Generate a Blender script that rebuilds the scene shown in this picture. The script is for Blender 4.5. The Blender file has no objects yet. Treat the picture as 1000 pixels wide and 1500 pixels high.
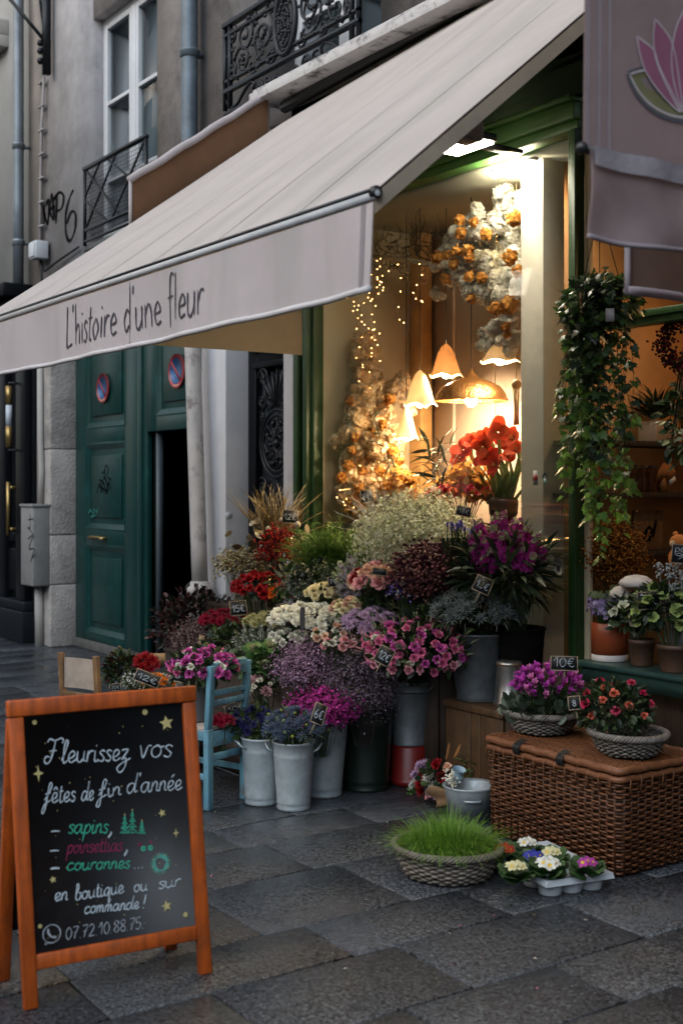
import bpy, math, random
import numpy as np
from mathutils import Vector, Matrix, Euler

# ------------------------------------------------------------------ camera, sky, sun, exposure
SC = bpy.context.scene
COL = SC.collection
R = math.radians
YAW = 55.71
EYE = 1.6
FPX = 1824.0
cam_d = bpy.data.cameras.new('camera')
cam = bpy.data.objects.new('camera', cam_d)
COL.objects.link(cam)
cam.location = (0, 0, EYE)
cam.rotation_euler = (R(90), 0, R(YAW))
cam_d.sensor_fit = 'HORIZONTAL'
cam_d.sensor_width = 24.0
cam_d.lens = FPX * 24.0 / 1000.0
cam_d.shift_y = -0.036
cam_d.clip_start = 0.05
cam_d.clip_end = 3000
cam_d.dof.use_dof = True
cam_d.dof.focus_distance = 6.3
cam_d.dof.aperture_fstop = 2.6
SC.camera = cam

SUN_EL, SUN_ROT = 32.0, 200.0
world = bpy.data.worlds.new('World')
SC.world = world
world.use_nodes = True
wn = world.node_tree
wn.nodes.clear()
sky = wn.nodes.new('ShaderNodeTexSky')
sky.sky_type = 'NISHITA'
sky.sun_disc = False
sky.sun_elevation = R(SUN_EL)
sky.sun_rotation = R(SUN_ROT)
sky.air_density = 1.2
sky.dust_density = 3.0
hsv = wn.nodes.new('ShaderNodeHueSaturation')       # overcast: the cloud takes most of the blue out
hsv.inputs['Saturation'].default_value = 0.72
bg = wn.nodes.new('ShaderNodeBackground')
bg.inputs['Strength'].default_value = 0.085
wo = wn.nodes.new('ShaderNodeOutputWorld')
wn.links.new(sky.outputs[0], hsv.inputs['Color'])
wn.links.new(hsv.outputs[0], bg.inputs['Color'])
wn.links.new(bg.outputs[0], wo.inputs['Surface'])

sun_d = bpy.data.lights.new('sun', 'SUN')
sun_d.energy = 1.25
sun_d.angle = R(50)
sun_d.color = (0.86, 0.93, 1.0)
sun = bpy.data.objects.new('sun', sun_d)
COL.objects.link(sun)
sun.rotation_euler = (R(47), 0, R(34))

SC.view_settings.view_transform = 'Standard'
SC.view_settings.look = 'None'
SC.view_settings.exposure = 0.82
SC.view_settings.gamma = 1.0
SC.render.film_transparent = False
SC.cycles.max_bounces = 7
SC.cycles.diffuse_bounces = 3
SC.cycles.glossy_bounces = 3
SC.cycles.transparent_max_bounces = 10
SC.cycles.transmission_bounces = 4
SC.cycles.caustics_reflective = False
SC.cycles.caustics_refractive = False
SC.cycles.sample_clamp_indirect = 3.0
SC.cycles.use_denoising = True

# ------------------------------------------------------------------ picking points: a pixel of the photograph on a known plane
FW = Vector((-math.sin(R(YAW)), math.cos(R(YAW)), 0))
RT = Vector((math.cos(R(YAW)), math.sin(R(YAW)), 0))
def at(px, py, X=None, Y=None, Z=None, D=None):
    r = FW + RT * ((px - 500) / FPX) + Vector((0, 0, (714 - py) / FPX))
    if D is not None: k = D
    elif Y is not None: k = Y / r.y
    elif X is not None: k = X / r.x
    else: k = (Z - EYE) / r.z
    return Vector((0, 0, EYE)) + r * k
def depth(p): return (Vector(p) - Vector((0, 0, EYE))).dot(FW)
def pxm(p): return depth(p) / FPX             # metres in one pixel there

# ------------------------------------------------------------------ mesh builder
ORG = {}
class MB:
    def __init__(self):
        self.v = []; self.f = []; self.c = []; self.n = 0; self.col = (0.5, 0.5, 0.5)
    def add(self, V, F, col=None):
        V = np.asarray(V, dtype=np.float64).reshape(-1, 3)
        col = self.col if col is None else col
        C = np.empty((len(V), 3)); C[:] = np.asarray(col, dtype=np.float64)
        if isinstance(F, np.ndarray): F = [F]
        else:
            d = {}
            for q in F: d.setdefault(len(q), []).append(q)
            F = [np.array(a, dtype=np.int64) for a in d.values()]
        for a in F: self.f.append(a + self.n)
        self.v.append(V); self.c.append(C); self.n += len(V)
    def many(self, T, M, cols=None):
        """template T=(V,F,[C]) copied by an array of 4x4 matrices"""
        V, F = np.asarray(T[0], float), np.asarray(T[1])
        M = np.asarray(M, float)
        if len(M) == 0: return
        k, n = len(M), len(V)
        P = np.einsum('kij,nj->kni', M[:, :3, :3], V) + M[:, None, :3, 3]
        FF = (F[None] + (np.arange(k) * n)[:, None, None]).reshape(-1, F.shape[1])
        if cols is None: cols = np.tile(np.asarray(self.col, float), (k, 1))
        C = np.repeat(np.asarray(cols, float)[:, None, :], n, 1)
        if len(T) > 2: C = C * np.asarray(T[2], float)[None]
        self.f.append(FF + self.n); self.v.append(P.reshape(-1, 3)); self.c.append(C.reshape(-1, 3)); self.n += k * n
    def bx(self, x0, x1, y0, y1, z0, z1, col=None):
        V = [(x0,y0,z0),(x1,y0,z0),(x1,y1,z0),(x0,y1,z0),(x0,y0,z1),(x1,y0,z1),(x1,y1,z1),(x0,y1,z1)]
        self.add(V, np.array([(0,3,2,1),(4,5,6,7),(0,1,5,4),(1,2,6,5),(2,3,7,6),(3,0,4,7)]), col)
    def obox(self, c, s, M=None, col=None):
        x, y, z = s[0]/2, s[1]/2, s[2]/2
        V = np.array([(-x,-y,-z),(x,-y,-z),(x,y,-z),(-x,y,-z),(-x,-y,z),(x,-y,z),(x,y,z),(-x,y,z)])
        if M is not None: V = V @ np.array(M.to_3x3()).T
        self.add(V + np.array(c), np.array([(0,3,2,1),(4,5,6,7),(0,1,5,4),(1,2,6,5),(2,3,7,6),(3,0,4,7)]), col)
    def bar(self, a, b, w, h, up=(0,0,1), col=None):
        a, b, up = Vector(a), Vector(b), Vector(up)
        d = (b - a); L = d.length; d.normalize()
        s = d.cross(up); s.normalize(); u = s.cross(d)
        M = Matrix((s, d, u)).transposed()
        self.obox((a + b) / 2, (w, L, h), M, col)
    def tube(self, pts, r, n=6, col=None, closed=False, cap=True):
        P = np.array([tuple(p) for p in pts], float); k = len(P)
        rr = np.full(k, r) if np.isscalar(r) else np.asarray(r, float)
        T = np.empty_like(P)
        if closed: T = np.roll(P, -1, 0) - np.roll(P, 1, 0)
        else:
            T[1:-1] = P[2:] - P[:-2]; T[0] = P[1] - P[0]; T[-1] = P[-1] - P[-2]
        T /= np.maximum(np.linalg.norm(T, axis=1), 1e-9)[:, None]
        ref = np.array((0., 0, 1)) if abs(T[0][2]) < .9 else np.array((1., 0, 0))
        U = np.empty_like(P); u = ref - T[0] * ref.dot(T[0]); u /= np.linalg.norm(u)
        for i in range(k):
            u = u - T[i] * u.dot(T[i]); q = np.linalg.norm(u)
            u = u / q if q > 1e-6 else np.array((1., 0, 0))
            U[i] = u
        W = np.cross(T, U)
        a = np.arange(n) * 2 * np.pi / n
        V = P[:, None] + rr[:, None, None] * (np.cos(a)[None, :, None] * U[:, None] + np.sin(a)[None, :, None] * W[:, None])
        V = V.reshape(-1, 3)
        F = []
        i = np.arange(k if closed else k - 1)[:, None]; j = np.arange(n)[None]
        i2 = (i + 1) % k; j2 = (j + 1) % n
        F = np.stack([i * n + j + 0 * j2, i * n + j2, i2 * n + j2, i2 * n + j + 0 * j2], -1).reshape(-1, 4)
        Fs = [F]
        if cap and not closed and n in (3, 4):
            Fs += [np.array([list(range(n))[::-1]]), np.array([[(k - 1) * n + q for q in range(n)]])]
        elif cap and not closed:
            c0, c1 = len(V), len(V) + 1
            V = np.vstack([V, P[0], P[-1]])
            Fs.append(np.array([(c0, (q + 1) % n, q) for q in range(n)] + [(c1, (k - 1) * n + q, (k - 1) * n + (q + 1) % n) for q in range(n)]))
        n0 = self.n
        V = np.asarray(V); C = np.empty((len(V), 3)); C[:] = np.asarray(self.col if col is None else col, float)
        for a_ in Fs: self.f.append(a_ + n0)
        self.v.append(V); self.c.append(C); self.n += len(V)
    def lathe(self, prof, c=(0,0,0), n=24, col=None, sx=1, sy=1, M=None):
        k = len(prof); a = np.arange(n) * 2 * np.pi / n
        V = np.array([[(r * math.cos(t) * sx, r * math.sin(t) * sy, z) for t in a] for r, z in prof]).reshape(-1, 3)
        if M is not None: V = V @ np.array(M.to_3x3()).T
        i = np.arange(k - 1)[:, None]; j = np.arange(n)[None]; j2 = (j + 1) % n
        F = np.stack([i * n + j, i * n + j2, (i + 1) * n + j2, (i + 1) * n + j + 0 * j2], -1).reshape(-1, 4)
        self.add(V + np.array(c), F, col)
    def grid(self, fn, nu, nv, col=None):
        V = np.array([[tuple(fn(i / nu, j / nv)) for j in range(nv + 1)] for i in range(nu + 1)]).reshape(-1, 3)
        i = np.arange(nu)[:, None]; j = np.arange(nv)[None]; w = nv + 1
        F = np.stack([i * w + j, (i + 1) * w + j, (i + 1) * w + j + 1, i * w + j + 1], -1).reshape(-1, 4)
        self.add(V, F, col)
    def sphere(self, c, r, n=8, col=None, s=(1,1,1)):
        prof = [(max(r * math.sin(math.pi * i / n), 1e-5), -r * math.cos(math.pi * i / n)) for i in range(n + 1)]
        k = len(prof); m = n * 2; a = np.arange(m) * 2 * np.pi / m
        V = np.array([[(q * math.cos(t) * s[0], q * math.sin(t) * s[1], z * s[2]) for t in a] for q, z in prof]).reshape(-1, 3)
        i = np.arange(k - 1)[:, None]; j = np.arange(m)[None]; j2 = (j + 1) % m
        self.add(V + np.array(c), np.stack([i*m+j, i*m+j2, (i+1)*m+j2, (i+1)*m+j+0*j2], -1).reshape(-1, 4), col)
    def poly(self, pts, col=None):
        self.add(pts, [list(range(len(pts)))], col)
    def slab(self, pts, d, col=None):
        """a flat outline pushed along d: front, back and rim"""
        n = len(pts); A = [Vector(p) for p in pts]; d = Vector(d)
        V = A + [p + d for p in A]
        F = [list(range(n)), list(range(2 * n - 1, n - 1, -1))] + [(i, (i + 1) % n, n + (i + 1) % n, n + i) for i in range(n)]
        self.add([tuple(p) for p in V], F, col)
    def build(self, name, mat, parent=None, smooth=False, bevel=0.0, local=False):
        me = bpy.data.meshes.new(name)
        if self.n:
            V = np.vstack(self.v); C = np.vstack(self.c)
            if parent is not None and not local:
                V = V - np.array(ORG.get(parent.name, (0, 0, 0)))
            loops = np.concatenate([a.ravel() for a in self.f]).astype(np.int32)
            tot = np.concatenate([np.full(len(a), a.shape[1]) for a in self.f]).astype(np.int32)
            start = np.concatenate([[0], np.cumsum(tot)[:-1]]).astype(np.int32)
            me.vertices.add(len(V)); me.vertices.foreach_set('co', V.astype(np.float32).ravel())
            me.loops.add(len(loops)); me.loops.foreach_set('vertex_index', loops)
            me.polygons.add(len(tot)); me.polygons.foreach_set('loop_start', start); me.polygons.foreach_set('loop_total', tot)
            if smooth: me.polygons.foreach_set('use_smooth', np.ones(len(tot), dtype=bool))
            at_ = me.attributes.new('Col', 'FLOAT_COLOR', 'POINT')
            at_.data.foreach_set('color', np.hstack([C, np.ones((len(C), 1))]).astype(np.float32).ravel())
            me.update(calc_edges=True); me.validate()
        me.materials.append(mat)
        if name is None: return me
        o = bpy.data.objects.new(name, me)
        COL.objects.link(o)
        if parent is not None:
            o.parent = parent; ORG[o.name] = ORG.get(parent.name, (0, 0, 0))
        if bevel:
            b = o.modifiers.new('bevel', 'BEVEL'); b.width = bevel; b.segments = 2; b.limit_method = 'ANGLE'
        return o
    def mesh(self, name, mat, smooth=False):
        o = self.build(name, mat, None, smooth); me = o.data
        bpy.data.objects.remove(o); return me

def thing(name, label, cat, loc=(0,0,0), group=None):
    o = bpy.data.objects.new(name, None); COL.objects.link(o)
    o.location = loc; o.empty_display_size = .05
    o['label'] = label; o['category'] = cat
    if group: o['group'] = group
    ORG[o.name] = tuple(loc)
    return o
def tag(o, label, cat, group=None):
    o['label'] = label; o['category'] = cat
    if group: o['group'] = group
    return o
def struct(o): o['kind'] = 'structure'; return o
def inst(name, me, parent, loc, rot=None, s=1.0):
    """a part that shares mesh data; loc is a world point"""
    o = bpy.data.objects.new(name, me); COL.objects.link(o); o.parent = parent
    o.location = Vector(loc) - Vector(ORG.get(parent.name, (0, 0, 0)))
    if rot is not None: o.rotation_euler = rot
    o.scale = (s, s, s) if np.isscalar(s) else s
    return o
def copy_tree(o, parent=None):
    c = o.copy(); COL.objects.link(c); c.parent = parent
    for ch in list(o.children): copy_tree(ch, c)
    return c
def face_dir(n, spin=0.0):
    """euler that turns +Z onto n"""
    q = Vector(n).to_track_quat('Z', 'Y')
    return (q.to_matrix() @ Matrix.Rotation(spin, 3, 'Z')).to_euler()

# ------------------------------------------------------------------ materials
MATS = {}
def mat(name, col=(.5,.5,.5), rough=.6, metal=0., var=.15, scale=6., bump=0., bscale=60., attr=False, transl=0., spec=.5, stain=None, coat=0., rvar=0.):
    """principled with an uneven colour; attr: colour of the mesh's own 'Col'; stain: (colour, scale, amount)"""
    if name in MATS: return MATS[name]
    m = bpy.data.materials.new(name); m.use_nodes = True; MATS[name] = m
    t = m.node_tree; N = t.nodes; L = t.links; N.clear()
    out = N.new('ShaderNodeOutputMaterial'); p = N.new('ShaderNodeBsdfPrincipled')
    tc = N.new('ShaderNodeTexCoord')
    if attr:
        a = N.new('ShaderNodeAttribute'); a.attribute_name = 'Col'; csock = a.outputs['Color']
    else:
        rgb = N.new('ShaderNodeRGB'); rgb.outputs[0].default_value = (*col, 1); csock = rgb.outputs[0]
    if var:
        nz = N.new('ShaderNodeTexNoise'); nz.inputs['Scale'].default_value = scale; nz.inputs['Detail'].default_value = 6
        nz.inputs['Roughness'].default_value = .65
        L.new(tc.outputs['Object'], nz.inputs['Vector'])
        mr = N.new('ShaderNodeMapRange'); mr.inputs['From Min'].default_value = .3; mr.inputs['From Max'].default_value = .7
        mr.inputs['To Min'].default_value = 1 - var; mr.inputs['To Max'].default_value = 1 + var
        L.new(nz.outputs['Fac'], mr.inputs['Value'])
        mx = N.new('ShaderNodeVectorMath'); mx.operation = 'SCALE'
        L.new(csock, mx.inputs[0]); L.new(mr.outputs[0], mx.inputs['Scale']); csock = mx.outputs[0]
    if stain:
        s2 = N.new('ShaderNodeTexNoise'); s2.inputs['Scale'].default_value = stain[1]; s2.inputs['Detail'].default_value = 9
        s2.inputs['Roughness'].default_value = .7
        L.new(tc.outputs['Object'], s2.inputs['Vector'])
        cr = N.new('ShaderNodeMapRange'); cr.inputs['From Min'].default_value = .52; cr.inputs['From Max'].default_value = .68
        cr.inputs['To Max'].default_value = stain[2]
        L.new(s2.outputs['Fac'], cr.inputs['Value'])
        mm = N.new('ShaderNodeMix'); mm.data_type = 'RGBA'
        L.new(cr.outputs[0], mm.inputs[0]); L.new(csock, mm.inputs[6]); mm.inputs[7].default_value = (*stain[0], 1)
        csock = mm.outputs[2]
    L.new(csock, p.inputs['Base Color'])
    p.inputs['Roughness'].default_value = rough; p.inputs['Metallic'].default_value = metal
    p.inputs['Specular IOR Level'].default_value = spec
    if coat: p.inputs['Coat Weight'].default_value = coat; p.inputs['Coat Roughness'].default_value = .15
    if rvar:
        n3 = N.new('ShaderNodeTexNoise'); n3.inputs['Scale'].default_value = scale * 1.7; n3.inputs['Detail'].default_value = 5
        L.new(tc.outputs['Object'], n3.inputs['Vector'])
        m3 = N.new('ShaderNodeMapRange'); m3.inputs['From Min'].default_value = .35; m3.inputs['From Max'].default_value = .65
        m3.inputs['To Min'].default_value = max(rough - rvar, .03); m3.inputs['To Max'].default_value = min(rough + rvar, 1)
        L.new(n3.outputs['Fac'], m3.inputs['Value']); L.new(m3.outputs[0], p.inputs['Roughness'])
    if bump:
        nb = N.new('ShaderNodeTexNoise'); nb.inputs['Scale'].default_value = bscale; nb.inputs['Detail'].default_value = 4
        L.new(tc.outputs['Object'], nb.inputs['Vector'])
        b = N.new('ShaderNodeBump'); b.inputs['Strength'].default_value = bump; b.inputs['Distance'].default_value = .01
        L.new(nb.outputs['Fac'], b.inputs['Height']); L.new(b.outputs[0], p.inputs['Normal'])
    if transl:
        tr = N.new('ShaderNodeBsdfTranslucent'); L.new(csock, tr.inputs['Color'])
        ms = N.new('ShaderNodeMixShader'); ms.inputs[0].default_value = transl
        L.new(p.outputs[0], ms.inputs[1]); L.new(tr.outputs[0], ms.inputs[2]); L.new(ms.outputs[0], out.inputs['Surface'])
    else: L.new(p.outputs[0], out.inputs['Surface'])
    return m
def emit(name, col, s):
    if name in MATS: return MATS[name]
    m = bpy.data.materials.new(name); m.use_nodes = True; MATS[name] = m
    N = m.node_tree.nodes; N.clear()
    e = N.new('ShaderNodeEmission'); e.inputs[0].default_value = (*col, 1); e.inputs[1].default_value = s
    o = N.new('ShaderNodeOutputMaterial'); m.node_tree.links.new(e.outputs[0], o.inputs[0])
    return m
def glass_mat(name, tint=(1,1,1), refl=1.0, rough=0.0):
    """thin pane: clear, with a fresnel reflection"""
    m = bpy.data.materials.new(name); m.use_nodes = True; MATS[name] = m
    t = m.node_tree; N = t.nodes; N.clear()
    tr = N.new('ShaderNodeBsdfTransparent'); tr.inputs[0].default_value = (*tint, 1)
    gl = N.new('ShaderNodeBsdfGlossy'); gl.inputs['Roughness'].default_value = rough
    lw = N.new('ShaderNodeLayerWeight'); lw.inputs['Blend'].default_value = .5
    pw = N.new('ShaderNodeMath'); pw.operation = 'POWER'; pw.inputs[1].default_value = 5.0; t.links.new(lw.outputs['Facing'], pw.inputs[0])
    fr = N.new('ShaderNodeMath'); fr.operation = 'MULTIPLY_ADD'; fr.inputs[1].default_value = .9; fr.inputs[2].default_value = .018; t.links.new(pw.outputs[0], fr.inputs[0])
    mu = N.new('ShaderNodeMath'); mu.operation = 'MULTIPLY'; mu.inputs[1].default_value = refl
    mx = N.new('ShaderNodeMixShader'); o = N.new('ShaderNodeOutputMaterial')
    t.links.new(fr.outputs[0], mu.inputs[0]); t.links.new(mu.outputs[0], mx.inputs[0])
    t.links.new(tr.outputs[0], mx.inputs[1]); t.links.new(gl.outputs[0], mx.inputs[2]); t.links.new(mx.outputs[0], o.inputs[0])
    return m

def grain(m, vec=(60, 60, 3), amt=.35):
    """long streaks along one axis: wood grain, brush marks"""
    t = m.node_tree; N = t.nodes; L = t.links; p = next(n for n in N if n.type == 'BSDF_PRINCIPLED'); src = p.inputs['Base Color'].links[0].from_socket
    tc = N.new('ShaderNodeTexCoord'); mp = N.new('ShaderNodeMapping'); mp.inputs['Scale'].default_value = vec
    nz = N.new('ShaderNodeTexNoise'); nz.inputs['Scale'].default_value = 1.; nz.inputs['Detail'].default_value = 5
    mr = N.new('ShaderNodeMapRange'); mr.inputs['From Min'].default_value = .35; mr.inputs['From Max'].default_value = .65; mr.inputs['To Min'].default_value = 1 - amt; mr.inputs['To Max'].default_value = 1 + amt * .6
    sc = N.new('ShaderNodeVectorMath'); sc.operation = 'SCALE'
    L.new(tc.outputs['Object'], mp.inputs[0]); L.new(mp.outputs[0], nz.inputs['Vector']); L.new(nz.outputs['Fac'], mr.inputs['Value']); L.new(src, sc.inputs[0]); L.new(mr.outputs[0], sc.inputs['Scale']); L.new(sc.outputs[0], p.inputs['Base Color'])
    return m
PETAL = mat('petal', attr=True, rough=.6, var=.12, scale=30, transl=.22, spec=.25)
LEAF = mat('leaf', attr=True, rough=.42, var=.25, scale=18, transl=.18, spec=.4)
SPRIG = mat('sprig', attr=True, rough=.75, var=.15, scale=25, transl=.1, spec=.2)
M_STUCCO = mat('stucco', (.45,.435,.445), .9, var=.28, scale=2.0, bump=.6, bscale=70, stain=((.19,.17,.165), 1.1, .65))
M_CREAMWALL = mat('cream_render', (.42,.40,.37), .9, var=.1, scale=1.5, bump=.3, bscale=120, stain=((.30,.29,.28), .6, .4))
M_BEIGE = mat('beige_render', (.33,.29,.255), .9, var=.18, scale=2.5, bump=.45, bscale=120, stain=((.2,.18,.16), 1.5, .5))
M_ROUGHCAST = mat('roughcast', (.35,.325,.32), .95, var=.2, scale=3, bump=.9, bscale=160, stain=((.13,.12,.12), 1.6, .8))
M_WHITEPAINT = mat('white_wall_paint', (.53,.53,.55), .7, var=.07, scale=4, bump=.15, bscale=50, stain=((.34,.33,.33), 2.2, .35))
M_STONE = mat('pilaster_stone', (.38,.35,.325), .88, var=.22, scale=5, bump=.9, bscale=38, stain=((.17,.15,.135), 3.0, .8))
M_ZINC_PIPE = mat('zinc_pipe', (.22,.25,.28), .45, metal=.5, var=.18, scale=5, stain=((.12,.13,.15), 3, .5))
M_BLUE_PIPE = mat('blue_grey_pipe', (.13,.165,.20), .5, metal=.3, var=.25, scale=6, stain=((.06,.075,.09), 4, .6))
M_GREENDOOR = mat('green_gloss_paint', (.0025,.033,.029), .38, var=.12, scale=3, bump=.12, bscale=25, stain=((.008,.075,.07), 5, .5))
M_GREENSHADED = mat('green_frame_shaded', (.016,.055,.013), .45, var=.2, scale=5, bump=.15, bscale=40)  # frame green darkened: shade put into the colour of jambs and stall front
M_GREENLIT = mat('green_frame_lit', (.035,.105,.022), .42, var=.15, scale=5, bump=.15, bscale=40)  # same green kept lighter, as the lamps light the head beam
M_DARKGREEN = mat('dark_fascia_paint', (.004,.006,.004), .9, spec=0., var=.2, scale=4)
M_BLACK = mat('black_paint', (.006,.007,.009), .42, var=.25, scale=5, bump=.08, bscale=30, spec=.12)
M_IRON = mat('wrought_iron', (.010,.012,.016), .45, metal=.4, var=.3, scale=20)
M_WINFRAME = mat('white_window_frame', (.55,.57,.60), .5, var=.06)
M_UNLIT = mat('unlit_black', (.003,.003,.003), .9, var=.1)  # flat black carries the darkness of unlit spaces
M_WOOD = mat('brown_wood', (.16,.085,.035), .6, var=.35, scale=9, bump=.25, bscale=50)
M_DARKWOOD = mat('dark_wood', (.035,.02,.011), .7, var=.35, scale=9, bump=.2)
M_PALEWOOD = mat('pale_wood', (.30,.21,.13), .7, var=.3, scale=12, bump=.2)
grain(M_WOOD); grain(M_DARKWOOD); grain(M_PALEWOOD); grain(M_GREENDOOR, (25, 25, 1.5), .2)
M_ZINC = mat('galvanised_zinc', (.40,.455,.48), .46, metal=.35, var=.16, scale=14, bump=.06, bscale=40, stain=((.20,.24,.26), 9, .6), rvar=.1)
M_ZINCDARK = mat('dull_zinc', (.13,.145,.155), .5, metal=.5, var=.22, scale=12, bump=.08, stain=((.05,.055,.06), 8, .7))
M_DARKPOT = mat('dark_green_plastic', (.008,.016,.012), .35, var=.15)
M_BLACKPLASTIC = mat('black_plastic', (.008,.008,.009), .4, var=.15)
M_SLATE = mat('slate_board', (.006,.008,.011), .6, var=.4, scale=10)
M_CHALK = mat('chalk_white', (.45,.50,.55), .9, var=.22, scale=60)
# ------------------------------------------------------------------ ground
rng = np.random.default_rng(7); random.seed(7)
def granite():
    m = bpy.data.materials.new('wet_granite'); m.use_nodes = True
    t = m.node_tree; N = t.nodes; L = t.links; N.clear()
    out = N.new('ShaderNodeOutputMaterial'); p = N.new('ShaderNodeBsdfPrincipled'); tc = N.new('ShaderNodeTexCoord')
    a = N.new('ShaderNodeAttribute'); a.attribute_name = 'Col'
    n1 = N.new('ShaderNodeTexNoise'); n1.inputs['Scale'].default_value = 70; n1.inputs['Detail'].default_value = 4; n1.inputs['Roughness'].default_value = 1.0
    n2 = N.new('ShaderNodeTexNoise'); n2.inputs['Scale'].default_value = 1.7; n2.inputs['Detail'].default_value = 6
    n3 = N.new('ShaderNodeTexVoronoi'); n3.inputs['Scale'].default_value = 115
    for q in (n1, n2, n3): L.new(tc.outputs['Object'], q.inputs['Vector'])
    r1 = N.new('ShaderNodeMapRange'); r1.inputs['From Min'].default_value = .38; r1.inputs['From Max'].default_value = .62
    r1.inputs['To Min'].default_value = .2; r1.inputs['To Max'].default_value = 2.1
    L.new(n1.outputs['Fac'], r1.inputs['Value'])
    r3 = N.new('ShaderNodeMapRange'); r3.inputs['From Min'].default_value = .0; r3.inputs['From Max'].default_value = .9
    r3.inputs['To Min'].default_value = .15; r3.inputs['To Max'].default_value = 2.1
    L.new(n3.outputs['Color'], r3.inputs['Value'])
    r2 = N.new('ShaderNodeMapRange'); r2.inputs['From Min'].default_value = .35; r2.inputs['From Max'].default_value = .65
    r2.inputs['To Min'].default_value = .82; r2.inputs['To Max'].default_value = 1.14
    L.new(n2.outputs['Fac'], r2.inputs['Value'])
    m1 = N.new('ShaderNodeMath'); m1.operation = 'MULTIPLY'; L.new(r1.outputs[0], m1.inputs[0]); L.new(r3.outputs[0], m1.inputs[1])
    m2 = N.new('ShaderNodeMath'); m2.operation = 'MULTIPLY'; L.new(m1.outputs[0], m2.inputs[0]); L.new(r2.outputs[0], m2.inputs[1])
    sc = N.new('ShaderNodeVectorMath'); sc.operation = 'SCALE'; L.new(a.outputs['Color'], sc.inputs[0]); L.new(m2.outputs[0], sc.inputs['Scale'])
    L.new(sc.outputs[0], p.inputs['Base Color'])
    rr = N.new('ShaderNodeMapRange'); rr.inputs['From Min'].default_value = .38; rr.inputs['From Max'].default_value = .62
    rr.inputs['To Min'].default_value = .10; rr.inputs['To Max'].default_value = .30
    L.new(n2.outputs['Fac'], rr.inputs['Value']); L.new(rr.outputs[0], p.inputs['Roughness'])
    nb = N.new('ShaderNodeMath'); nb.operation = 'ADD'
    n4 = N.new('ShaderNodeTexNoise'); n4.inputs['Scale'].default_value = 14; n4.inputs['Detail'].default_value = 3; L.new(tc.outputs['Object'], n4.inputs['Vector'])
    L.new(n1.outputs['Fac'], nb.inputs[0]); L.new(n4.outputs['Fac'], nb.inputs[1])
    b = N.new('ShaderNodeBump'); b.inputs['Strength'].default_value = .65; b.inputs['Distance'].default_value = .006
    L.new(nb.outputs[0], b.inputs['Height']); L.new(b.outputs[0], p.inputs['Normal'])
    L.new(p.outputs[0], out.inputs['Surface'])
    return m
b = MB(); b.bx(-400, 400, -400, 400, -.3, -.06)
struct(b.build('ground', mat('ground_earth', (.03,.03,.032), .8)))
b = MB(); b.bx(-17, 3.5, -4, 6.2, -.055, -.009)
struct(b.build('paving_bed', mat('joint_mortar', (.006,.0055,.005), 1, var=.3, scale=30)))
b = MB()
xs = [-3.05, -3.49, -3.83, -4.38, -4.81, -5.14]
while xs[-1] > -16.5: xs.append(xs[-1] - [.46, .35, .53, .43, .36][len(xs) % 5])
up = [-3.05]
while up[-1] < 3: up.append(up[-1] + [.45, .35, .55, .43][len(up) % 4])
xs = sorted(set(up + xs))
known = {-3.49: (2.60, 3.39), -3.83: (3.16, 3.95), -4.38: (2.275, 2.95), -4.81: (2.85, 3.6), -5.14: (2.76, 3.5), -3.05: (2.93, 3.7)}
for i in range(len(xs) - 1):
    x0, x1 = xs[i], xs[i + 1]
    ys = None
    for k, (p, q) in known.items():
        if abs(k - x0) < .01: ys = [p, q]
    if ys is None: ys = [2.3 + random.random() * .7]; ys.append(ys[0] + .72)
    while ys[0] > -4: ys.insert(0, ys[0] - random.choice((.62, .72, .8, .9)))
    while ys[-1] < 5.6: ys.append(ys[-1] + random.choice((.62, .72, .8)))
    for j in range(len(ys) - 1):
        y0, y1 = ys[j], ys[j + 1]
        g = .005; e = .003; dz = random.uniform(-.0012, .0012)
        v = random.uniform(.95, 1.05) * .038
        c = (v * .88, v * .98, v * 1.13) if random.random() < .8 else (v * .91, v * .98, v * 1.09)
        o = [(x0 + g, y0 + g), (x1 - g, y0 + g), (x1 - g, y1 - g), (x0 + g, y1 - g)]
        n_ = [(x0 + g + e, y0 + g + e), (x1 - g - e, y0 + g + e), (x1 - g - e, y1 - g - e), (x0 + g + e, y1 - g - e)]
        V = [(p[0], p[1], -.03) for p in o] + [(p[0], p[1], dz - .003) for p in o] + [(p[0], p[1], dz) for p in n_]
        F = [(8, 9, 10, 11)] + [(4 + q, 4 + (q + 1) % 4, 8 + (q + 1) % 4, 8 + q) for q in range(4)] + [(q, (q + 1) % 4, 4 + (q + 1) % 4, 4 + q) for q in range(4)]
        b.add(V, F, c)
struct(b.build('pavement', granite()))

# ------------------------------------------------------------------ unseen house row added across the street to shade it and show in the glass
hr = thing('added_opposite_house', 'grey stone house row on the far side of the narrow street', 'building', (-10, -7.5, 0))
b = MB(); b.bx(-45, 25, -9.5, -7.5, -.05, 5.2); b.build('wall', mat('grey_ashlar', (.30,.295,.29), .9, var=.15, scale=1), hr)
b = MB(); b.bx(-30, -13, -9.6, -7.6, 5.2, 11); b.build('wall', MATS['grey_ashlar'], hr)  # section raised to block the bright reflection in the shop glass
for z in (1.2,):
    for x in range(-30, 12, 3): b = MB(); b.bx(x, x + 1.2, -7.52, -7.46, z, z + 2.1); b.build('window', mat('far_window', (.03,.035,.04), .15), hr)

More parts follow.
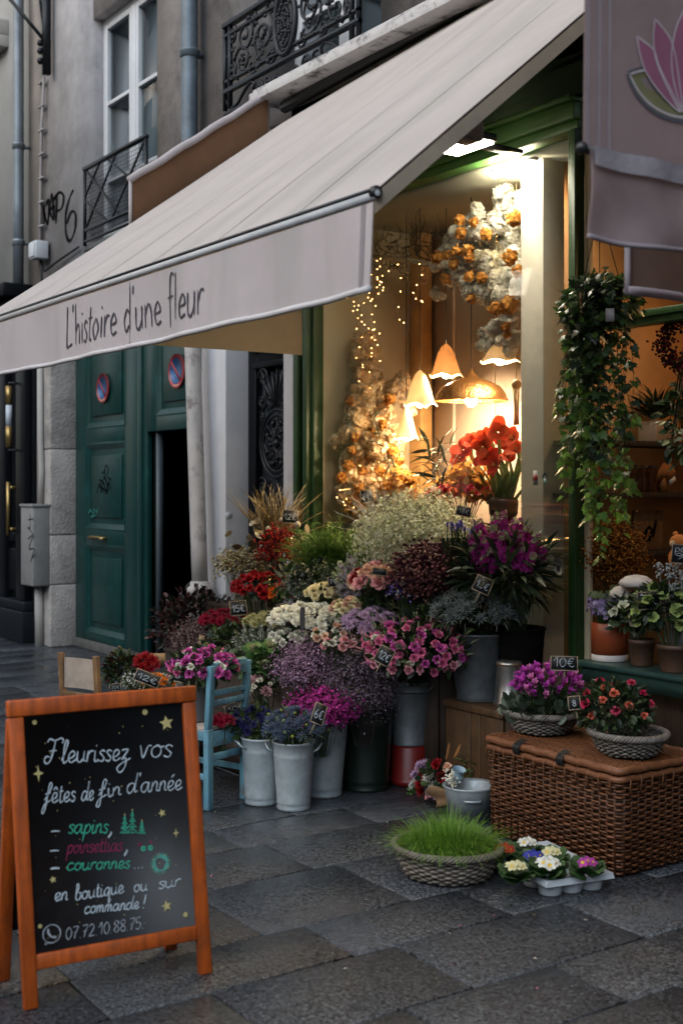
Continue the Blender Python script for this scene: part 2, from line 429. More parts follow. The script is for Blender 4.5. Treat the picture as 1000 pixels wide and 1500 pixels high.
# ------------------------------------------------------------------ apartment building above
YW = 4.64
bl = thing('apartment_building', 'old stuccoed apartment house above the flower shop with shuttered balcony and stained walls', 'building', (-9, YW, 0))
def wallpart(name, boxes, m):
    b = MB()
    for q in boxes: b.bx(*q)
    return b.build(name, m, bl)
W1 = (-10.92, -9.56, 3.86, 5.98)      # left window opening
W2 = (-7.72, -6.36, 4.36, 6.6)        # balcony window opening
wallpart('wall', [(-12.2, W1[0], YW, 4.95, 3.3, 10), (W1[0], W1[1], YW, 4.95, W1[3], 10), (W1[0], W1[1], YW, 4.95, 3.3, W1[2])], M_STUCCO)
wallpart('wall', [(W1[1], -8.98, YW - .004, 4.95, 3.3, 10)], M_ROUGHCAST)
wallpart('wall', [(-8.98, W2[0], YW, 4.95, 3.3, 10), (W2[0], W2[1], YW, 4.95, W2[3], 10), (W2[1], 2, YW, 4.95, 4.2, 10), (W2[0], W2[1], YW, 4.95, 4.2, W2[2])], mat('stained_stucco', (.20,.19,.19), .92, var=.3, scale=2.2, bump=.6, bscale=80, stain=((.07,.07,.072), 2.3, .85)))
wallpart('edge_band', [(-12.56, -12.2, YW - .02, 4.95, 3.3, 10)], M_BEIGE)
# left window
def window(op, yr, frame_m, name='window', mull=.5, rail=.62):
    x0, x1, z0, z1 = op
    f = MB(); w = .06
    f.bx(x0, x0 + w, yr - .03, yr + .03, z0, z1); f.bx(x1 - w, x1, yr - .03, yr + .03, z0, z1)
    f.bx(x0 + w, x1 - w, yr - .03, yr + .03, z1 - w, z1); f.bx(x0 + w, x1 - w, yr - .03, yr + .03, z0, z0 + w)
    xm = x0 + (x1 - x0) * mull
    f.bx(xm - .05, xm + .05, yr - .042, yr + .03, z0 + w, z1 - w)
    for a, c in ((x0 + w, xm - .05), (xm + .05, x1 - w)):
        f.bx(a, a + .045, yr - .036, yr + .025, z0 + w, z1 - w); f.bx(c - .045, c, yr - .036, yr + .025, z0 + w, z1 - w)
        f.bx(a + .045, c - .045, yr - .036, yr + .025, z1 - w - .05, z1 - w); f.bx(a + .045, c - .045, yr - .036, yr + .025, z0 + w, z0 + w + .08)
        zr = z0 + (z1 - z0) * rail
        f.bx(a + .045, c - .045, yr - .033, yr + .02, zr - .018, zr + .018)
        zr = z0 + (z1 - z0) * .28
        f.bx(a + .045, c - .045, yr - .033, yr + .02, zr - .018, zr + .018)
    fo = f.build(name, frame_m, bl, bevel=.004)
    g = MB(); g.bx(x0 + w, x1 - w, yr + .002, yr + .008, z0 + w, z1 - w)
    g.build('pane', GLASS_UP, fo)
    c = MB()
    for k in range(40):
        u0 = x0 + (x1 - x0) * k / 40; u1 = x0 + (x1 - x0) * (k + 1) / 40
        c.add([(u0, yr + .07 + .012 * (k % 2), z0), (u1, yr + .07 + .012 * ((k + 1) % 2), z0), (u1, yr + .07 + .012 * ((k + 1) % 2), z1), (u0, yr + .07 + .012 * (k % 2), z1)], [(0, 1, 2, 3)])
    c.build('curtain', mat('net_curtain', (.10,.125,.13), .9, var=.2, scale=6, transl=.3), fo, smooth=False)
    return fo
GLASS_UP = glass_mat('window_glass_upper', (.78,.84,.85), 1.6, .02)
window(W1, 4.77, M_WINFRAME)
window(W2, 4.88, M_WINFRAME)
b = MB(); b.bx(W1[0] - .08, W1[1] + .05, YW - .07, 4.73, W1[2] - .05, W1[2]); b.build('sill', mat('zinc_sill', (.09,.095,.10), .6, var=.2), bl, bevel=.005)
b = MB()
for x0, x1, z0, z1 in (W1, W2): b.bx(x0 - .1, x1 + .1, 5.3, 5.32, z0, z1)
b.build('unlit_room_sheet', M_UNLIT, bl)  # black sheets stand in for the unlit rooms behind the glass
# window guard: crossed bars with wire mesh
b = MB(); yr = 4.56; x0, x1, z0, z1 = -10.94, -9.60, 3.98, 4.58
b.bx(x0, x1, yr - .02, yr + .02, z1 - .03, z1); b.bx(x0, x1, yr - .012, yr + .012, z0, z0 + .025)
b.bx(x0, x1, yr - .012, yr + .012, 3.88, 3.9)
for x in (x0, x1 - .025): b.bx(x, x + .025, yr - .013, yr + .013, 3.85, z1 - .03)
xm = (x0 + x1) / 2
for a, c in ((x0, xm), (xm, x1)):
    pass
L_ = x1 - x0
for s, e in (((x0, z0), (x0 + L_ * .55, z1)), ((x0 + .02, z0 + .33), (x0 + L_ * .28, z1 - .01)), ((x0 + L_ * .45, z0), (x1, z1)), ((x0, z1), (x0 + L_ * .62, z0)), ((x0 + L_ * .35, z1), (x1, z0 + .12)), ((x0, z0 + .3), (x0 + L_ * .42, z0))):
    b.bar((s[0], yr, s[1]), (e[0], yr, e[1]), .016, .016, (0, 1, 0))
gr = b.build('window_railing', M_IRON, bl)
b = MB()
for k in range(1, 36): x = x0 + L_ * k / 36; b.bx(x - .0015, x + .0015, yr + .014, yr + .017, 3.9, z1 - .03)
for k in range(1, 18): z = 3.9 + (z1 - 3.93) * k / 18; b.bx(x0, x1, yr + .0175, yr + .0205, z - .0015, z + .0015)
b.build('wire_mesh', M_IRON, gr)
# balcony railing of scrolled iron
def scroll(b, cx, cz, y, r0, turns, a0, sgn=1, rad=.011, grow=1.0):
    pts = []
    n = int(26 * turns)
    for i in range(n + 1):
        u = i / n; a = a0 + sgn * u * turns * 2 * math.pi
        r = r0 * (1 - .86 * u) ** grow
        pts.append((cx + r * math.cos(a), y, cz + r * math.sin(a)))
    b.tube(pts, [rad * (1 - .4 * i / n) for i in range(n + 1)], 6)
    b.sphere(pts[-1], rad * 1.7, 4)
b = MB(); yr = 4.42; x0, x1, zb, zt = -8.0, -6.28, 4.47, 4.98
b.bx(x0, x1, yr - .025, yr + .025, zt - .03, zt); b.bx(x0, x1, yr - .015, yr + .015, zt - .1, zt - .08)
b.bx(x0, x1, yr - .018, yr + .018, zb, zb + .03); b.bx(x0, x1, yr - .014, yr + .014, zb + .075, zb + .095)
for x in (x0, x0 + .075, x1 - .1, x1 - .025): b.bx(x, x + .025, yr - .014, yr + .014, zb - .12, zt)
b.bx(x0, x1, yr - .012, yr + .012, 4.315, 4.335)
xm = (x0 + x1) / 2; zm = (zb + zt) / 2 + .01
# oval medallion
for rx, rz, rad in ((.13, .215, .02), (.085, .16, .013), (.045, .10, .012)):
    b.tube([(xm + rx * math.cos(a), yr - .01, zm + rz * math.sin(a)) for a in np.linspace(0, 2 * math.pi, 33)[:-1]], rad, 6, closed=True)
for k in range(60):
    a = random.random() * 6.28; r = random.random()
    b.sphere((xm + .1 * r * math.cos(a), yr - .02, zm + .18 * r * math.sin(a)), .014, 3)
for s in (-1, 1):
    for dx, dz, r, a0, tn in ((.30, .03, .15, .5, 1.6), (.30, -.02, .155, 3.9, 1.5), (.56, .08, .12, 2.2, 1.5), (.60, -.09, .13, 5.2, 1.6), (.2, .16, .06, 0, 1.3), (.2, -.17, .06, 3, 1.3), (.74, .12, .06, 1, 1.3), (.74, -.12, .06, 2, 1.3), (.45, .17, .055, 2, 1.2), (.45, -.17, .055, 4, 1.2)):
        scroll(b, xm + s * dx, zm + dz, yr, r, tn, a0 if s > 0 else math.pi - a0, s)
    for k in range(46):   # acanthus leaf buds along the scrolls
        dx = .14 + .66 * random.random(); dz = random.uniform(-.2, .2)
        b.sphere((xm + s * dx, yr - .01, zm + dz), random.uniform(.010, .02), 3, s=(1.3, .7, 1))
    # lower flourish under the bottom rail
    base = xm + s * .42
    b.tube([(xm + s * q, yr, 4.34 + h) for q, h in ((.78, .0), (.66, .02), (.56, .09), (.47, .125), (.42, .10), (.44, .06))], .012, 6)
    scroll(b, xm + s * .36, 4.39, yr, .05, 1.4, 1.2, s); scroll(b, xm + s * .25, 4.40, yr, .055, 1.4, 4, -s)
    b.tube([(xm + s * q, yr, 4.34 + h) for q, h in ((.2, .02), (.12, .07), (.05, .03), (0, .0))], .012, 6)
    for k in range(5): b.tube([(xm + s * .76, yr, 4.345), (xm + s * (.80 + .012 * k), yr, 4.36 + .02 * k)], .006, 4)
b.build('balcony_railing', M_IRON, bl)
# shop cornice with flaking paint
b = MB(); b.bx(-7.35, 2, 4.25, YW - .004, 4.215, 4.275); b.bx(-7.33, 2, 4.27, YW - .004, 4.276, 4.30)
b.build('cornice', mat('flaking_white_paint', (.50,.49,.49), .8, var=.1, scale=8, bump=.4, bscale=60, stain=((.035,.03,.03), 6.5, 1.0)), bl, bevel=.004)

# cream house on the far left
ch = thing('cream_house', 'smooth cream rendered house beyond the grey zinc drainpipe', 'building', (-16, YW, 0))
b = MB(); b.bx(-22, -12.56, YW + .03, 5.0, 3.3, 10); b.build('wall', M_CREAMWALL, ch)
b = MB(); b.bx(-22, -13.3, YW - .2, YW + .03, 6.55, 6.72); b.bx(-22, -13.3, YW - .1, YW + .03, 6.42, 6.55); b.build('string_course', M_CREAMWALL, ch, bevel=.01)

def pipe(name, label, x, y, z0, z1, r, m, joints, lean=0.):
    t = thing(name, label, 'drainpipe', (x, y, z0))
    b = MB(); b.tube([(x + lean * (z - z0), y, z) for z in np.linspace(z0, z1, 8)], r, 14); b.build('tube', m, t, smooth=True)
    for z in joints:
        xx = x + lean * (z - z0)
        b = MB(); b.lathe([(r, z - .05), (r * 1.18, z - .045), (r * 1.18, z - .01), (r * 1.28, z), (r * 1.18, z + .012), (r, z + .02)], (xx, y, 0), 14); b.build('collar', m, t, smooth=True)
        b = MB(); b.bx(xx - r * .35, xx + r * .35, y + r * .8, YW - .005, z - .03, z - .005); b.build('bracket', m, t)
    return t
q = at(27, 404, Y=4.5)
pipe('drainpipe', 'grey zinc drainpipe running down the edge of the cream house', q.x, 4.5, 3.66, 10, .055, M_ZINC_PIPE, (4.15, 5.15, 6.9))
q = at(276, 190, Y=4.52)
pipe('drainpipe', 'blue grey cast iron drainpipe between window and balcony above the awning', q.x, 4.53, 3.4, 10, .066, M_BLUE_PIPE, (5.03,))
# cable conduit + black bracket + junction box
q = at(59, 220, Y=4.6)
b = MB(); b.tube([(q.x + .10, 4.60, 5.75), (q.x + .03, 4.60, 5.2), (q.x, 4.60, 4.5), (q.x - .02, 4.60, 3.85)], .014, 8)
for z in np.linspace(4.0, 5.7, 8): b.bx(q.x - .03, q.x + .09, 4.585, YW - .022, z, z + .018)
tag(b.build('cable_conduit', mat('conduit_grey', (.30,.28,.275), .6), smooth=False), 'thin grey cable conduit clipped to wall above the junction box', 'conduit')
q = at(66, 60, Y=4.55)
b = MB(); b.bx(q.x - .03, q.x + .03, 4.53, 4.6, 5.72, 6.7); b.bar((q.x, 4.55, 6.05), (q.x - .5, 4.2, 6.75), .03, .03)
for z in (5.86, 5.96, 6.04): b.sphere((q.x - .05, 4.52, z), .035, 5)
b.bar((q.x - .02, 4.57, 6.0), (q.x - .25, 4.5, 7.2), .02, .02)
tag(b.build('sign_bracket', M_IRON), 'black iron wall bracket high above the junction box', 'bracket')
q = at(57, 367, Y=4.55)
jb = thing('junction_box', 'small pale plastic junction box on wall under the graffiti', 'junction box', q)
b = MB(); b.bx(q.x - .09, q.x + .09, 4.48, YW - .02, q.z - .09, q.z + .09); b.build('housing', M_WINFRAME, jb, bevel=.012)
b = MB(); b.bx(q.x - .075, q.x + .075, 4.468, 4.4795, q.z - .07, q.z + .075); b.build('lid', M_WINFRAME, jb, bevel=.005)
b = MB(); b.tube([(q.x, 4.56, q.z - .1), (q.x + .1, 4.57, q.z - .22), (q.x + .4, 4.59, q.z - .16), (q.x + .9, 4.6, q.z - .1)], .012, 6); b.tube([(q.x + .03, 4.56, q.z - .1), (q.x + .02, 4.57, q.z - .3), (q.x + .25, 4.59, q.z - .32)], .012, 6); b.build('cable', M_IRON, jb)

# ------------------------------------------------------------------ ground floor, left to right
# black shopfront
bs = thing('black_shopfront', 'glossy black panelled shopfront beyond the stone pilaster', 'shopfront', (-13.5, 4.55, 0))
b = MB(); b.bx(-22, -12.42, 4.62, 4.9, .42, 3.55)
for x in (-13.9, -13.2, -12.6): b.bx(x - .13, x + .13, 4.54, 4.62, .42, 3.4)
for z0, z1 in ((.5, .95), (1.02, 1.12)): b.bx(-22, -12.74, 4.585, 4.6195, z0, z1)
b.build('panelling', M_BLACK, bs, bevel=.008)
b = MB(); b.bx(-22, -12.35, 4.47, 4.9, 0, .32); b.bx(-22, -12.38, 4.50, 4.9, .321, .42); b.build('plinth', mat('dark_plinth', (.010,.012,.015), .5, var=.2, spec=.15), bs, bevel=.012)
b = MB(); b.bx(-22, -12.42, 4.3, 4.62, 3.56, 3.7); b.bx(-22, -12.45, 4.4, 4.62, 3.42, 3.559); b.build('cornice', M_BLACK, bs, bevel=.015)
b = MB(); b.bx(-13.75, -13.35, 4.612, 4.6185, 1.3, 3.1); b.build('pane', glass_mat('black_shop_glass', (.02,.02,.025), 1.2), bs)
q = at(13, 610, Y=4.45)
sl = thing('wall_lamp', 'slim brass tube wall lamp on the black shopfront', 'wall lamp', q)
b = MB(); b.tube([(q.x, 4.45, q.z + .12), (q.x, 4.45, q.z + .32)], .035, 12); b.tube([(q.x, 4.45, q.z - .32), (q.x, 4.45, q.z - .1)], .035, 12); b.build('brass_tube', mat('old_brass', (.35,.24,.09), .35, metal=.8), sl, smooth=True)
b = MB(); b.tube([(q.x, 4.45, q.z - .1), (q.x, 4.45, q.z + .12)], .033, 12); b.build('shade', mat('frosted_tube', (.5,.55,.6), .4), sl, smooth=True)
b = MB(); b.bx(q.x - .02, q.x + .02, 4.45, 4.62, q.z + .34, q.z + .36); b.bx(q.x - .02, q.x + .02, 4.45, 4.62, q.z - .36, q.z - .34); b.build('mount', M_IRON, sl)
q = at(12, 745, Y=4.5)
b = MB(); b.tube([(q.x, 4.5, q.z - .28), (q.x, 4.5, q.z + .28)], .022, 8); b.bx(q.x - .012, q.x + .012, 4.5, 4.6, q.z - .24, q.z - .2); b.bx(q.x - .012, q.x + .012, 4.5, 4.6, q.z + .2, q.z + .24)
tag(b.build('pull_handle', MATS['old_brass'], smooth=True), 'long upright brass door pull under the tube lamp', 'door handle')
# stone pilaster
b = MB()
for i, (z0, z1) in enumerate(((0, .62), (.626, 1.12), (1.126, 1.98), (1.986, 3.3))):
    b.bx(-12.15 + .006 * (i % 2), -11.90 - .004 * (i % 2), 4.60, 4.9, z0, z1)
b.bx(-12.13, -11.92, 4.62, 4.9, .0, 3.3)
pl_ = tag(b.build('stone_pilaster', M_STONE, bevel=.012), 'worn grey stone pilaster left of the green carriage door', 'pilaster')
b = MB(); b.bx(-12.35, -12.15, 4.63, 4.9, 0, 3.3); tag(b.build('wall_strip', M_BEIGE), 'narrow rendered wall strip between pilaster and black shopfront', 'wall')
# meter box + conduit
q = at(50, 798, Y=4.5)
mb_ = thing('meter_box', 'tall grey metal utility cabinet with scratched graffiti beside the pilaster', 'utility box', (q.x, 4.5, q.z))
k = 4.5 / .345 / FPX
b = MB(); b.bx(q.x - .17, q.x + .17, 4.42, 4.61, q.z - 58 * .00706, q.z + 54 * .00706); b.build('cabinet', mat('utility_grey', (.235,.225,.215), .6, var=.12, scale=7, stain=((.15,.145,.14), 5, .5)), mb_, bevel=.015)
b = MB(); b.bx(q.x - .18, q.x + .18, 4.41, 4.61, q.z + 54 * .00706, q.z + 58 * .00706); b.build('cap', MATS['utility_grey'], mb_, bevel=.006)
q2 = at(58, 700, Y=4.56)
b = MB(); b.tube([(q2.x, 4.56, 0), (q2.x - .02, 4.56, q.z - .3)], .045, 10); b.tube([(q2.x, 4.57, q.z + .4), (q2.x + .03, 4.57, q.z + .75), (q2.x + .0, 4.57, 2.1), (q2.x - .02, 4.57, 3.2)], .03, 10)
b.build('conduit', M_CREAMWALL, mb_, smooth=True)

# carriage door
YD = 4.85
gd = thing('carriage_door', 'tall dark green panelled carriage door with open wicket', 'door', (-10.3, YD, 0))
def panel_leaf(b, x0, x1, z0, z1, panels, y, st=.0):
    """slab with sunk panels and sloped mouldings; front at y"""
    cuts = sorted(panels, key=lambda p: p[2])
    b.bx(x0, x1, y + .03, y + .06, z0, z1)
    xa, xb = cuts[0][0], cuts[0][1]
    b.bx(x0, xa, y, y + .0295, z0, z1); b.bx(xb, x1, y, y + .0295, z0, z1)
    zc = z0
    for p in cuts:
        b.bx(xa, xb, y, y + .0295, zc, p[2]); zc = p[3]
    b.bx(xa, xb, y, y + .0295, zc, z1)
    for (a, c, d, e) in cuts:
        m = .05
        o = [(a, y - .006, d), (c, y - .006, d), (c, y - .006, e), (a, y - .006, e)]
        i = [(a + m, y + .028, d + m), (c - m, y + .028, d + m), (c - m, y + .028, e - m), (a + m, y + .028, e - m)]
        n_ = [(a - .018, y + .001, d - .018), (c + .018, y + .001, d - .018), (c + .018, y + .001, e + .018), (a - .018, y + .001, e + .018)]
        b.add(n_ + o + i, [(q, (q + 1) % 4, 4 + (q + 1) % 4, 4 + q) for q in range(4)] + [(4 + q, 4 + (q + 1) % 4, 8 + (q + 1) % 4, 8 + q) for q in range(4)])
        m = .11
        b.bx(a + m, c - m, y + .012, y + .0299, d + m, e - m)
b = MB(); panel_leaf(b, -11.86, -10.37, .10, 3.2, [(-11.60, -10.68, .18, 1.035), (-11.60, -10.68, 1.20, 2.02), (-11.60, -10.68, 2.185, 3.1)], YD)
leaf_l = b.build('door_leaf', M_GREENDOOR, gd, bevel=.004)
b = MB(); b.bx(-10.37, -10.30, YD - .02, YD + .06, .10, 3.2); b.bx(-10.299, -10.22, YD + .005, YD + .06, .08, 3.2); b.build('meeting_stile', M_GREENDOOR, gd, bevel=.008)
b = MB(); panel_leaf(b, -10.218, -8.5, 2.10, 3.2, [(-10.02, -8.9, 2.24, 3.1)], YD); b.build('upper_panel', M_GREENDOOR, gd, bevel=.004)
b = MB(); b.bx(-11.86, -10.38, YD + .002, YD + .07, .0, .095); b.build('kick_board', mat('grey_weathered_wood', (.10,.095,.09), .85, var=.3, scale=9), gd, bevel=.005)
b = MB(); b.bx(-10.215, -10.12, YD + .065, YD + .13, .0, 2.1); b.build('wicket_jamb', M_DARKGREEN, gd)
b = MB(); b.bx(-10.085, -10.065, YD + .03, YD + .09, .0, 2.095); b.build('wicket_edge', mat('grey_edge', (.05,.065,.075), .5), gd)
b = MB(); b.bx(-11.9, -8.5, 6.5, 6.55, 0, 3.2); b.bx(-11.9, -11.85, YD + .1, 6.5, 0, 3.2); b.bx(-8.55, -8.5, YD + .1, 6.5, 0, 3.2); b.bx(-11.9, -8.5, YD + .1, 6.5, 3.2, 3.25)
b.build('passage', M_UNLIT, gd)  # walls coloured black to give the passage its darkness
q = at(147, 789, Y=YD)
b = MB(); b.tube([(q.x - .17, YD - .05, q.z), (q.x - .1, YD - .06, q.z + .015), (q.x + .1, YD - .06, q.z + .015), (q.x + .17, YD - .05, q.z)], .013, 8); b.bx(q.x - .14, q.x - .11, YD - .05, YD, q.z - .01, q.z + .02); b.bx(q.x + .11, q.x + .14, YD - .05, YD, q.z - .01, q.z + .02)
b.build('handle', MATS['old_brass'], gd, smooth=True)
b = MB(); b.bx(-11.86, -8.5, 4.7, 4.9, 3.201, 3.33); b.bx(-11.89, -8.5, YW, 4.9, 3.331, 3.4); tag(b.build('door_lintel', M_STONE), 'stone lintel over the green carriage door', 'lintel')
# no-parking discs
M_SIGNBLUE = mat('sign_blue', (.02,.09,.22), .4, var=.15, scale=12); M_SIGNRED = mat('sign_red', (.33,.025,.03), .4, var=.15, scale=12)
for (px, py, rr, lab) in ((151, 568, .140, 'no parking disc on the left leaf of the green door'), (259, 543, .148, 'no parking disc half hidden behind the white pipe')):
    q = at(px, py, Y=YD - .005)
    s = thing('no_parking_sign', lab, 'sign', q, 'no parking discs on the green door')
    def disc(r, y, n=40): return [(q.x + r * math.cos(a), y, q.z + r * math.sin(a)) for a in np.linspace(0, 2 * math.pi, n + 1)[:-1]]
    b = MB(); b.slab(disc(rr, YD - .014), (0, .008, 0)); b.build('rim', M_SIGNRED, s)
    b = MB(); b.slab(disc(rr * .76, YD - .0165), (0, .002, 0)); b.build('face', M_SIGNBLUE, s)
    b = MB(); b.bar((q.x - rr * .55, YD - .019, q.z + rr * .55), (q.x + rr * .55, YD - .019, q.z - rr * .55), rr * .17, .002, (0, 1, 0)); b.build('slash', M_SIGNRED, s)
    b = MB()
    for k in range(7):
        a = -math.pi / 2 + (k - 3) * .12
        b.bx(q.x + rr * .88 * math.cos(a) - .005, q.x + rr * .88 * math.cos(a) + .005, YD - .0155, YD - .0142, q.z + rr * .88 * math.sin(a) - .010, q.z + rr * .88 * math.sin(a) + .010)
    b.build('small_print', mat('sign_print', (.55,.35,.25), .6), s)
# white leaning downpipe
q = at(293, 855, Y=4.46); q1 = at(282, 515, Y=4.46)
t = thing('downpipe', 'thick white painted downpipe with scuffs leaning before the wicket', 'drainpipe', (q.x, 4.46, 0))
M_PIPEW = mat('scuffed_white_paint', (.45,.425,.41), .6, var=.1, scale=8, bump=.2, bscale=30, stain=((.12,.10,.095), 7, .8))
ln = (q1.x - q.x) / (q1.z - q.z)
b = MB(); b.tube([(q.x + ln * (z - q.z), 4.46, z) for z in np.linspace(q.z, 3.6, 10)], .062, 18); b.build('tube', M_PIPEW, t, smooth=True)
b = MB(); b.lathe([(.062, q.z + .02), (.075, q.z + .015), (.078, q.z - .02), (.10, q.z - .03), (.10, q.z - .07), (.085, q.z - .08), (.085, 0)], (q.x, 4.46, 0), 18); b.build('base_socket', M_PIPEW, t, smooth=True)
# white pier and wall slice
wp = thing('white_pier', 'white painted wall pier between carriage door and black iron door', 'wall', (-8.5, 4.6, 0))
b = MB(); b.bx(-8.70, -8.31, 4.60, 5.2, 0, 3.3); b.build('wall', M_WHITEPAINT, wp, bevel=.008)
q = at(345, 755, X=-8.31); b = MB(); b.lathe([(.001, .010), (.012, .009), (.026, .005), (.03, 0)], (0, 0, 0), 16); o = b.build('door_bell', M_WINFRAME, wp, smooth=True, local=True)
o.rotation_euler = (0, R(90), 0); o.location = Vector((-8.312, q.y - .06, q.z)) - Vector(ORG[wp.name])
b = MB(); b.bx(-7.49, -7.305, 4.61, 5.2, 0, 3.3); tag(b.build('white_wall', M_WHITEPAINT, bevel=.006), 'narrow white wall between black iron door and green shopfront', 'wall')
# iron door
idr = thing('iron_door', 'black door with scrolled wrought iron grille behind the gold grasses', 'door', (-7.95, 4.8, 0))
b = MB(); y = 4.80
b.bx(-8.33, -8.17, y, y + .06, 0, 2.9); b.bx(-7.62, -7.48, y, y + .06, 0, 2.9); b.bx(-8.17, -7.62, y, y + .06, 2.5, 2.9); b.bx(-8.17, -7.62, y, y + .06, 0, 1.2)
b.bx(-8.2, -7.5, y - .03, y - .001, 2.50, 2.545); b.bx(-8.22, -7.5, y - .04, y - .001, 2.62, 2.66); b.bx(-8.19, -8.165, y - .02, y - .001, 1.2, 2.5)
b.build('frame', M_BLACK, idr, bevel=.008)
b = MB(); b.bx(-8.17, -7.62, y + .04, y + .05, 1.2, 2.5); b.build('pane', mat('dark_gloss_glass', (.05,.06,.075), .12, var=.3, scale=5), idr)
b = MB(); q = at(398, 650, Y=y); cx, cz = -7.86, q.z; yy = y - .012
for r in (.25, .21): b.tube([(cx + r * .95 * math.cos(a), yy, cz + r * math.sin(a)) for a in np.linspace(0, 2 * math.pi, 41)[:-1]], .013, 6, closed=True)
for k in range(8):
    a = k * math.pi / 4
    scroll(b, cx + .1 * math.cos(a), cz + .11 * math.sin(a), yy, .075, 1.3, a, 1, .011)
    b.tube([(cx, yy, cz), (cx + .2 * math.cos(a), yy, cz + .2 * math.sin(a))], .009, 5)
    b.sphere((cx + .15 * math.cos(a + .4), yy, cz + .16 * math.sin(a + .4)), .022, 4)
b.sphere((cx, yy, cz), .035, 5)
for s in (-1, 1):
    for dx, dz, r, tn, a0 in ((.20, .50, .075, 1.6, 0), (.22, .33, .06, 1.4, 2), (.09, .34, .06, 1.3, 4), (.21, -.32, .07, 1.5, 1), (.09, -.38, .07, 1.4, 3), (.22, .2, .04, 1.2, 1)):
        scroll(b, cx + s * dx, cz + dz, yy, r, tn, a0 if s > 0 else math.pi - a0, s)
    for k in range(4):
        b.tube([(cx + s * .015 * k, yy, cz + .29), (cx + s * .05 * k, yy, cz + .42), (cx + s * (.075 * k), yy, cz + .56 - .025 * k)], [.010, .017, .008], 6)
    b.tube([(cx + s * .235, yy, cz + .1), (cx + s * .2, yy, cz + .27), (cx + s * .15, yy, cz + .3), (cx + s * .17, yy, cz + .42), (cx + s * .235, yy, cz + .58)], .012, 6)
b.build('grille', M_IRON, idr)

# ------------------------------------------------------------------ flower shop front
YS = 4.60
sf = thing('flower_shopfront', 'green framed flower shop window with lit display behind glass', 'shopfront', (-6, YS, 0))
XL, XR = -7.11, -4.68
b = MB()
for a, c, y in ((-7.30, -7.245, YS - .03), (-7.245, -7.20, YS + .01), (-7.20, -7.15, YS - .015), (-7.15, XL, YS + .02)): b.bx(a + .0005, c - .0005, y, YS + .1, 0, 3.44)
b.build('jamb', M_GREENSHADED, sf, bevel=.004)
b = MB()
for a, c, y in ((XR, -4.655, YS + .015), (-4.655, -4.62, YS - .01), (-4.62, -4.585, YS - .03)): b.bx(a + .0005, c - .0005, y, YS + .1, 0, 3.44)
b.build('jamb', M_GREENSHADED, sf, bevel=.004)
b = MB(); b.bx(-7.30, -4.585, YS - .04, YS + .1, 3.49, 3.58); b.bx(-7.30, -4.585, YS - .012, YS + .1, 3.4405, 3.4895); b.bx(-7.3, -4.585, YS - .07, YS + .1, 3.5805, 3.61); b.build('head_beam', M_GREENLIT, sf, bevel=.006)
b = MB(); b.bx(-7.33, 2, YS - .02, YS + .04, 3.6105, 4.2145); b.build('fascia', M_DARKGREEN, sf)
b = MB(); b.bx(XL, XR, YS - .03, YS + .1, 0, .5); b.bx(XL, XR, YS - .06, YS + .1, .501, .54); b.build('stall_riser', M_GREENSHADED, sf, bevel=.005)
M_INWALL = mat('interior_cream_paint', (.64,.54,.37), .7, var=.06, scale=3)
M_INPINK = mat('interior_panel', (.66,.55,.47), .55, var=.06, scale=3)
b = MB(); b.bx(-4.583, -4.545, YS + .03, YS + .06, 0, 3.6); b.build('door_post', M_INWALL, sf, bevel=.006)
GLASS = glass_mat('shop_glass', (.985,.985,.975), .32)
b = MB(); b.bx(XL, XR, YS + .05, YS + .058, .54, 3.44); b.build('pane', GLASS, sf)
# interior of the display
b = MB(); b.bx(-7.16, XL - .001, YS + .101, 5.56, .0, 3.6); b.build('side_wall', M_INWALL, sf)
b = MB(); b.bx(-7.16, -5.0905, 5.56, 5.62, .0, 3.6); b.build('back_wall', M_INPINK, sf)
b = MB()
for x in (-6.75, -6.33, -5.9, -5.45): b.bx(x - .012, x + .012, 5.548, 5.5598, 1.4, 3.42)
b.build('panel_batten', M_INPINK, sf, bevel=.003)
b = MB(); b.bx(-7.11, -6.98, 5.44, 5.545, 1.3, 3.415); b.build('wooden_post', mat('warm_pine', (.42,.24,.09), .5, var=.2, scale=10), sf, bevel=.006)
b = MB(); b.bx(-7.16, -4.4, YS + .101, 5.62, 3.42, 3.46); b.build('ceiling', mat('interior_ceiling', (.42,.42,.34), .8, var=.08), sf)
b = MB(); b.bx(-5.22, -5.04, 4.78, 4.94, .3, 3.4195); b.build('pillar', mat('pillar_cream', (.60,.57,.51), .7, var=.1, scale=5, stain=((.42,.39,.33), 4, .5)), sf, bevel=.004)
b = MB(); b.bx(-5.09, -5.04, 4.9405, 6.6, 0, 3.6); b.build('partition', mat('brown_partition', (.42,.19,.06), .6, var=.15, scale=4), sf)
b = MB(); b.bx(XL, -5.23, YS + .1, 5.555, 1.30, 1.36); b.bx(XL, -5.23, YS + .1, YS + .13, .54, 1.2995); b.build('display_table', M_DARKWOOD, sf, bevel=.004)
# entry interior
b = MB(); b.bx(-5.09, 1.5, 6.601, 6.66, 0, 3.6); b.bx(1.5, 1.56, YS, 6.66, 0, 3.6); b.build('inner_wall', MATS['brown_partition'], sf)
b = MB(); b.bx(-5.04, 1.5, YS + .1, 6.6, 3.46, 3.5); b.build('entry_ceiling', mat('entry_ceiling_paint', (.35,.2,.09), .8), sf)
b = MB(); b.bx(-4.4, 1.5, YS - .02, YS + .05, 2.385, 2.42); b.bx(-4.4, 1.5, YS - .035, YS + .05, 2.4205, 2.455); b.build('transom', M_GREENLIT, sf, bevel=.004)
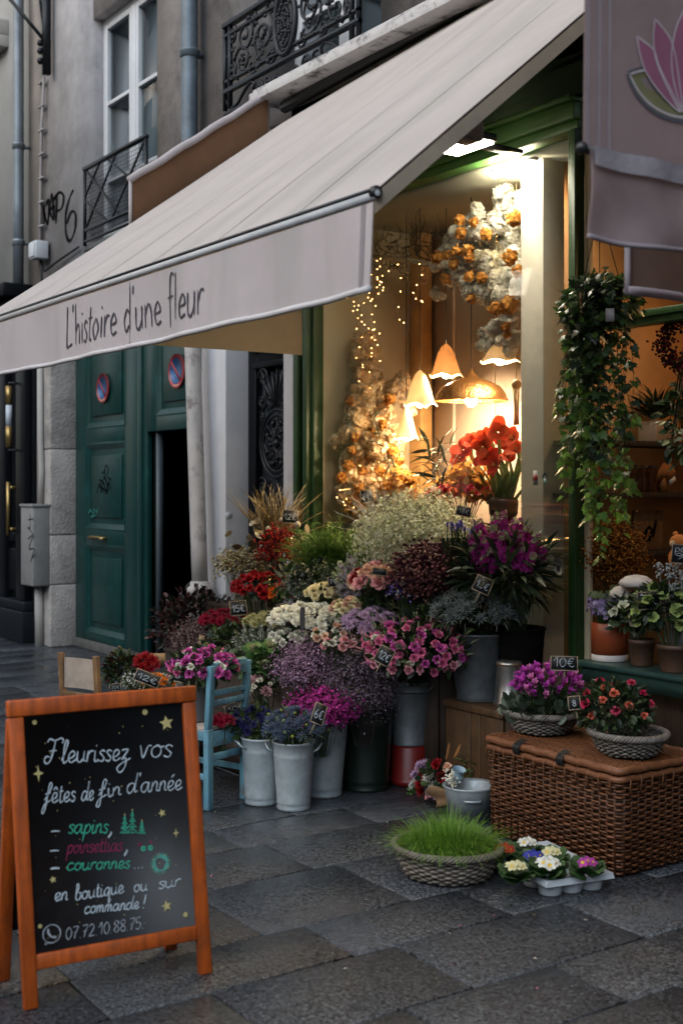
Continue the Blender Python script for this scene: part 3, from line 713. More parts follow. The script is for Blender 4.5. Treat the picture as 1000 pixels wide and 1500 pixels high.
# stickers on the glass
yg = YS + .048
q = at(784, 700, Y=yg); b = MB(); b.bx(q.x - .018, q.x + .018, yg - .0005, yg, q.z - .04, q.z + .04); s1 = b.build('sticker', mat('sticker_grey', (.30,.30,.33), .4), sf)
b = MB(); b.bx(q.x - .017, q.x + .017, yg - .0012, yg - .0006, q.z - .014, q.z + .014); b.build('red_band', M_SIGNRED, s1)
q = at(798, 700, Y=yg); b = MB(); b.slab([(q.x + .019 * math.cos(a), yg - .001, q.z + .027 * math.sin(a)) for a in np.linspace(0, 6.283, 25)[:-1]], (0, .0008, 0)); s2 = b.build('sticker', mat('sticker_teal', (.02,.12,.12), .4), sf)
b = MB(); b.slab([(q.x + .010 * math.cos(a), yg - .0018, q.z + .015 * math.sin(a)) for a in np.linspace(0, 6.283, 17)[:-1]], (0, .0006, 0)); b.build('badge', mat('sticker_pale', (.6,.62,.62), .5), s2)
q = at(818, 832, Y=yg); b = MB(); b.slab([(q.x + .042 * math.cos(a), yg - .001, q.z + .055 * math.sin(a)) for a in np.linspace(0, 6.283, 33)[:-1]], (0, .0008, 0)); s3 = b.build('sticker', mat('sticker_round', (.42,.42,.40), .5), sf)
b = MB(); b.tube([(q.x + .034 * math.cos(a), yg - .0022, q.z + .046 * math.sin(a)) for a in np.linspace(0, 6.283, 33)[:-1]], .002, 4, closed=True)
for k in range(9): b.tube([(q.x + random.uniform(-.014, .014), yg - .0022, q.z + random.uniform(-.022, .022)) for _ in range(4)], .0015, 4)
for k in range(12): a = 3.6 + k * .18; b.bx(q.x + .038 * math.cos(a) - .002, q.x + .038 * math.cos(a) + .002, yg - .0028, yg - .0012, q.z + .05 * math.sin(a) - .003, q.z + .05 * math.sin(a) + .003)
b.build('round_print', mat('sticker_ink', (.12,.10,.10), .6), s3)

# ------------------------------------------------------------------ lamps of the shop
q = at(664, 213, Y=4.12)
fl = thing('flood_lamp', 'flat white lit lamp panel under the awning above the green beam', 'lamp', q)
b = MB(); b.bx(q.x - .16, q.x + .16, 4.02, 4.28, q.z + .012, q.z + .05); b.build('housing', M_BLACKPLASTIC, fl, bevel=.006)
b = MB(); b.bx(q.x - .145, q.x + .145, 4.032, 4.268, q.z, q.z + .0115); b.build('diffuser', emit('flood_light', (1., .90, .72), 42.), fl)
b = MB(); b.bx(q.x - .03, q.x + .03, 4.285, YS - .02, q.z + .02, q.z + .045); b.build('arm', M_BLACKPLASTIC, fl)
q = at(752, 228, Y=4.73)
tl = thing('strip_lamp', 'bright strip lamp glowing at the top of the window by the pillar', 'lamp', q)
b = MB(); b.tube([(q.x - .16, 4.73, 3.385), (q.x + .14, 4.73, 3.385)], .018, 10); b.build('tube', emit('strip_light', (1., .87, .62), 260.), tl)
b = MB(); b.bx(q.x - .18, q.x + .17, 4.72, 4.76, 3.404, 3.4195); b.build('fitting', M_WINFRAME, tl)
# ------------------------------------------------------------------ one-stroke handwriting
GL = {
'a':(1.05,['.75,.82 .45,1 .12,.75 .05,.3 .3,0 .58,.25 .78,.98 .76,.3 .9,0 1.1,.22']),
'b':(.8,['0,.3 .28,1.2 .36,1.85 .2,2 .1,1.5 .1,.25 .35,0 .66,.3 .62,.8 .4,.92 .8,.85']),
'c':(.8,['.7,.8 .48,1 .15,.8 .05,.35 .32,0 .8,.25']),
'd':(1.1,['.75,.82 .45,1 .12,.75 .05,.3 .3,0 .6,.25 .82,1 .95,2','.95,2 .82,.7 .84,.1 1.12,.2']),
'e':(.78,['0,.3 .45,.48 .6,.8 .4,1 .15,.8 .1,.3 .35,0 .8,.28']),
'f':(.75,['0,.3 .4,1 .66,1.75 .5,2.05 .34,1.6 .25,.3 .12,-.75 -.05,-1 -.16,-.75 .1,-.1 .7,.3','.02,.92 .6,1.02']),
'h':(.85,['.05,0 .1,2','.08,.5 .35,1 .58,.8 .6,.12 .85,.1']),
'i':(.45,['.1,1 .12,.15 .28,0 .45,.2','.14,1.38 .17,1.46']),
'l':(.5,['0,.2 .28,1.2 .36,1.85 .2,2 .1,1.4 .14,.15 .32,0 .5,.2']),
'm':(1.15,['.05,0 .1,1','.08,.5 .3,1 .46,.8 .46,0','.46,.5 .68,1 .86,.8 .88,.12 1.12,.12']),
'n':(.82,['.05,0 .1,1','.08,.5 .35,1 .56,.8 .58,.12 .82,.12']),
'o':(.88,['.42,1 .1,.7 .12,.22 .4,0 .68,.3 .64,.8 .42,1 .58,.82 .88,.9']),
'p':(.82,['.12,1 .05,-.95','.1,.55 .4,1 .7,.7 .6,.2 .32,0 .12,.15']),
'q':(.92,['.72,.8 .42,1 .08,.6 .15,.1 .45,.05 .7,.8','.74,1 .7,-.95 .95,-.45']),
'r':(.62,['.05,0 .1,1','.09,.55 .3,.95 .6,.93']),
's':(.62,['.55,.85 .3,1 .1,.8 .3,.55 .5,.3 .35,0 .02,.12']),
't':(.55,['.22,1.65 .19,.2 .35,0 .55,.15','0,1.05 .5,1.12']),
'u':(.92,['.05,1 .08,.25 .32,0 .6,.3 .66,1','.66,1 .66,.2 .9,.1']),
'v':(.75,['.05,1 .3,0 .55,.9 .78,.95']),
'x':(.8,['.0,.9 .2,1 .4,.5 .6,0 .8,.1','.7,1 .1,0']),
'z':(.95,['.05,.92 .35,1 .62,.95 .15,.1 .45,.25 .55,-.4 .3,-.95 .0,-1.05 -.2,-.7 .1,-.3 .95,.2']),
'L':(.68,['.16,1.95 .1,1 .05,.03 .3,.0 .62,.08']),
'F':(1.3,['-.15,1.85 .05,2.15 .5,2.0 1.0,2.2 1.25,2.0 1.15,1.75','.55,2.0 .45,1.0 .25,.15 -.05,.0 -.22,.25 -.1,.6 .2,.55','.1,1.08 .75,1.12']),
'0':(.75,['.35,1.6 .08,1.1 .08,.45 .32,0 .6,.45 .62,1.1 .4,1.6']),
'1':(.55,['.02,1.0 .35,1.6 .33,0']),
'2':(.75,['.08,1.25 .3,1.6 .58,1.3 .4,.7 .05,.05 .3,.08 .65,.05']),
'3':(.7,['.08,1.4 .35,1.6 .55,1.25 .25,.85 .58,.5 .35,0 .02,.2']),
'4':(.7,['.45,0 .45,1.6 .0,.5 .65,.5']), '9':(.7,['.58,1.3 .35,1.6 .1,1.2 .35,.85 .58,1.3 .5,.5 .25,0']),
'5':(.7,['.55,1.58 .15,1.55 .1,.9 .4,.95 .58,.5 .35,0 .02,.15']),
'6':(.7,['.5,1.6 .2,1.1 .08,.4 .32,0 .58,.35 .4,.75 .12,.5']),
'7':(.7,['.05,1.55 .6,1.55 .35,.8 .2,0','.12,.8 .52,.85']),
'8':(.72,['.35,.85 .1,1.2 .35,1.6 .58,1.25 .35,.85 .08,.4 .34,0 .62,.42 .35,.85']),
'€':(.75,['.7,1.35 .45,1.55 .2,1.1 .2,.4 .45,0 .7,.2','.02,.95 .55,1','.02,.6 .5,.62']),
'.':(.35,['.08,.0 .14,.06']), ',':(.4,['.12,.12 .15,0 .0,-.3']), "'":(.3,['.12,2.0 .08,1.6']), '!':(.4,['.2,1.8 .12,.5','.1,.0 .13,.08']), '-':(.8,['.05,.5 .65,.55']), ' ':(.6,[]),
'N':(.9,['.05,0 .1,1.8 .7,.1 .75,1.9']), 'A':(.85,['.0,0 .4,1.8 .75,0','.1,.7 .65,.75']), 'P':(.75,['.1,0 .12,1.8','.0,1.75 .5,1.85 .65,1.3 .12,.85']),
}
GL['é'] = (GL['e'][0], GL['e'][1] + ['.35,1.3 .6,1.6']); GL['ê'] = (GL['e'][0], GL['e'][1] + ['.15,1.25 .38,1.55 .6,1.25'])
def crom(P, n=6):
    P = [np.array(p, float) for p in P]
    if len(P) == 2: return [P[0] + (P[1] - P[0]) * i / 3 for i in range(4)]
    Q = [2 * P[0] - P[1]] + P + [2 * P[-1] - P[-2]]; out = []
    for i in range(1, len(Q) - 2):
        a, b_, c, d = Q[i - 1], Q[i], Q[i + 1], Q[i + 2]
        for k in range(n):
            t = k / n
            out.append(.5 * (2 * b_ + (c - a) * t + (2 * a - 5 * b_ + 4 * c - d) * t * t + (3 * b_ - a - 3 * c + d) * t ** 3))
    out.append(Q[-2]); return out
def pts_of(s): return [tuple(float(v) for v in p.split(',')) for p in s.split()]
def ribbon(b, P2, o, U, V, w, wob=.25, col=None):
    """flat brush line through 2-D points P2 on the plane o + x*U + y*V (U, V unit vectors)"""
    P = np.array(P2); k = len(P)
    T = np.gradient(P, axis=0); T /= np.maximum(np.linalg.norm(T, axis=1), 1e-9)[:, None]
    Nn = np.stack([-T[:, 1], T[:, 0]], 1)
    ww = w * .5 * (1 + wob * np.sin(np.arange(k) * .55 + random.random() * 6)); ww[0] *= .7; ww[-1] *= .6
    A = P + Nn * ww[:, None]; B = P - Nn * ww[:, None]
    o, U, V = np.array(o), np.array(U), np.array(V)
    X = np.vstack([A, B]); W = o + X[:, :1] * U + X[:, 1:] * V
    i = np.arange(k - 1)
    b.add(W, np.stack([i, k + i, k + i + 1, i + 1], 1), col)
def write(b, text, o, U, V, size, w, width=None, slant=0., gap=1.0, rise=0.):
    """handwriting: size = x-height; width stretches the line to that length"""
    adv = sum(GL[c][0] * gap for c in text); sx = size if width is None else width / adv
    x = 0.
    for c in text:
        a, ss = GL[c]
        for s in ss:
            P = crom(pts_of(s))
            P = [((x + p[0]) * sx + slant * p[1] * size, p[1] * size + rise * (x + p[0]) * sx) for p in P]
            ribbon(b, P, o, U, V, w)
        x += a * gap
    return adv * sx
def brush(b, strokes, o, U, V, s, w):
    for st in strokes: ribbon(b, [(p[0] * s, p[1] * s) for p in crom(pts_of(st))], o, U, V, w)

# ------------------------------------------------------------------ graffiti
UX, UZ = (1, 0, 0), (0, 0, 1)
M_SPRAY = mat('black_spray_paint', (.010,.010,.011), 1., var=.2, scale=20, spec=.05)
q = at(63, 330, Y=YW)
b = MB(); o = (q.x, YW - .004, q.z)
brush(b, ['0,0 .06,.1 .02,.42 .12,.1 .2,.0 .22,.5 .14,.44', '.24,.12 .34,.62 .42,.02 .28,.26 .46,.3', '.5,-.1 .52,.5 .42,.46 .62,.56 .78,.42 .72,.2 .54,.16', '1.12,.46 .98,.3 .86,.02 .86,-.4 1.0,-.62 1.18,-.42 1.2,-.1 1.05,.0 .88,-.22'], o, UX, (0, 0, .62), .72, .05)
b.build('graffiti', M_SPRAY, bl)
q = at(140, 722, Y=YD)
b = MB(); brush(b, ['0,0 .1,.14 .2,.02 .12,.2 .3,.12 .24,.0', '.16,.0 .3,.25 .44,.05 .34,.0 .5,.2', '.3,.2 .34,.42 .46,.36 .4,.26 .56,.2', '.2,.3 .3,.34', '.1,.1 .44,.02', '.42,.0 .46,.16 .54,.04'], (q.x, YD + .0105, q.z), UX, UZ, .62, .018)
b.build('graffiti', M_SPRAY, leaf_l)
q = at(128, 752, Y=YD)
b = MB(); brush(b, ['0,0 .1,.06 .2,.0 .24,.08 .34,.02 .4,.1', '.1,-.06 .3,-.02'], (q.x, YD + .0105, q.z), UX, UZ, .6, .012); b.build('scratch', mat('pale_scratch', (.02,.17,.15), .6), leaf_l)
q = at(40, 790, Y=4.42)
b = MB(); brush(b, ['0,.26 .2,.28', '.08,.34 .08,.16 .0,.16 .18,.08', '.0,.0 .18,.06 .04,-.12 .22,-.12 .1,-.3'], (q.x + .02, 4.4185, q.z), UX, UZ, .75, .014); b.build('graffiti', M_SPRAY, mb_)

# ------------------------------------------------------------------ awning
def canvas_mat(name, col, tr=.3, streak=.1):
    m = mat(name, col, .85, var=.07, scale=2.5, bump=.12, bscale=220, transl=tr, spec=.2)
    t = m.node_tree; N = t.nodes; L = t.links
    tc = N.new('ShaderNodeTexCoord'); mp = N.new('ShaderNodeMapping'); mp.inputs['Scale'].default_value = (4, .4, .4)
    nz = N.new('ShaderNodeTexNoise'); nz.inputs['Scale'].default_value = 1.2; nz.inputs['Detail'].default_value = 7
    L.new(tc.outputs['Object'], mp.inputs[0]); L.new(mp.outputs[0], nz.inputs['Vector'])
    mr = N.new('ShaderNodeMapRange'); mr.inputs['From Min'].default_value = .52; mr.inputs['From Max'].default_value = .72; mr.inputs['To Max'].default_value = .45
    L.new(nz.outputs['Fac'], mr.inputs['Value'])
    mm = N.new('ShaderNodeMix'); mm.data_type = 'RGBA'; mm.inputs[7].default_value = (col[0] * .66, col[1] * .74, col[2] * .70, 1)
    p = next(n for n in N if n.type == 'BSDF_PRINCIPLED'); src = p.inputs['Base Color'].links[0].from_socket
    L.new(mr.outputs[0], mm.inputs[0]); L.new(src, mm.inputs[6]); L.new(mm.outputs[2], p.inputs['Base Color'])
    return m
M_CANVAS = canvas_mat('awning_canvas', (.49,.445,.42), .12)
M_VAL = canvas_mat('valance_canvas', (.46,.415,.42), .12)
M_CHEEK = mat('cheek_fabric', (.50,.42,.30), .85, var=.08, scale=3, transl=.5, bump=.1, bscale=200)
AX0, AX1, AYF, AZF, AYB = -7.17, -3.13, 2.26, 2.5, 4.40
def az_top(u): return 4.06 + .27 * u
aw = thing('shop_awning', 'faded pinkish canvas awning with lettered valance over the flower stand', 'awning', (-5, AYB, 4.2))
def canvas(u, v, dz=0.):
    x = AX0 + (AX1 - AX0) * u; y = AYB + (AYF - AYB) * v
    z = az_top(u) + (AZF + .02 - az_top(u)) * v
    sag = -.035 * math.sin(math.pi * v) * (.6 + .4 * math.sin(u * 5)) + .007 * math.sin(u * 40 + 3 * v) * math.sin(math.pi * v) + .004 * math.sin(u * 90 + 7 * v) * v
    return (x, y, z + sag + dz)
b = MB(); b.grid(lambda u, v: canvas(u, v), 48, 20); b.grid(lambda u, v: canvas(u, 1 - v, -.004), 48, 20)
b.build('canvas', M_CANVAS, aw, smooth=True)
b = MB()
for k in range(1, 7):
    u = k / 7 + .02
    b.grid(lambda i, v: canvas(u + (i - .5) * .0014, v * .99, .0025), 1, 20)
b.build('seam', mat('seam_thread', (.17,.16,.165), .9), aw)
b = MB(); b.tube([(AX0 - .02, AYF, AZF + .012), (AX1 + .01, AYF, AZF + .012)], .019, 12); b.build('front_bar', mat('bar_aluminium', (.80,.82,.84), .5), aw, smooth=True)
b = MB(); b.bx(AX0 - .02, AX1 + .005, AYF - .022, AYF - .012, AZF + .015, AZF + .025); b.build('bar_gasket', M_BLACKPLASTIC, aw)
b = MB(); b.lathe([(.001, 0), (.019, 0), (.021, .005), (.021, .022), (.014, .026)], (0, 0, 0), 18, M=Matrix.Rotation(R(90), 3, 'Y')); o = b.build('end_cap', M_BLACKPLASTIC, aw, smooth=True, local=True)
o.location = Vector((AX1 - .01, AYF, AZF + .015)) - Vector(ORG[aw.name])
b = MB(); b.tube([(AX0, AYB + .02, 4.17), (AX1 + .3, AYB + .02, 4.35)], .04, 12); b.build('roller', M_BLACKPLASTIC, aw, smooth=True)
vz0, vz1 = AZF - .015, AZF - .285
def val(u, v, off=0.):
    x = AX0 + (AX1 - AX0) * u
    return (x, AYF - .008 + off + .010 * math.sin(u * 23) * v + .006 * math.sin(u * 61 + 1) * v, vz0 + (vz1 - vz0) * v - .012 * math.sin(math.pi * u) * v)
b = MB(); b.grid(lambda u, v: val(u, v), 90, 6); b.grid(lambda u, v: val(u, 1 - v, .004), 90, 6)
va = b.build('valance', M_VAL, aw, smooth=True)
b = MB(); b.tube([val(i / 60, 1.0) for i in range(61)], .011, 8); b.build('valance_hem', mat('pale_hem', (.53,.51,.52), .8), va, smooth=True)
b = MB(); b.grid(lambda u, v: val(.985 + .006 * u, v, -.002), 1, 6); b.grid(lambda u, v: val(.56 + .001 * u, v, -.002), 1, 6); b.build('stitch', mat('stitch_grey', (.22,.20,.21), .9), va)
b = MB(); q = at(100, 508, Y=AYF); q2 = at(303, 466, Y=AYF)
GK = dict(GL)
GL.update({'h': (.72,['.08,0 .1,2','.1,.6 .34,.95 .52,.7 .5,0']), 'l': (.4,['.12,2 .12,.05']), 'f': (.6,['.58,1.9 .36,2 .22,1.5 .2,-.25','.0,1.0 .5,1.06']), 'd': (.82,['.6,.75 .34,1 .06,.5 .25,.02 .56,.3','.62,2 .62,0']), 'i': (.36,['.14,1 .14,0','.15,1.36 .16,1.46']), 'o': (.78,['.36,1 .08,.55 .34,0 .62,.5 .36,1']), 'e': (.72,['.08,.5 .56,.6 .36,1 .08,.6 .2,.05 .6,.15']), 'a': GL['a'], 's': (.6,['.5,.85 .28,1 .1,.78 .45,.3 .26,0 .02,.12']), 't': (.52,['.22,1.6 .2,.15 .42,.05','.0,1.05 .48,1.1']), 'u': (.78,['.06,1 .1,.2 .32,0 .56,.4 .58,1','.58,1 .6,0']), 'n': (.78,['.08,0 .08,1','.09,.6 .34,1 .56,.7 .58,0']), 'r': (.56,['.08,0 .08,1','.09,.55 .28,.95 .52,.95'])})
write(b, "L'histoire d'une fleur", (q.x, AYF - .026, q.z), (1, 0, 0), (0, 0, 1), .096, .0105, width=q2.x - q.x); GL.update(GK)
for a_ in b.v:
    for r_ in a_: u_ = (r_[0] - AX0) / (AX1 - AX0); v_ = (vz0 - r_[2]) / (vz0 - vz1); r_[1] = val(u_, v_)[1] - .0035

b.build('lettering', mat('faded_grey_ink', (.07,.064,.075), 1., var=.2, scale=30, spec=.05), va)
# left cheek, seen from inside
b = MB()
XC = AX0 + .02
def cheek(u, v):
    y = AYF + .03 + (4.55 - AYF - .03) * u
    zt = canvas(0.005, (AYB - min(y, AYB)) / (AYB - AYF))[2] - .01
    return (XC + .012 * math.sin(u * 9 + v * 3), y, 2.5 + (max(zt, 2.5) - 2.5) * v)
b.grid(cheek, 20, 8); b.grid(lambda u, v: tuple(Vector(cheek(u, 1 - v)) - Vector((.004, 0, 0))), 20, 8)
b.build('side_panel', M_CHEEK, aw, smooth=True)
# right hem flap and folding arm
b = MB()
def flap(u, v, d=0.):
    p = canvas(1.0, u); return (AX1 + d, p[1], p[2] - .012 - (.06 * v))
b.grid(lambda u, v: flap(u, v), 20, 2); b.grid(lambda u, v: flap(u, 1 - v, -.004), 20, 2)
b.build('side_hem', mat('hem_beige', (.50,.44,.34), .85, transl=.35), aw, smooth=True)
q = at(690, 172, X=AX1 - .05)
b = MB(); b.bar((AX1 - .12, AYF + .03, AZF - .0), (q.x - .05, q.y, q.z - .03), .035, .05)
b.build('folding_arm', mat('arm_beige', (.22,.20,.17), .5, metal=.2), aw, bevel=.004)
b = MB(); b.bx(q.x - .09, q.x + .0, q.y - .05, q.y + .06, q.z - .07, q.z + .0); b.build('arm_joint', MATS['arm_beige'], aw, bevel=.012)
# hood at the upper left end: brown side cloth with a pale rolled edge
XH = AX0 - .06
qa = at(191, 264, X=XH); qb = at(392, 139, X=XH)
b = MB()
def hood(u, v, d=0.):
    y = qa.y + (qb.y - qa.y) * u; zt = qa.z + (qb.z - qa.z) * u
    zb = zt - .36 - .12 * u
    return (XH + d + .012 * math.sin(u * 7) * v, y, zb + (zt - zb) * v)
b.grid(lambda u, v: hood(u, v), 12, 4); b.grid(lambda u, v: hood(u, 1 - v, -.004), 12, 4)
hp = b.build('hood_panel', mat('brown_cloth', (.17,.083,.040), .85, var=.12, scale=6, transl=.15, bump=.2, bscale=150), aw, smooth=True)
b = MB(); b.tube([tuple(Vector(hood(-.01 + 1.04 * i / 14, 1)) + Vector((0, 0, .008 + .005 * math.sin(i * 1.7)))) for i in range(15)], .024, 10); b.build('rolled_edge', M_VAL, hp, smooth=True)
b = MB(); b.tube([hood(0, 1), hood(0, 0)], .012, 8); b.build('end_rod', M_VAL, hp, smooth=True)

# ------------------------------------------------------------------ hanging side curtain with the flower emblem
XB = -2.3
M_BAN = mat('banner_fabric', (.43,.34,.345), .75, var=.08, scale=3, transl=.55, bump=.25, bscale=12)
bn = thing('side_banner', 'mauve fabric curtain printed with a pink lotus hanging at the shop entrance', 'banner', (XB, 2.4, 2.4))
qf = at(855, 300, X=XB); y0 = qf.y; y1 = 4.5
zs = at(860, 218, X=XB).z; zb = at(860, 345, X=XB).z
def ban(u, v, d=0.):
    y = y0 + (y1 - y0) * u
    return (XB + d + .012 * math.sin(u * 17 + v * 2) * (1 - .4 * v), y, zs - .005 + (4.0 - zs) * v)
b = MB(); b.grid(lambda u, v: ban(u, v), 40, 14); b.grid(lambda u, v: ban(u, 1 - v, -.004), 40, 14); b.build('curtain_sheet', M_BAN, bn, smooth=True)
def banl(u, v, d=0.):
    y = y0 + .012 + (y1 - y0) * u
    f = math.sin(u * 26 + (1 - v) * 5) * .010 * (1 - v) + math.sin(u * 55 + 2) * .006
    return (XB + d + .008 + f, y, zb + (zs - zb) * v - .01 * math.sin(u * 20) * (1 - v))
b = MB(); b.grid(lambda u, v: banl(u, v), 80, 12); b.grid(lambda u, v: banl(u, 1 - v, -.004), 80, 12); lf = b.build('lower_flap', mat('banner_flap_fabric', (.40,.32,.325), .7, var=.12, scale=5, transl=.55, bump=.3, bscale=14), bn, smooth=True)
b = MB(); b.grid(lambda u, v: tuple(Vector(banl(u, .8 + .22 * v)) + Vector((.012, 0, 0))), 80, 3); b.build('gathered_band', mat('band_fabric', (.33,.30,.33), .7, var=.15, scale=9, bump=.5, bscale=25, transl=.2), bn, smooth=True)
b = MB(); b.tube([banl(u, .0) for u in np.linspace(0, 1, 80)], .007, 6); b.build('flap_hem', mat('mauve_hem', (.27,.225,.245), .8), lf, smooth=True)
b = MB()
for du in (.0, .018, .034): b.grid(lambda i, v: tuple(Vector(ban(du + .006 * i, v)) + Vector((.004, 0, 0))), 1, 14)
b.build('edge_seam', mat('seam_mauve', (.25,.205,.215), .8), bn)
b = MB(); b.tube([(XB, y0 - .02, 4.02), (XB, 4.62, 4.02)], .02, 8); b.tube([(XB - .004, y0 - .005, zs), (XB - .004, 4.55, zs)], .012, 8); b.build('rod', M_BLACKPLASTIC, bn, smooth=True)
b = MB(); b.sphere((XB + .0, y0 - .008, zs + .0), .017, 6); b.build('rod_knob', M_BLACKPLASTIC, bn, smooth=True)
# lotus: pink petals on an olive leaf, white outlines
def onb(px, py, off): q = at(px, py, X=XB + off); return (q.y, q.z)
em = MB(); out = MB(); olive = MB(); dk = MB()
def shape(b, pts, off):
    P = [onb(x, y, off) for x, y in crom(pts, 5)]
    c = np.mean(P, axis=0)
    V = [(XB + off, p[0], p[1]) for p in P]
    b.add([(XB + off, c[0], c[1])] + V, [(0, 1 + i, 1 + (i + 1) % len(V)) for i in range(len(V))])
def line(b, pts, off, w): ribbon(b, [onb(x, y, off) for x, y in crom(pts, 6)], (XB + off, 0, 0), (0, 1, 0), (0, 0, 1), w, 0.)
leafp = [(921, 107), (934, 134), (955, 156), (978, 168), (1008, 173), (1040, 168), (1068, 154), (1088, 130), (1100, 104), (1060, 98), (1010, 128), (960, 98)]
shape(olive, leafp, .020)
line(dk, [(921, 107), (934, 136), (955, 158), (978, 170), (1008, 175), (1040, 170), (1070, 156), (1090, 132), (1102, 104)], .0212, .009); line(dk, [(922, 104), (940, 98), (962, 97)], .0212, .005)
line(out, [(925, 109), (938, 132), (957, 152), (980, 164), (1008, 169), (1040, 164), (1066, 150), (1084, 128)], .0216, .006); line(out, [(925, 107), (942, 102), (962, 100)], .0216, .005)
pet = [[(936, 52), (948, 60), (962, 72), (972, 100), (1004, 160), (975, 138), (950, 105), (940, 76)], [(964, 25), (980, 42), (992, 62), (1000, 100), (1006, 160), (985, 130), (966, 88), (961, 55)], [(1012, 8), (1030, 45), (1036, 80), (1028, 120), (1010, 160), (994, 120), (990, 80), (997, 40)], [(1060, 25), (1063, 55), (1058, 88), (1039, 130), (1014, 160), (1024, 110), (1034, 62)], [(1088, 52), (1084, 76), (1074, 105), (1049, 138), (1018, 160), (1052, 100), (1062, 72)]]
for i, p_ in enumerate(pet):
    shape(em, p_, .0222 + .0006 * i); line(out, p_ + [p_[0]], .0232 + .0006 * i, .0045)
for m_ in (em, out, olive, dk):
    for a_ in m_.v:
        for r_ in a_: u_ = (r_[1] - y0) / (y1 - y0); v_ = (r_[2] - zs) / (4.0 - zs); r_[0] = ban(u_, v_)[0] + .0025 + (r_[0] - XB - .02) * .8
b = em.build('emblem_petals', mat('lotus_pink', (.34,.12,.20), .75, var=.1, transl=.2), bn); olive.build('emblem_leaf', mat('lotus_olive', (.215,.20,.10), .75, transl=.2), bn)
out.build('emblem_outline', mat('lotus_outline', (.52,.46,.48), .8), bn); dk.build('emblem_border', mat('lotus_border', (.07,.075,.10), .8), bn)
# small inner valance behind it
XV = -3.0
q = at(916, 360, X=XV); z0 = at(916, 430, X=XV).z
iv = thing('inner_valance', 'short warm lit fabric flap with pale hem behind the lotus curtain', 'valance', (XV, q.y, z0))
def ivf(u, v, d=0.): return (XV + d + .008 * math.sin(u * 14), q.y + (4.55 - q.y) * u, z0 + .42 * v)
b = MB(); b.grid(lambda u, v: ivf(u, v), 24, 4); b.grid(lambda u, v: ivf(u, 1 - v, -.004), 24, 4); b.build('flap', mat('inner_flap_fabric', (.36,.27,.23), .8, transl=.5, var=.1), iv, smooth=True)
b = MB(); b.tube([tuple(Vector(ivf(u, 0)) + Vector((.004, 0, .012))) for u in np.linspace(0, 1, 24)], .017, 8); b.tube([tuple(Vector(ivf(.0, v)) + Vector((.004, 0.006, 0))) for v in np.linspace(0, 1, 6)], .012, 8); b.build('hem', mat('mauve_pale_hem', (.42,.37,.40), .8), iv, smooth=True)
b = MB(); b.tube([(XV, q.y - .02, z0 + .43), (XV, 4.6, z0 + .43)], .014, 8); b.build('rail', M_BLACKPLASTIC, iv)
# ------------------------------------------------------------------ leaves, petals, flower heads
def strip_T(rows, fold=.0, bend=.0):
    """leaf template along +Y, unit length; rows (u, half width); fold lifts the edges, bend droops the tip"""
    V = []; F = []
    for u, w in rows:
        z = -bend * u * u
        V += [(-w, u, z + fold * w), (0, u, z), (w, u, z + fold * w)]
    for i in range(len(rows) - 1):
        a = 3 * i; F += [(a, a + 1, a + 4, a + 3), (a + 1, a + 2, a + 5, a + 4)]
    return (np.array(V, float), np.array(F))
T_LEAF = strip_T([(0, .03), (.2, .2), (.5, .27), (.8, .15), (1, .01)], .35, .22)
T_LONG = strip_T([(0, .03), (.3, .09), (.65, .08), (1, .005)], .3, .3)
T_BLADE = strip_T([(0, .02), (.4, .022), (.75, .016), (1, .002)], .3, .25)
T_ROUND = strip_T([(0, .05), (.15, .32), (.45, .46), (.8, .36), (1, .05)], -.15, .12)
def ivy_T():
    o = [(0, 0), (.18, -.12), (.46, .05), (.30, .28), (.44, .55), (.2, .55), (0, 1.0), (-.2, .55), (-.44, .55), (-.30, .28), (-.46, .05), (-.18, -.12)]
    V = [(0, .3, .03)] + [(x, y, -.06 * abs(x) - .05 * y * y) for x, y in o]
    F = [(0, 1 + i, 1 + (i + 1) % 12, 1 + (i + 2) % 12) for i in range(0, 12, 2)]
    return (np.array(V, float), np.array(F))
T_IVY = ivy_T()
def octa_T():
    V = np.array([(1,0,0),(0,1,0),(-1,0,0),(0,-1,0),(0,0,1),(0,0,-1)], float)
    F = np.array([(0,1,4),(1,2,4),(2,3,4),(3,0,4),(1,0,5),(2,1,5),(3,2,5),(0,3,5)])
    return (V, F)
T_BLOB = octa_T()
def floret_T(n=5, cup=.25):
    V = [(0, 0, 0)]; F = []
    for i in range(n):
        a = i * 2 * math.pi / n; h = math.pi / n * .95
        k = len(V)
        V += [(.62 * math.cos(a - h), .62 * math.sin(a - h), cup * .6), (1.0 * math.cos(a), 1.0 * math.sin(a), cup), (.62 * math.cos(a + h), .62 * math.sin(a + h), cup * .6)]
        F.append((0, k, k + 1, k + 2))
    return (np.array(V), np.array(F))
T_FLORET = floret_T(); T_FLORET4 = floret_T(4, .35)
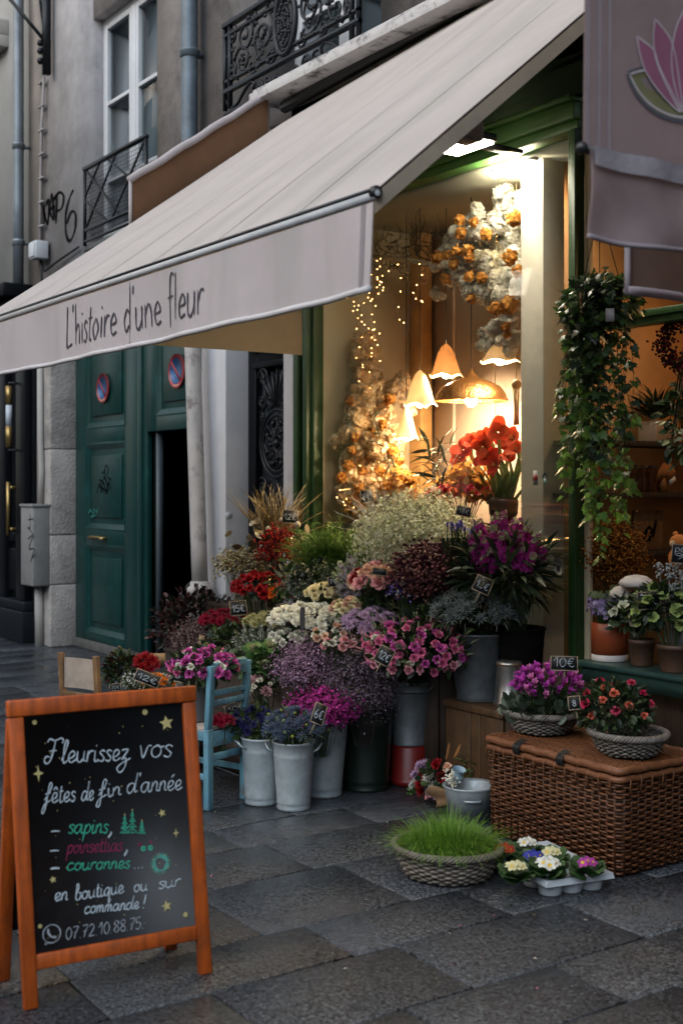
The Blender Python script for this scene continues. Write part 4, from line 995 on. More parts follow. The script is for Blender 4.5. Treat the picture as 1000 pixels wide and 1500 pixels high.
def frames(P, D, S, roll=None, up=None, rg=rng):
    """4x4 frames: +Y along D, scaled S, at P; +Z leans to `up` (default: outward/up) turned by roll"""
    P = np.asarray(P, float); D = np.asarray(D, float); D = D / np.maximum(np.linalg.norm(D, axis=1), 1e-9)[:, None]
    n = len(P); U = np.tile((0., 0, 1), (n, 1)) if up is None else np.asarray(up, float)
    X = np.cross(D, U); l = np.linalg.norm(X, axis=1); X[l < 1e-3] = (1, 0, 0); X /= np.maximum(np.linalg.norm(X, axis=1), 1e-9)[:, None]
    Z = np.cross(X, D)
    if roll is None: roll = rg.normal(0, .6, n)
    c, s = np.cos(roll)[:, None], np.sin(roll)[:, None]
    X2 = X * c + Z * s; Z2 = Z * c - X * s
    S = np.asarray(S, float); S = S if S.ndim else np.full(n, float(S))
    M = np.zeros((n, 4, 4)); M[:, :3, 0] = X2 * S[:, None]; M[:, :3, 1] = D * S[:, None]; M[:, :3, 2] = Z2 * S[:, None]; M[:, :3, 3] = P; M[:, 3, 3] = 1
    return M
def zframes(P, N, S, rg=rng):
    """+Z along N with a random spin"""
    n = len(P); N = np.asarray(N, float)
    A = np.cross(N, rg.normal(size=(n, 3))); A /= np.maximum(np.linalg.norm(A, axis=1), 1e-9)[:, None]
    return frames(P, A, S, np.zeros(n), N)
def pal(cols, n, jit=.12, rg=rng):
    C = np.array(cols, float)[rg.integers(0, len(cols), n)]
    return np.clip(C * (1 + rg.normal(0, jit, (n, 1))), 0, 1)
def dome(c, rx, rz, n, low=-.15, rg=rng, shell=(.86, 1.04)):
    """points over the upper part of an ellipsoid, evenly spread, with outward normals"""
    i = np.arange(n) + .5
    z = low + (1 - low) * (1 - i / n); ph = i * 2.39996 + rg.random() * 6
    z = np.clip(z + rg.normal(0, .05, n), -.9, 1); r = np.sqrt(1 - z * z); ph = ph + rg.normal(0, .12, n)
    Nn = np.stack([r * np.cos(ph), r * np.sin(ph), z], 1)
    k = rg.uniform(shell[0], shell[1], (n, 1))
    P = np.array(c) + Nn * np.array((rx, rx, rz)) * k
    N2 = Nn / np.array((rx, rx, rz)); N2 /= np.linalg.norm(N2, axis=1)[:, None]
    return P, N2
def ball(c, rx, rz, n, rg=rng, low=-1.):
    D = rg.normal(size=(n * 3, 3)); D /= np.linalg.norm(D, axis=1)[:, None]; D = D[D[:, 2] > low][:n]
    return np.array(c) + D * np.array((rx, rx, rz)) * (rg.random((len(D), 1)) ** .4), D

def petals(b, n, L, W, tilt, curl, c0, c1, cup=.3, r0=0., z0=0., ph=None, jit=.12, pw=.55, nu=4, wave=0.):
    ph = random.random() * 6.28 if ph is None else ph
    for i in range(n):
        a = ph + 2 * math.pi * i / n + random.gauss(0, jit * .6)
        t0 = tilt + random.gauss(0, jit * 40); l = L * (1 + random.gauss(0, jit)); er = np.array((math.cos(a), math.sin(a), 0)); et = np.array((-math.sin(a), math.cos(a), 0)); ez = np.array((0, 0, 1.))
        p = er * r0 + ez * z0; V = []; C = []
        f = 1 + random.gauss(0, .1)
        for k in range(nu + 1):
            u = k / nu; th = R(t0 + curl * u)
            d = er * math.cos(th) + ez * math.sin(th); nn = -er * math.sin(th) + ez * math.cos(th)
            if k: p = p + d * (l / nu)
            w = W * math.sin(math.pi * (.10 + .84 * u)) ** pw
            wv = wave * random.uniform(-1, 1) * u
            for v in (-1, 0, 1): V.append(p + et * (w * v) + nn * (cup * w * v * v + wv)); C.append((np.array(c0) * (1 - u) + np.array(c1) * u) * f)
        F = []
        for k in range(nu):
            q = 3 * k; F += [(q, q + 1, q + 4, q + 3), (q + 1, q + 2, q + 5, q + 4)]
        b.add(V, F, np.clip(np.array(C), 0, 1))
HEADS = {}
def head(kind, key, fn, n=3):
    ms = []
    for i in range(n):
        random.seed(hash((kind, i)) % 1000 if False else (sum(map(ord, kind + key)) * 7 + i))
        b = MB(); fn(b); ms.append(b.mesh(kind, PETAL, smooth=True))
    HEADS[key] = ms; return ms
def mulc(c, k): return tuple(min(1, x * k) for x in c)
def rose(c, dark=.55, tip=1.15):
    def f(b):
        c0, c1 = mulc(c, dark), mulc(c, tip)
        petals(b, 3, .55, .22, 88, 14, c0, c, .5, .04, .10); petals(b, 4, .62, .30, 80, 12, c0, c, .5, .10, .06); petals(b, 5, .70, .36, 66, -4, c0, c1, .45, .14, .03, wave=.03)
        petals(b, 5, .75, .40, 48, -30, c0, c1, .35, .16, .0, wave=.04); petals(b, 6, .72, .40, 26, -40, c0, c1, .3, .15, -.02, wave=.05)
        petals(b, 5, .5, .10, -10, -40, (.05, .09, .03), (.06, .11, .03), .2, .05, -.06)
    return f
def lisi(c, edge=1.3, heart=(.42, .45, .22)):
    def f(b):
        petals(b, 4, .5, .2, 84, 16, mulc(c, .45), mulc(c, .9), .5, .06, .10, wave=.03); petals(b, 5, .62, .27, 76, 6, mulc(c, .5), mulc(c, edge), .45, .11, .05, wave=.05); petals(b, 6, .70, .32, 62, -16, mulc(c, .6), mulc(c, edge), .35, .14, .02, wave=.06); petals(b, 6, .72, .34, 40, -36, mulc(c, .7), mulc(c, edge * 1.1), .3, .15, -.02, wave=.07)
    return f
def ruffle(c):
    def f(b):
        for k, (n, t, l) in enumerate(((4, 86, .5), (6, 74, .6), (7, 58, .68), (8, 40, .74), (9, 20, .76), (9, 0, .72))): petals(b, n, l, .24, t, -20, mulc(c, .72), mulc(c, 1.08), .3, .05, .05 - .02 * k, wave=.12, pw=.4, nu=3)
    return f
def mum(c, heart=None):
    def f(b):
        for k, (n, t, l) in enumerate(((8, 80, .35), (12, 62, .55), (15, 42, .75), (17, 22, .88), (18, 4, .95))): petals(b, n, l, .085, t, 10, mulc(c, .7), c, .3, .06, .05 - .02 * k, nu=3, pw=.35)
        if heart: b.sphere((0, 0, .08), .16, 5, heart, (1, 1, .6))
    return f
def primrose(c, eye=(.75, .50, .05)):
    def f(b):
        petals(b, 5, .95, .40, 8, 0, mulc(c, .92), c, .12, .05, 0, jit=.05, pw=.42, wave=.03)
        petals(b, 5, .34, .15, 16, 0, eye, eye, .1, .02, .03, jit=.02, pw=.5, nu=2); b.sphere((0, 0, .03), .07, 4, mulc(eye, .5))
    return f
def thistle(c, br):
    def f(b):
        P, N = dome((0, 0, .25), .34, .44, 70, -.3, np.random.default_rng(random.randrange(999)))
        b.many(T_BLADE, frames(P, N, np.full(70, .34), None), pal([c, mulc(c, 1.5), mulc(c, .7)], 70)); b.sphere((0, 0, .25), .33, 6, mulc(c, .6), (1, 1, 1.3))
        petals(b, 11, .95, .07, 14, 20, mulc(br, .7), br, .5, .12, -.02, pw=.4); petals(b, 8, .7, .06, 40, 10, mulc(br, .7), mulc(br, 1.3), .5, .12, .02, pw=.4)
    return f
def cyclamen(c):
    def f(b):
        petals(b, 5, 1.0, .25, 96, -42, mulc(c, .55), mulc(c, 1.2), .25, .10, .0, wave=.05, pw=.6, nu=5); petals(b, 5, .22, .13, -60, 30, mulc(c, .45), mulc(c, .6), .3, .08, 0, nu=2)
    return f
def trumpet(c):
    def f(b):
        petals(b, 3, 1.15, .52, 56, -52, mulc(c, .6), mulc(c, 1.15), .2, .06, 0, nu=6, wave=.04, pw=.6); petals(b, 3, 1.1, .46, 62, -46, mulc(c, .6), c, .2, .05, 0, nu=6, wave=.03, pw=.7, ph=1.0)
        for k in range(6): a = k * 1.05; b.tube([(0, 0, .1), (.12 * math.cos(a), .12 * math.sin(a), .5), (.2 * math.cos(a), .2 * math.sin(a), .85)], .012, 3, (.5, .35, .08))
    return f
def hellebore(c):
    def f(b):
        petals(b, 5, .9, .46, 18, 10, mulc(c, .75), c, .25, .06, 0, wave=.03, jit=.06)
        for k in range(14): a = k * .45; b.tube([(0, 0, .05), (.18 * math.cos(a), .18 * math.sin(a), .26)], .012, 3, (.5, .48, .15))
    return f
def iris_bud(b):
    c = (.10, .075, .42); petals(b, 3, 1.3, .22, 84, -6, (.10, .14, .08), c, .5, .05, .6, nu=4); petals(b, 3, 1.0, .24, 70, -80, c, mulc(c, 1.5), .2, .08, .8, nu=5); b.tube([(0, 0, -2.5), (0, 0, .7)], [.09, .13], 5, (.06, .11, .05))
def berry(c):
    def f(b): b.sphere((0, 0, 0), 1, 6, c)
    return f
PINK = (.58, .13, .26)
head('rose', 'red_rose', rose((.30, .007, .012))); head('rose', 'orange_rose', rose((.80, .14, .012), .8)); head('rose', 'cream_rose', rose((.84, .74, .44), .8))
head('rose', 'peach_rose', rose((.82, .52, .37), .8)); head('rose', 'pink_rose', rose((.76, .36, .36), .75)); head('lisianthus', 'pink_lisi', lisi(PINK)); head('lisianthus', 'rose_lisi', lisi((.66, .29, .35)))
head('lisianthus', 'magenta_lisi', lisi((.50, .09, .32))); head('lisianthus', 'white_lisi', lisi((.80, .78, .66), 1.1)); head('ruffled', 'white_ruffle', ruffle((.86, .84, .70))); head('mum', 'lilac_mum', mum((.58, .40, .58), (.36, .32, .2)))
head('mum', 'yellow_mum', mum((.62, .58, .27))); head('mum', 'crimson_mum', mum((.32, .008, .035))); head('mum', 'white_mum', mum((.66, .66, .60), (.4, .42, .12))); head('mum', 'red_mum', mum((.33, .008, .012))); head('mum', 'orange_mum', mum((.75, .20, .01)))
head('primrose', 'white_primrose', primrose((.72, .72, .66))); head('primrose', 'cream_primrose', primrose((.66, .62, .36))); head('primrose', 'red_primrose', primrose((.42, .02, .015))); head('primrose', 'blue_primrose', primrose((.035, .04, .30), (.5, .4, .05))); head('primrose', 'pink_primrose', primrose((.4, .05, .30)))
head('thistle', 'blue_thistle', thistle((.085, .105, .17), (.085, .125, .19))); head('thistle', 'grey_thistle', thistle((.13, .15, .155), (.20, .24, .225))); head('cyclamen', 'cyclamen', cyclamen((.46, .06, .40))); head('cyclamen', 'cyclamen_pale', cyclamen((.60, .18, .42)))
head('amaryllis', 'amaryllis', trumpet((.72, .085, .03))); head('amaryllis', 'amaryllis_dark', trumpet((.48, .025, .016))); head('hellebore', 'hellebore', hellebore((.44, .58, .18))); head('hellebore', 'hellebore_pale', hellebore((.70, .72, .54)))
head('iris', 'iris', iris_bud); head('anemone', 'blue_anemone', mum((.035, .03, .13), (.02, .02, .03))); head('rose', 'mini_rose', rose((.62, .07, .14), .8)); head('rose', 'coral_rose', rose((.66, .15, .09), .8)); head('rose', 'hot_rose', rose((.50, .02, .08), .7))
head('berry', 'gold_berry', berry((.40, .30, .12)), 1); head('gerbera', 'pink_gerbera', mum((.62, .36, .38), (.5, .4, .3)))

GREENS = [(.030, .055, .020), (.045, .075, .022), (.022, .045, .020), (.06, .085, .03)]
DARKGREENS = [(.018, .032, .016), (.026, .042, .018), (.012, .024, .014)]
def stems(b, base, P, r=.003, col=(.045, .075, .03), spread=.25, n=None):
    base = np.array(base); idx = range(len(P)) if n is None else rng.choice(len(P), min(n, len(P)), False)
    for i in idx:
        p = np.array(P[i]); o = base + (p - np.array((base[0], base[1], base[2]))) * np.array((spread, spread, 0))
        m = o * .45 + p * .55 + np.array((0, 0, .04)); m[:2] = o[:2] * .6 + p[:2] * .4
        b.tube([o, m, p], [r, r, r * .7], 4, col, cap=False)
def bunch(name, label, px, py, hw, hh, Y, heads, leaf=None, base=None, low=-.1, cat='flowers', group=None, tilt=.45, zc=None, spread=.3, bloom='bloom', blobs=None, facing=True):
    """a round bunch of single blooms over its leaves; heads [(key, how many, diameter)], leaf (palette, how many, length, template)"""
    c = at(px, py, Y=Y); k = pxm(c); rx, rz = hw * k, hh * k
    base = Vector((c.x, c.y, c.z - rz - .12)) if base is None else Vector(base)
    t = thing(name, label, cat, base, group)
    cv = np.array((0, 0, EYE)) - np.array(c); cv /= np.linalg.norm(cv)
    tot = sum(h[1] for h in heads); P, N = dome(c, rx * .9, rz * .85, int(tot * 1.55) + 2, low)
    keep = np.argsort(-(N @ cv))[:tot]; P, N = P[keep], N[keep]      # the bunch is dressed towards the street
    order = rng.permutation(tot); i = 0
    for key, n, s in heads:
        for _ in range(n):
            j = order[i]; i += 1
            nn = N[j] * .7 + np.array((0, 0, tilt)) + (cv * .55 if facing else 0) + rng.normal(0, .16, 3)
            ms = HEADS[key]
            inst(bloom, ms[random.randrange(len(ms))], t, P[j], face_dir(nn, random.random() * 6.3), s * .6 * random.uniform(.82, 1.15))
    b = MB()
    if leaf:
        palv, n, L, T = leaf
        Q, D = dome(c, rx * .93, rz * .85, n, -.55, shell=(.55, 1.0))
        b.many(T, frames(Q, D + np.array((0, 0, .25)) + rng.normal(0, .5, (n, 3)), L * rng.uniform(.6, 1.2, n)), pal(palv, n))
    if blobs:
        palv, n, s = blobs
        Q, D = dome(c, rx, rz, n, -.2, shell=(.8, 1.12)); b.many(T_BLOB, frames(Q, D, s * rng.uniform(.6, 1.3, n)), pal(palv, n))
        stems(b, base, Q, .0016, spread=spread, n=60)
    stems(b, base, P, .0032, spread=spread)
    b.build('foliage', LEAF, t, smooth=True)
    return t, c, rx, rz
def spray(name, label, px, py, hw, hh, Y, palv, n, size, stemcol, nst=60, T=None, clump=7, base=None, low=-.2, cat='flowers', part='sprays', mat_=None, cr=.022, leaf=None, shell=(.55, 1.05), group=None, thick=.0014):
    """a cloudy bunch: many thin stems each ending in a tuft of tiny florets"""
    c = at(px, py, Y=Y); k = pxm(c); rx, rz = hw * k, hh * k
    base = Vector((c.x, c.y, c.z - rz - .12)) if base is None else Vector(base)
    t = thing(name, label, cat, base, group)
    T = T_FLORET if T is None else T
    m = n // clump; P, N = dome(c, rx, rz, m, low, shell=shell)
    Q = np.repeat(P, clump, 0) + rng.normal(0, cr, (m * clump, 3)); NN = np.repeat(N, clump, 0) + rng.normal(0, .5, (m * clump, 3))
    b = MB(); b.many(T, zframes(Q, NN / np.linalg.norm(NN, axis=1)[:, None], size * rng.uniform(.6, 1.3, len(Q))), pal(palv, len(Q)))
    o = b.build(part, mat_ or SPRIG, t); o['kind'] = 'stuff'
    s = MB(); stems(s, base, P, thick, stemcol, .25, nst)
    for i in range(min(m, 160)):
        p = P[i]; q = p - N[i] * cr * 2.5
        for _ in range(2): s.tube([q, p + rng.normal(0, cr, 3)], thick * .7, 3, stemcol, cap=False)
    if leaf:
        pl, nl, L, TL = leaf; Q2, D2 = dome(c, rx * .95, rz * .9, nl, -.5, shell=(.5, 1.0)); s.many(TL, frames(Q2, D2 + (0, 0, .3) + rng.normal(0, .5, (nl, 3)), L * rng.uniform(.6, 1.2, nl)), pal(pl, nl))
    s.build('stems', LEAF, t)
    return t, c, rx, rz
def spikes(name, label, px, py, hw, hh, Y, palv, n, length, nfl, fsize, tipcol=None, leaf=None, base=None, low=.0, cat='flowers', spread=.35, T=None, stemcol=(.05, .08, .03), width=.02, lean=.6):
    """upright flower spikes: florets packed along a stem, buds at the tip"""
    c = at(px, py, Y=Y); k = pxm(c); rx, rz = hw * k, hh * k
    base = Vector((c.x, c.y, c.z - rz - .15)) if base is None else Vector(base)
    t = thing(name, label, cat, base); T = T or T_FLORET
    P, N = dome(c, rx * .95, rz, n, low, shell=(.8, 1.05)); s = MB()
    stems(s, base, P, .003, stemcol, spread)
    for i in range(n):
        b = MB(); d = N[i] * lean + np.array((0, 0, .8)); d /= np.linalg.norm(d)
        u = rng.random(nfl); L = length * rng.uniform(.7, 1.15)
        off = rng.normal(size=(nfl, 3)); off -= np.outer(off @ d, d); off /= np.linalg.norm(off, axis=1)[:, None]
        w = width * (1 - .55 * u)
        Q = P[i] + np.outer((u - .75) * L, d) + off * w[:, None]
        C = pal(palv, nfl)
        if tipcol is not None:
            m = u > .78; C[m] = pal(tipcol, int(m.sum()))
        b.many(T, zframes(Q, off + d * .4, fsize * (1.15 - .55 * u) * rng.uniform(.7, 1.2, nfl)), C)
        b.build('spike', PETAL, t)
    if leaf:
        pl, nl, L, TL = leaf; Q2, D2 = dome((c.x, c.y, c.z - rz * .5), rx, rz * 1.05, nl, -.8, shell=(.5, 1.0)); s.many(TL, frames(Q2, D2 + (0, 0, .2) + rng.normal(0, .45, (nl, 3)), L * rng.uniform(.6, 1.2, nl)), pal(pl, nl))
    s.build('foliage', LEAF, t, smooth=True)
    return t, c, rx, rz

# ------------------------------------------------------------------ buckets, baskets, price signs
def bucket(name, label, p, r0, r1, h, m, ridges=(.12, .80), handles=True, cat='bucket', group=None, hand=0.9, hm=None):
    t = thing(name, label, cat, p, group)
    b = MB(); pr = [(.001, .006), (r0 * .9, .006), (r0, 0), (r0 * 1.03, .004), (r0 * 1.03, .014), (r0, .02)]
    for q in ridges:
        rr = r0 + (r1 - r0) * q; pr += [(rr, h * q - .008), (rr * 1.022, h * q), (rr, h * q + .008)]
    pr += [(r1, h - .012), (r1 * 1.04, h - .008), (r1 * 1.05, h), (r1 * 1.02, h + .004), (r1 * .97, h - .004), (r1 * .95, h - .05), (r0 * .9, .02), (.001, .02)]
    b.lathe(pr, p, 36); b.build('body', m, t, smooth=True)
    if handles:
        for s in (-1, 1):
            a = hand + (0 if s > 0 else math.pi); e = Vector((math.cos(a), math.sin(a), 0)); f = Vector((-e.y, e.x, 0)); z = Vector((0, 0, 1)); o = Vector(p) + e * r1
            b = MB(); b.tube([o - f * .035 + z * (h * .86) - e * .004, o - f * .034 + e * .02 + z * (h * .90), o - f * .02 + e * .035 + z * (h * .96), o + f * .02 + e * .035 + z * (h * .96), o + f * .034 + e * .02 + z * (h * .90), o + f * .035 + z * (h * .86) - e * .004], .0045, 6)
            b.build('handle', hm or m, t, smooth=True)
    return t
def weave_rings(b, path_fn, z0, z1, rows, stakes, amp, rad, steps, col, rfn=None):
    """wicker: rows of strands running in front of and behind the stakes"""
    for k in range(rows):
        v = (k + .5) / rows; z = z0 + (z1 - z0) * v; pts = []
        for i in range(steps):
            u = i / steps; p, nrm = path_fn(u, v)
            a = amp * math.sin(math.pi * (stakes * u + k))
            pts.append((p[0] + nrm[0] * a, p[1] + nrm[1] * a, z + .0015 * math.sin(u * 37 + k * 2)))
        c = np.array(col) * random.uniform(.6, 1.35)
        b.tube(pts, rad * random.uniform(.85, 1.1), 5, tuple(c), closed=True)
WICKER = mat('wicker', attr=True, rough=.45, var=.3, scale=40, spec=.45)
def basket(name, label, c, r0, r1, h, col, sy=.85, rot=0., rows=9, cat='basket', group=None):
    t = thing(name, label, cat, c, group); b = MB(); cr_, sr_ = math.cos(rot), math.sin(rot)
    def path(u, v):
        a = u * 2 * math.pi; r = r0 + (r1 - r0) * v ** .7; x, y = r * math.cos(a), r * sy * math.sin(a)
        n = Vector((math.cos(a), math.sin(a), 0))
        return (c[0] + x * cr_ - y * sr_, c[1] + x * sr_ + y * cr_), (n.x * cr_ - n.y * sr_, n.x * sr_ + n.y * cr_)
    weave_rings(b, path, c[2] + .008, c[2] + h, rows, 44, .0055, h / rows * .56, 200, col)
    b.build('woven_side', WICKER, t, smooth=True)
    b = MB()
    for k in range(5):     # twisted rim
        pts = []
        for i in range(120):
            u = i / 120; p, n = path(u, 1.0); a = u * 2 * math.pi * 14 + k * 2 * math.pi / 5
            pts.append((p[0] + n[0] * (.010 * math.cos(a) + .008), p[1] + n[1] * (.010 * math.cos(a) + .008), c[2] + h + .010 + .010 * math.sin(a)))
        b.tube(pts, .0065, 5, tuple(np.array(col) * random.uniform(.9, 1.35)), closed=True)
    b.build('rim', WICKER, t, smooth=True)
    b = MB(); b.lathe([(.001, .008), (r0 * 1.0, .008), (r0 + (r1 - r0) * .45, h * .3), (r1 * .92, h * .75), (.001, h * .78)], c, 24, mulc(col, .25), 1, sy, Matrix.Rotation(rot, 3, 'Z')); b.build('lining', mat('dark_soil', (.015, .010, .007), .95, var=.3, scale=40), t)
    return t
M_SIGNEDGE = mat('sign_wood_edge', (.33, .26, .18), .7, var=.2, scale=20)
def price(label, px, py, w, h, Y, text, yaw=0., roll=0., pitch=12, size=.5, stick=True, chalk=True, wide=.82):
    """slate price tag on a stick, facing the street; w, h in photo pixels"""
    c = at(px, py, Y=Y); k = pxm(c)
    W, H = w * k / max(math.cos(R(yaw)) * .55 + .45, .5), h * k
    t = thing('price_sign', label, 'price sign', c - Vector((0, 0, H / 2)), 'chalked slate price signs')
    back = (Vector((0, 0, EYE)) - c); a = math.atan2(back.x, -back.y) + R(yaw)
    Mx = Matrix.Rotation(a, 3, 'Z') @ Matrix.Rotation(R(-pitch), 3, 'X') @ Matrix.Rotation(R(roll), 3, 'Y')
    U, Nn, V = Mx @ Vector((1, 0, 0)), Mx @ Vector((0, 1, 0)), Mx @ Vector((0, 0, 1))
    b = MB(); b.obox(c, (W, .004, H), Mx); b.build('slate', M_SLATE, t)
    b = MB(); e = .0035
    for s in (-1, 1):
        b.obox(c + U * (s * (W / 2 + e / 2)), (e, .006, H + 2 * e), Mx); b.obox(c + V * (s * (H / 2 + e / 2)), (W, .006, e), Mx)
    b.build('edge', M_SIGNEDGE, t)
    if text:
        b = MB(); n = text.count('\n') + 1
        for li, tx in enumerate(text.split('\n')):
            hh = H * size / 1.7 / n; wd = W * wide
            o = c - Nn * .0032 - U * (wd / 2) + V * (-H * .26 if n == 1 else H * (.12 - .42 * li))
            write(b, tx, o, U, V, hh, H * .04 / (1 if n == 1 else 1.4), width=wd)
        b.build('chalk_figures', M_CHALK, t)
    if stick:
        b = MB(); b.bar(c - V * (H * .3) + Nn * .005, c - V * (H / 2 + .05) + Nn * .03, .007, .003, Nn); b.build('stick', M_SIGNEDGE, t)
    return t
# ------------------------------------------------------------------ the stepped flower stand
rng = np.random.default_rng(21); random.seed(21)
st = thing('flower_stand', 'dark stepped wooden bench carrying the flower bunches before the window', 'stand', (-6.4, 4.0, 0))
for x0, x1, y0, y1, z in ((-7.75, -5.55, 3.42, 3.80, .24), (-7.75, -5.45, 3.80, 4.12, .50), (-7.75, -5.15, 4.12, 4.52, .80)):
    b = MB(); n = 4
    for k in range(n): b.bx(x0, x1, y0 + (y1 - y0) * k / n + .004, y0 + (y1 - y0) * (k + 1) / n - .004, z - .025, z)
    b.build('tread', M_DARKWOOD, st, bevel=.003)
    b = MB(); b.bx(x0 + .01, x1 - .01, y0 + .01, y0 + .03, 0, z - .0255); b.bx(x1 - .03, x1 - .011, y0 + .0305, y1 - .01, 0, z - .0255); b.build('shade_riser', M_DARKWOOD, st)  # dark front boards put in for the shade beneath the steps
def onstep(z): return z

# ------------------------------------------------------------------ bunches on the stand (back row first)
# gold dried grasses
def gold_grass():
    c = at(398, 800, Y=4.30); k = pxm(c); t = thing('gold_grass', 'gilded dried grass blades with white pods fanning up before the iron door', 'dried grass', (c.x, c.y, .8))
    G = [(.42, .33, .17), (.34, .25, .11), (.55, .45, .27), (.26, .18, .08)]
    b = MB(); n = 150
    for i in range(n):
        a = random.gauss(.05, .36); d = Vector((0, 0, 1)) * math.cos(a) + RT * math.sin(a) + FW * random.gauss(0, .25); d.normalize()
        L = random.uniform(40, 108) * k; p0 = c + RT * random.uniform(-14, 14) * k; be = RT * random.gauss(0, .16) + Vector((0, 0, -.10))
        pts = [p0 + d * (L * u) + be * (L * u * u) for u in np.linspace(0, 1, 7)]; w = random.uniform(.7, 1.7) * k
        b.tube(pts, [w * .7, w, w, w * .9, w * .75, w * .5, w * .1], 3, pal(G, 1)[0])
    b.build('blades', mat('gold_paint', attr=True, rough=.38, metal=.45, var=.15, scale=40), t, smooth=True)
    b = MB()
    for i in range(70):
        p = c + RT * random.gauss(2, 26) * k + Vector((0, 0, 1)) * random.uniform(-22, 34) * k + FW * random.gauss(0, .05)
        D = np.array([random.gauss(0, 1), random.gauss(0, 1), random.gauss(.4, 1)]); b.many(T_ROUND, frames([p], [D], [random.uniform(9, 17) * k]), pal([(.50, .42, .28), (.6, .55, .42), (.36, .26, .12)], 1))
    b.build('dried_leaves', MATS['gold_paint'], t)
    for px, py, s in ((382, 764, 8), (436, 769, 7), (412, 762, 5), (393, 775, 6)):
        b = MB(); p = at(px, py, Y=4.24); b.sphere((0, 0, 0), s * k * .62, 6, None, (1, 1, 1.35)); o = b.build('pod', mat('pale_pod', (.55, .50, .38), .5), t, smooth=True, local=True); o.location = p - c + Vector((0, 0, c.z - .8)); o.rotation_euler = (.4, .5, 0)
    b = MB()
    for i in range(16): b.tube([(c.x + random.uniform(-.03, .03), c.y + random.uniform(-.03, .03), .8), c + RT * random.uniform(-14, 14) * k], .004, 4, (.10, .07, .03))
    b.build('stalks', LEAF, t)
gold_grass()
spray('gold_berries', 'sprig bunch sprayed gold with tiny berries above the red roses', 353, 832, 40, 28, 4.22, [(.50, .42, .22), (.36, .27, .11), (.60, .54, .36)], 900, .0095, (.20, .15, .06), T=T_BLOB, clump=5, cr=.020, mat_=MATS['gold_paint'], base=None, leaf=([(.34, .25, .11), (.48, .38, .2)], 50, .035, T_LEAF), part='berries')
spray('red_berries', 'branches of bright red holly berries beneath the gold grasses', 408, 812, 30, 42, 4.26, [(.30, .012, .010), (.42, .03, .015), (.2, .006, .01)], 800, .0085, (.05, .03, .02), T=T_BLOB, clump=4, cr=.02, mat_=PETAL, part='berries')
b = MB(); c = at(393, 842, Y=4.12); b.many(T_LONG, frames([c] * 9, rng.normal(size=(9, 3)) * .5 + np.array((0, -.3, -.6)), .09), pal([(.40, .28, .10), (.5, .36, .15)], 9)); tag(b.build('gold_leaf_spray', MATS['gold_paint']), 'curled gilded leaf hanging over the dark red roses', 'leaf')
bunch('rose_bunch', 'dense bunch of dark red roses under the gold berries', 383, 866, 50, 29, 4.10, [('red_rose', 34, .062)], (DARKGREENS, 90, .05, T_LEAF), low=.0)
bunch('rose_bunch', 'small bunch of fiery orange roses beside the dark red roses', 410, 872, 18, 18, 4.02, [('orange_rose', 8, .060)], (GREENS, 25, .04, T_LEAF), low=-.1)
# burgundy foliage in front of the wicket
c = at(288, 905, Y=4.1); t = thing('burgundy_shrub', 'dark burgundy leafy shrub before the open wicket door', 'plant', (c.x, c.y, .12)); k = pxm(c)
b = MB(); P, D = dome((c.x, c.y, c.z - .06), 66 * k, 52 * k, 1000, -.7, shell=(.5, 1.05)); b.many(T_LEAF, frames(P, D + (0, 0, .5) + rng.normal(0, .5, (1000, 3)), .055 * rng.uniform(.6, 1.2, 1000)), pal([(.035, .010, .014), (.05, .018, .018), (.02, .018, .012), (.012, .02, .012), (.09, .035, .03)], 1000)); b.build('leaves', LEAF, t, smooth=True)
b = MB(); stems(b, (c.x, c.y, .25), P, .003, (.03, .02, .015), .2, 50); b.build('stems', LEAF, t)
bucket('plant_bucket', 'black plastic bucket under the burgundy shrub', (c.x, c.y, 0), .12, .15, .30, M_BLACKPLASTIC, handles=False)
bunch('cyclamen_bunch', 'crimson ruffled flowers behind the 15 euro tag', 332, 912, 44, 20, 3.92, [('crimson_mum', 34, .05)], (DARKGREENS, 60, .04, T_LEAF), low=.05)
spray('dry_heather', 'dusty pink dry heather left of the white heather', 292, 938, 46, 28, 3.82, [(.19, .12, .12), (.25, .17, .16), (.12, .07, .07)], 2400, .006, (.06, .035, .03), clump=10, cr=.03)
bunch('mum_bunch', 'pale yellow chrysanthemums beside the crimson flowers', 385, 914, 30, 18, 3.9, [('yellow_mum', 20, .046)], (GREENS, 60, .05, T_LONG), low=.0)
spikes('white_heather', 'white flecked heather sprigs with grey green spikes', 383, 945, 44, 30, 3.72, [(.45, .46, .42), (.52, .52, .48), (.12, .16, .10)], 46, .085, 44, .0055, None, (GREENS, 90, .075, T_LONG), width=.010)
# asparagus fern
def fern():
    c = at(488, 795, Y=4.3); k = pxm(c); t = thing('asparagus_fern', 'feathery bright green fern fronds below the window', 'fern', (c.x, c.y, .8)); b = MB(); s = MB()
    for i in range(105):
        a = random.uniform(-1.2, 1.2); d = Vector((0, 0, 1)) * math.cos(a) + RT * math.sin(a) * .95 - FW * random.uniform(-.25, .5); d.normalize(); L = random.uniform(50, 98) * k
        p0 = c - Vector((0, 0, 38 * k)) + RT * random.uniform(-12, 12) * k; dr = Vector((0, 0, -1)) * random.uniform(.1, .5)
        pts = [p0 + d * L * u + dr * L * u * u * .7 for u in np.linspace(0, 1, 9)]; s.tube(pts, .0016, 3, (.05, .09, .02), cap=False)
        for j in range(60):
            u = random.uniform(.2, 1); p = p0 + d * L * u + dr * L * u * u * .7; q = (d * .6 + Vector((random.gauss(0, .7), random.gauss(0, .7), random.gauss(0, .5))))
            b.many(T_BLADE, frames([p], [q], [random.uniform(.045, .075) * (1.25 - .6 * u)]), pal([(.13, .26, .035), (.18, .33, .05), (.09, .18, .03)], 1))
    b.build('fronds', LEAF, t); s.build('stems', LEAF, t)
fern()
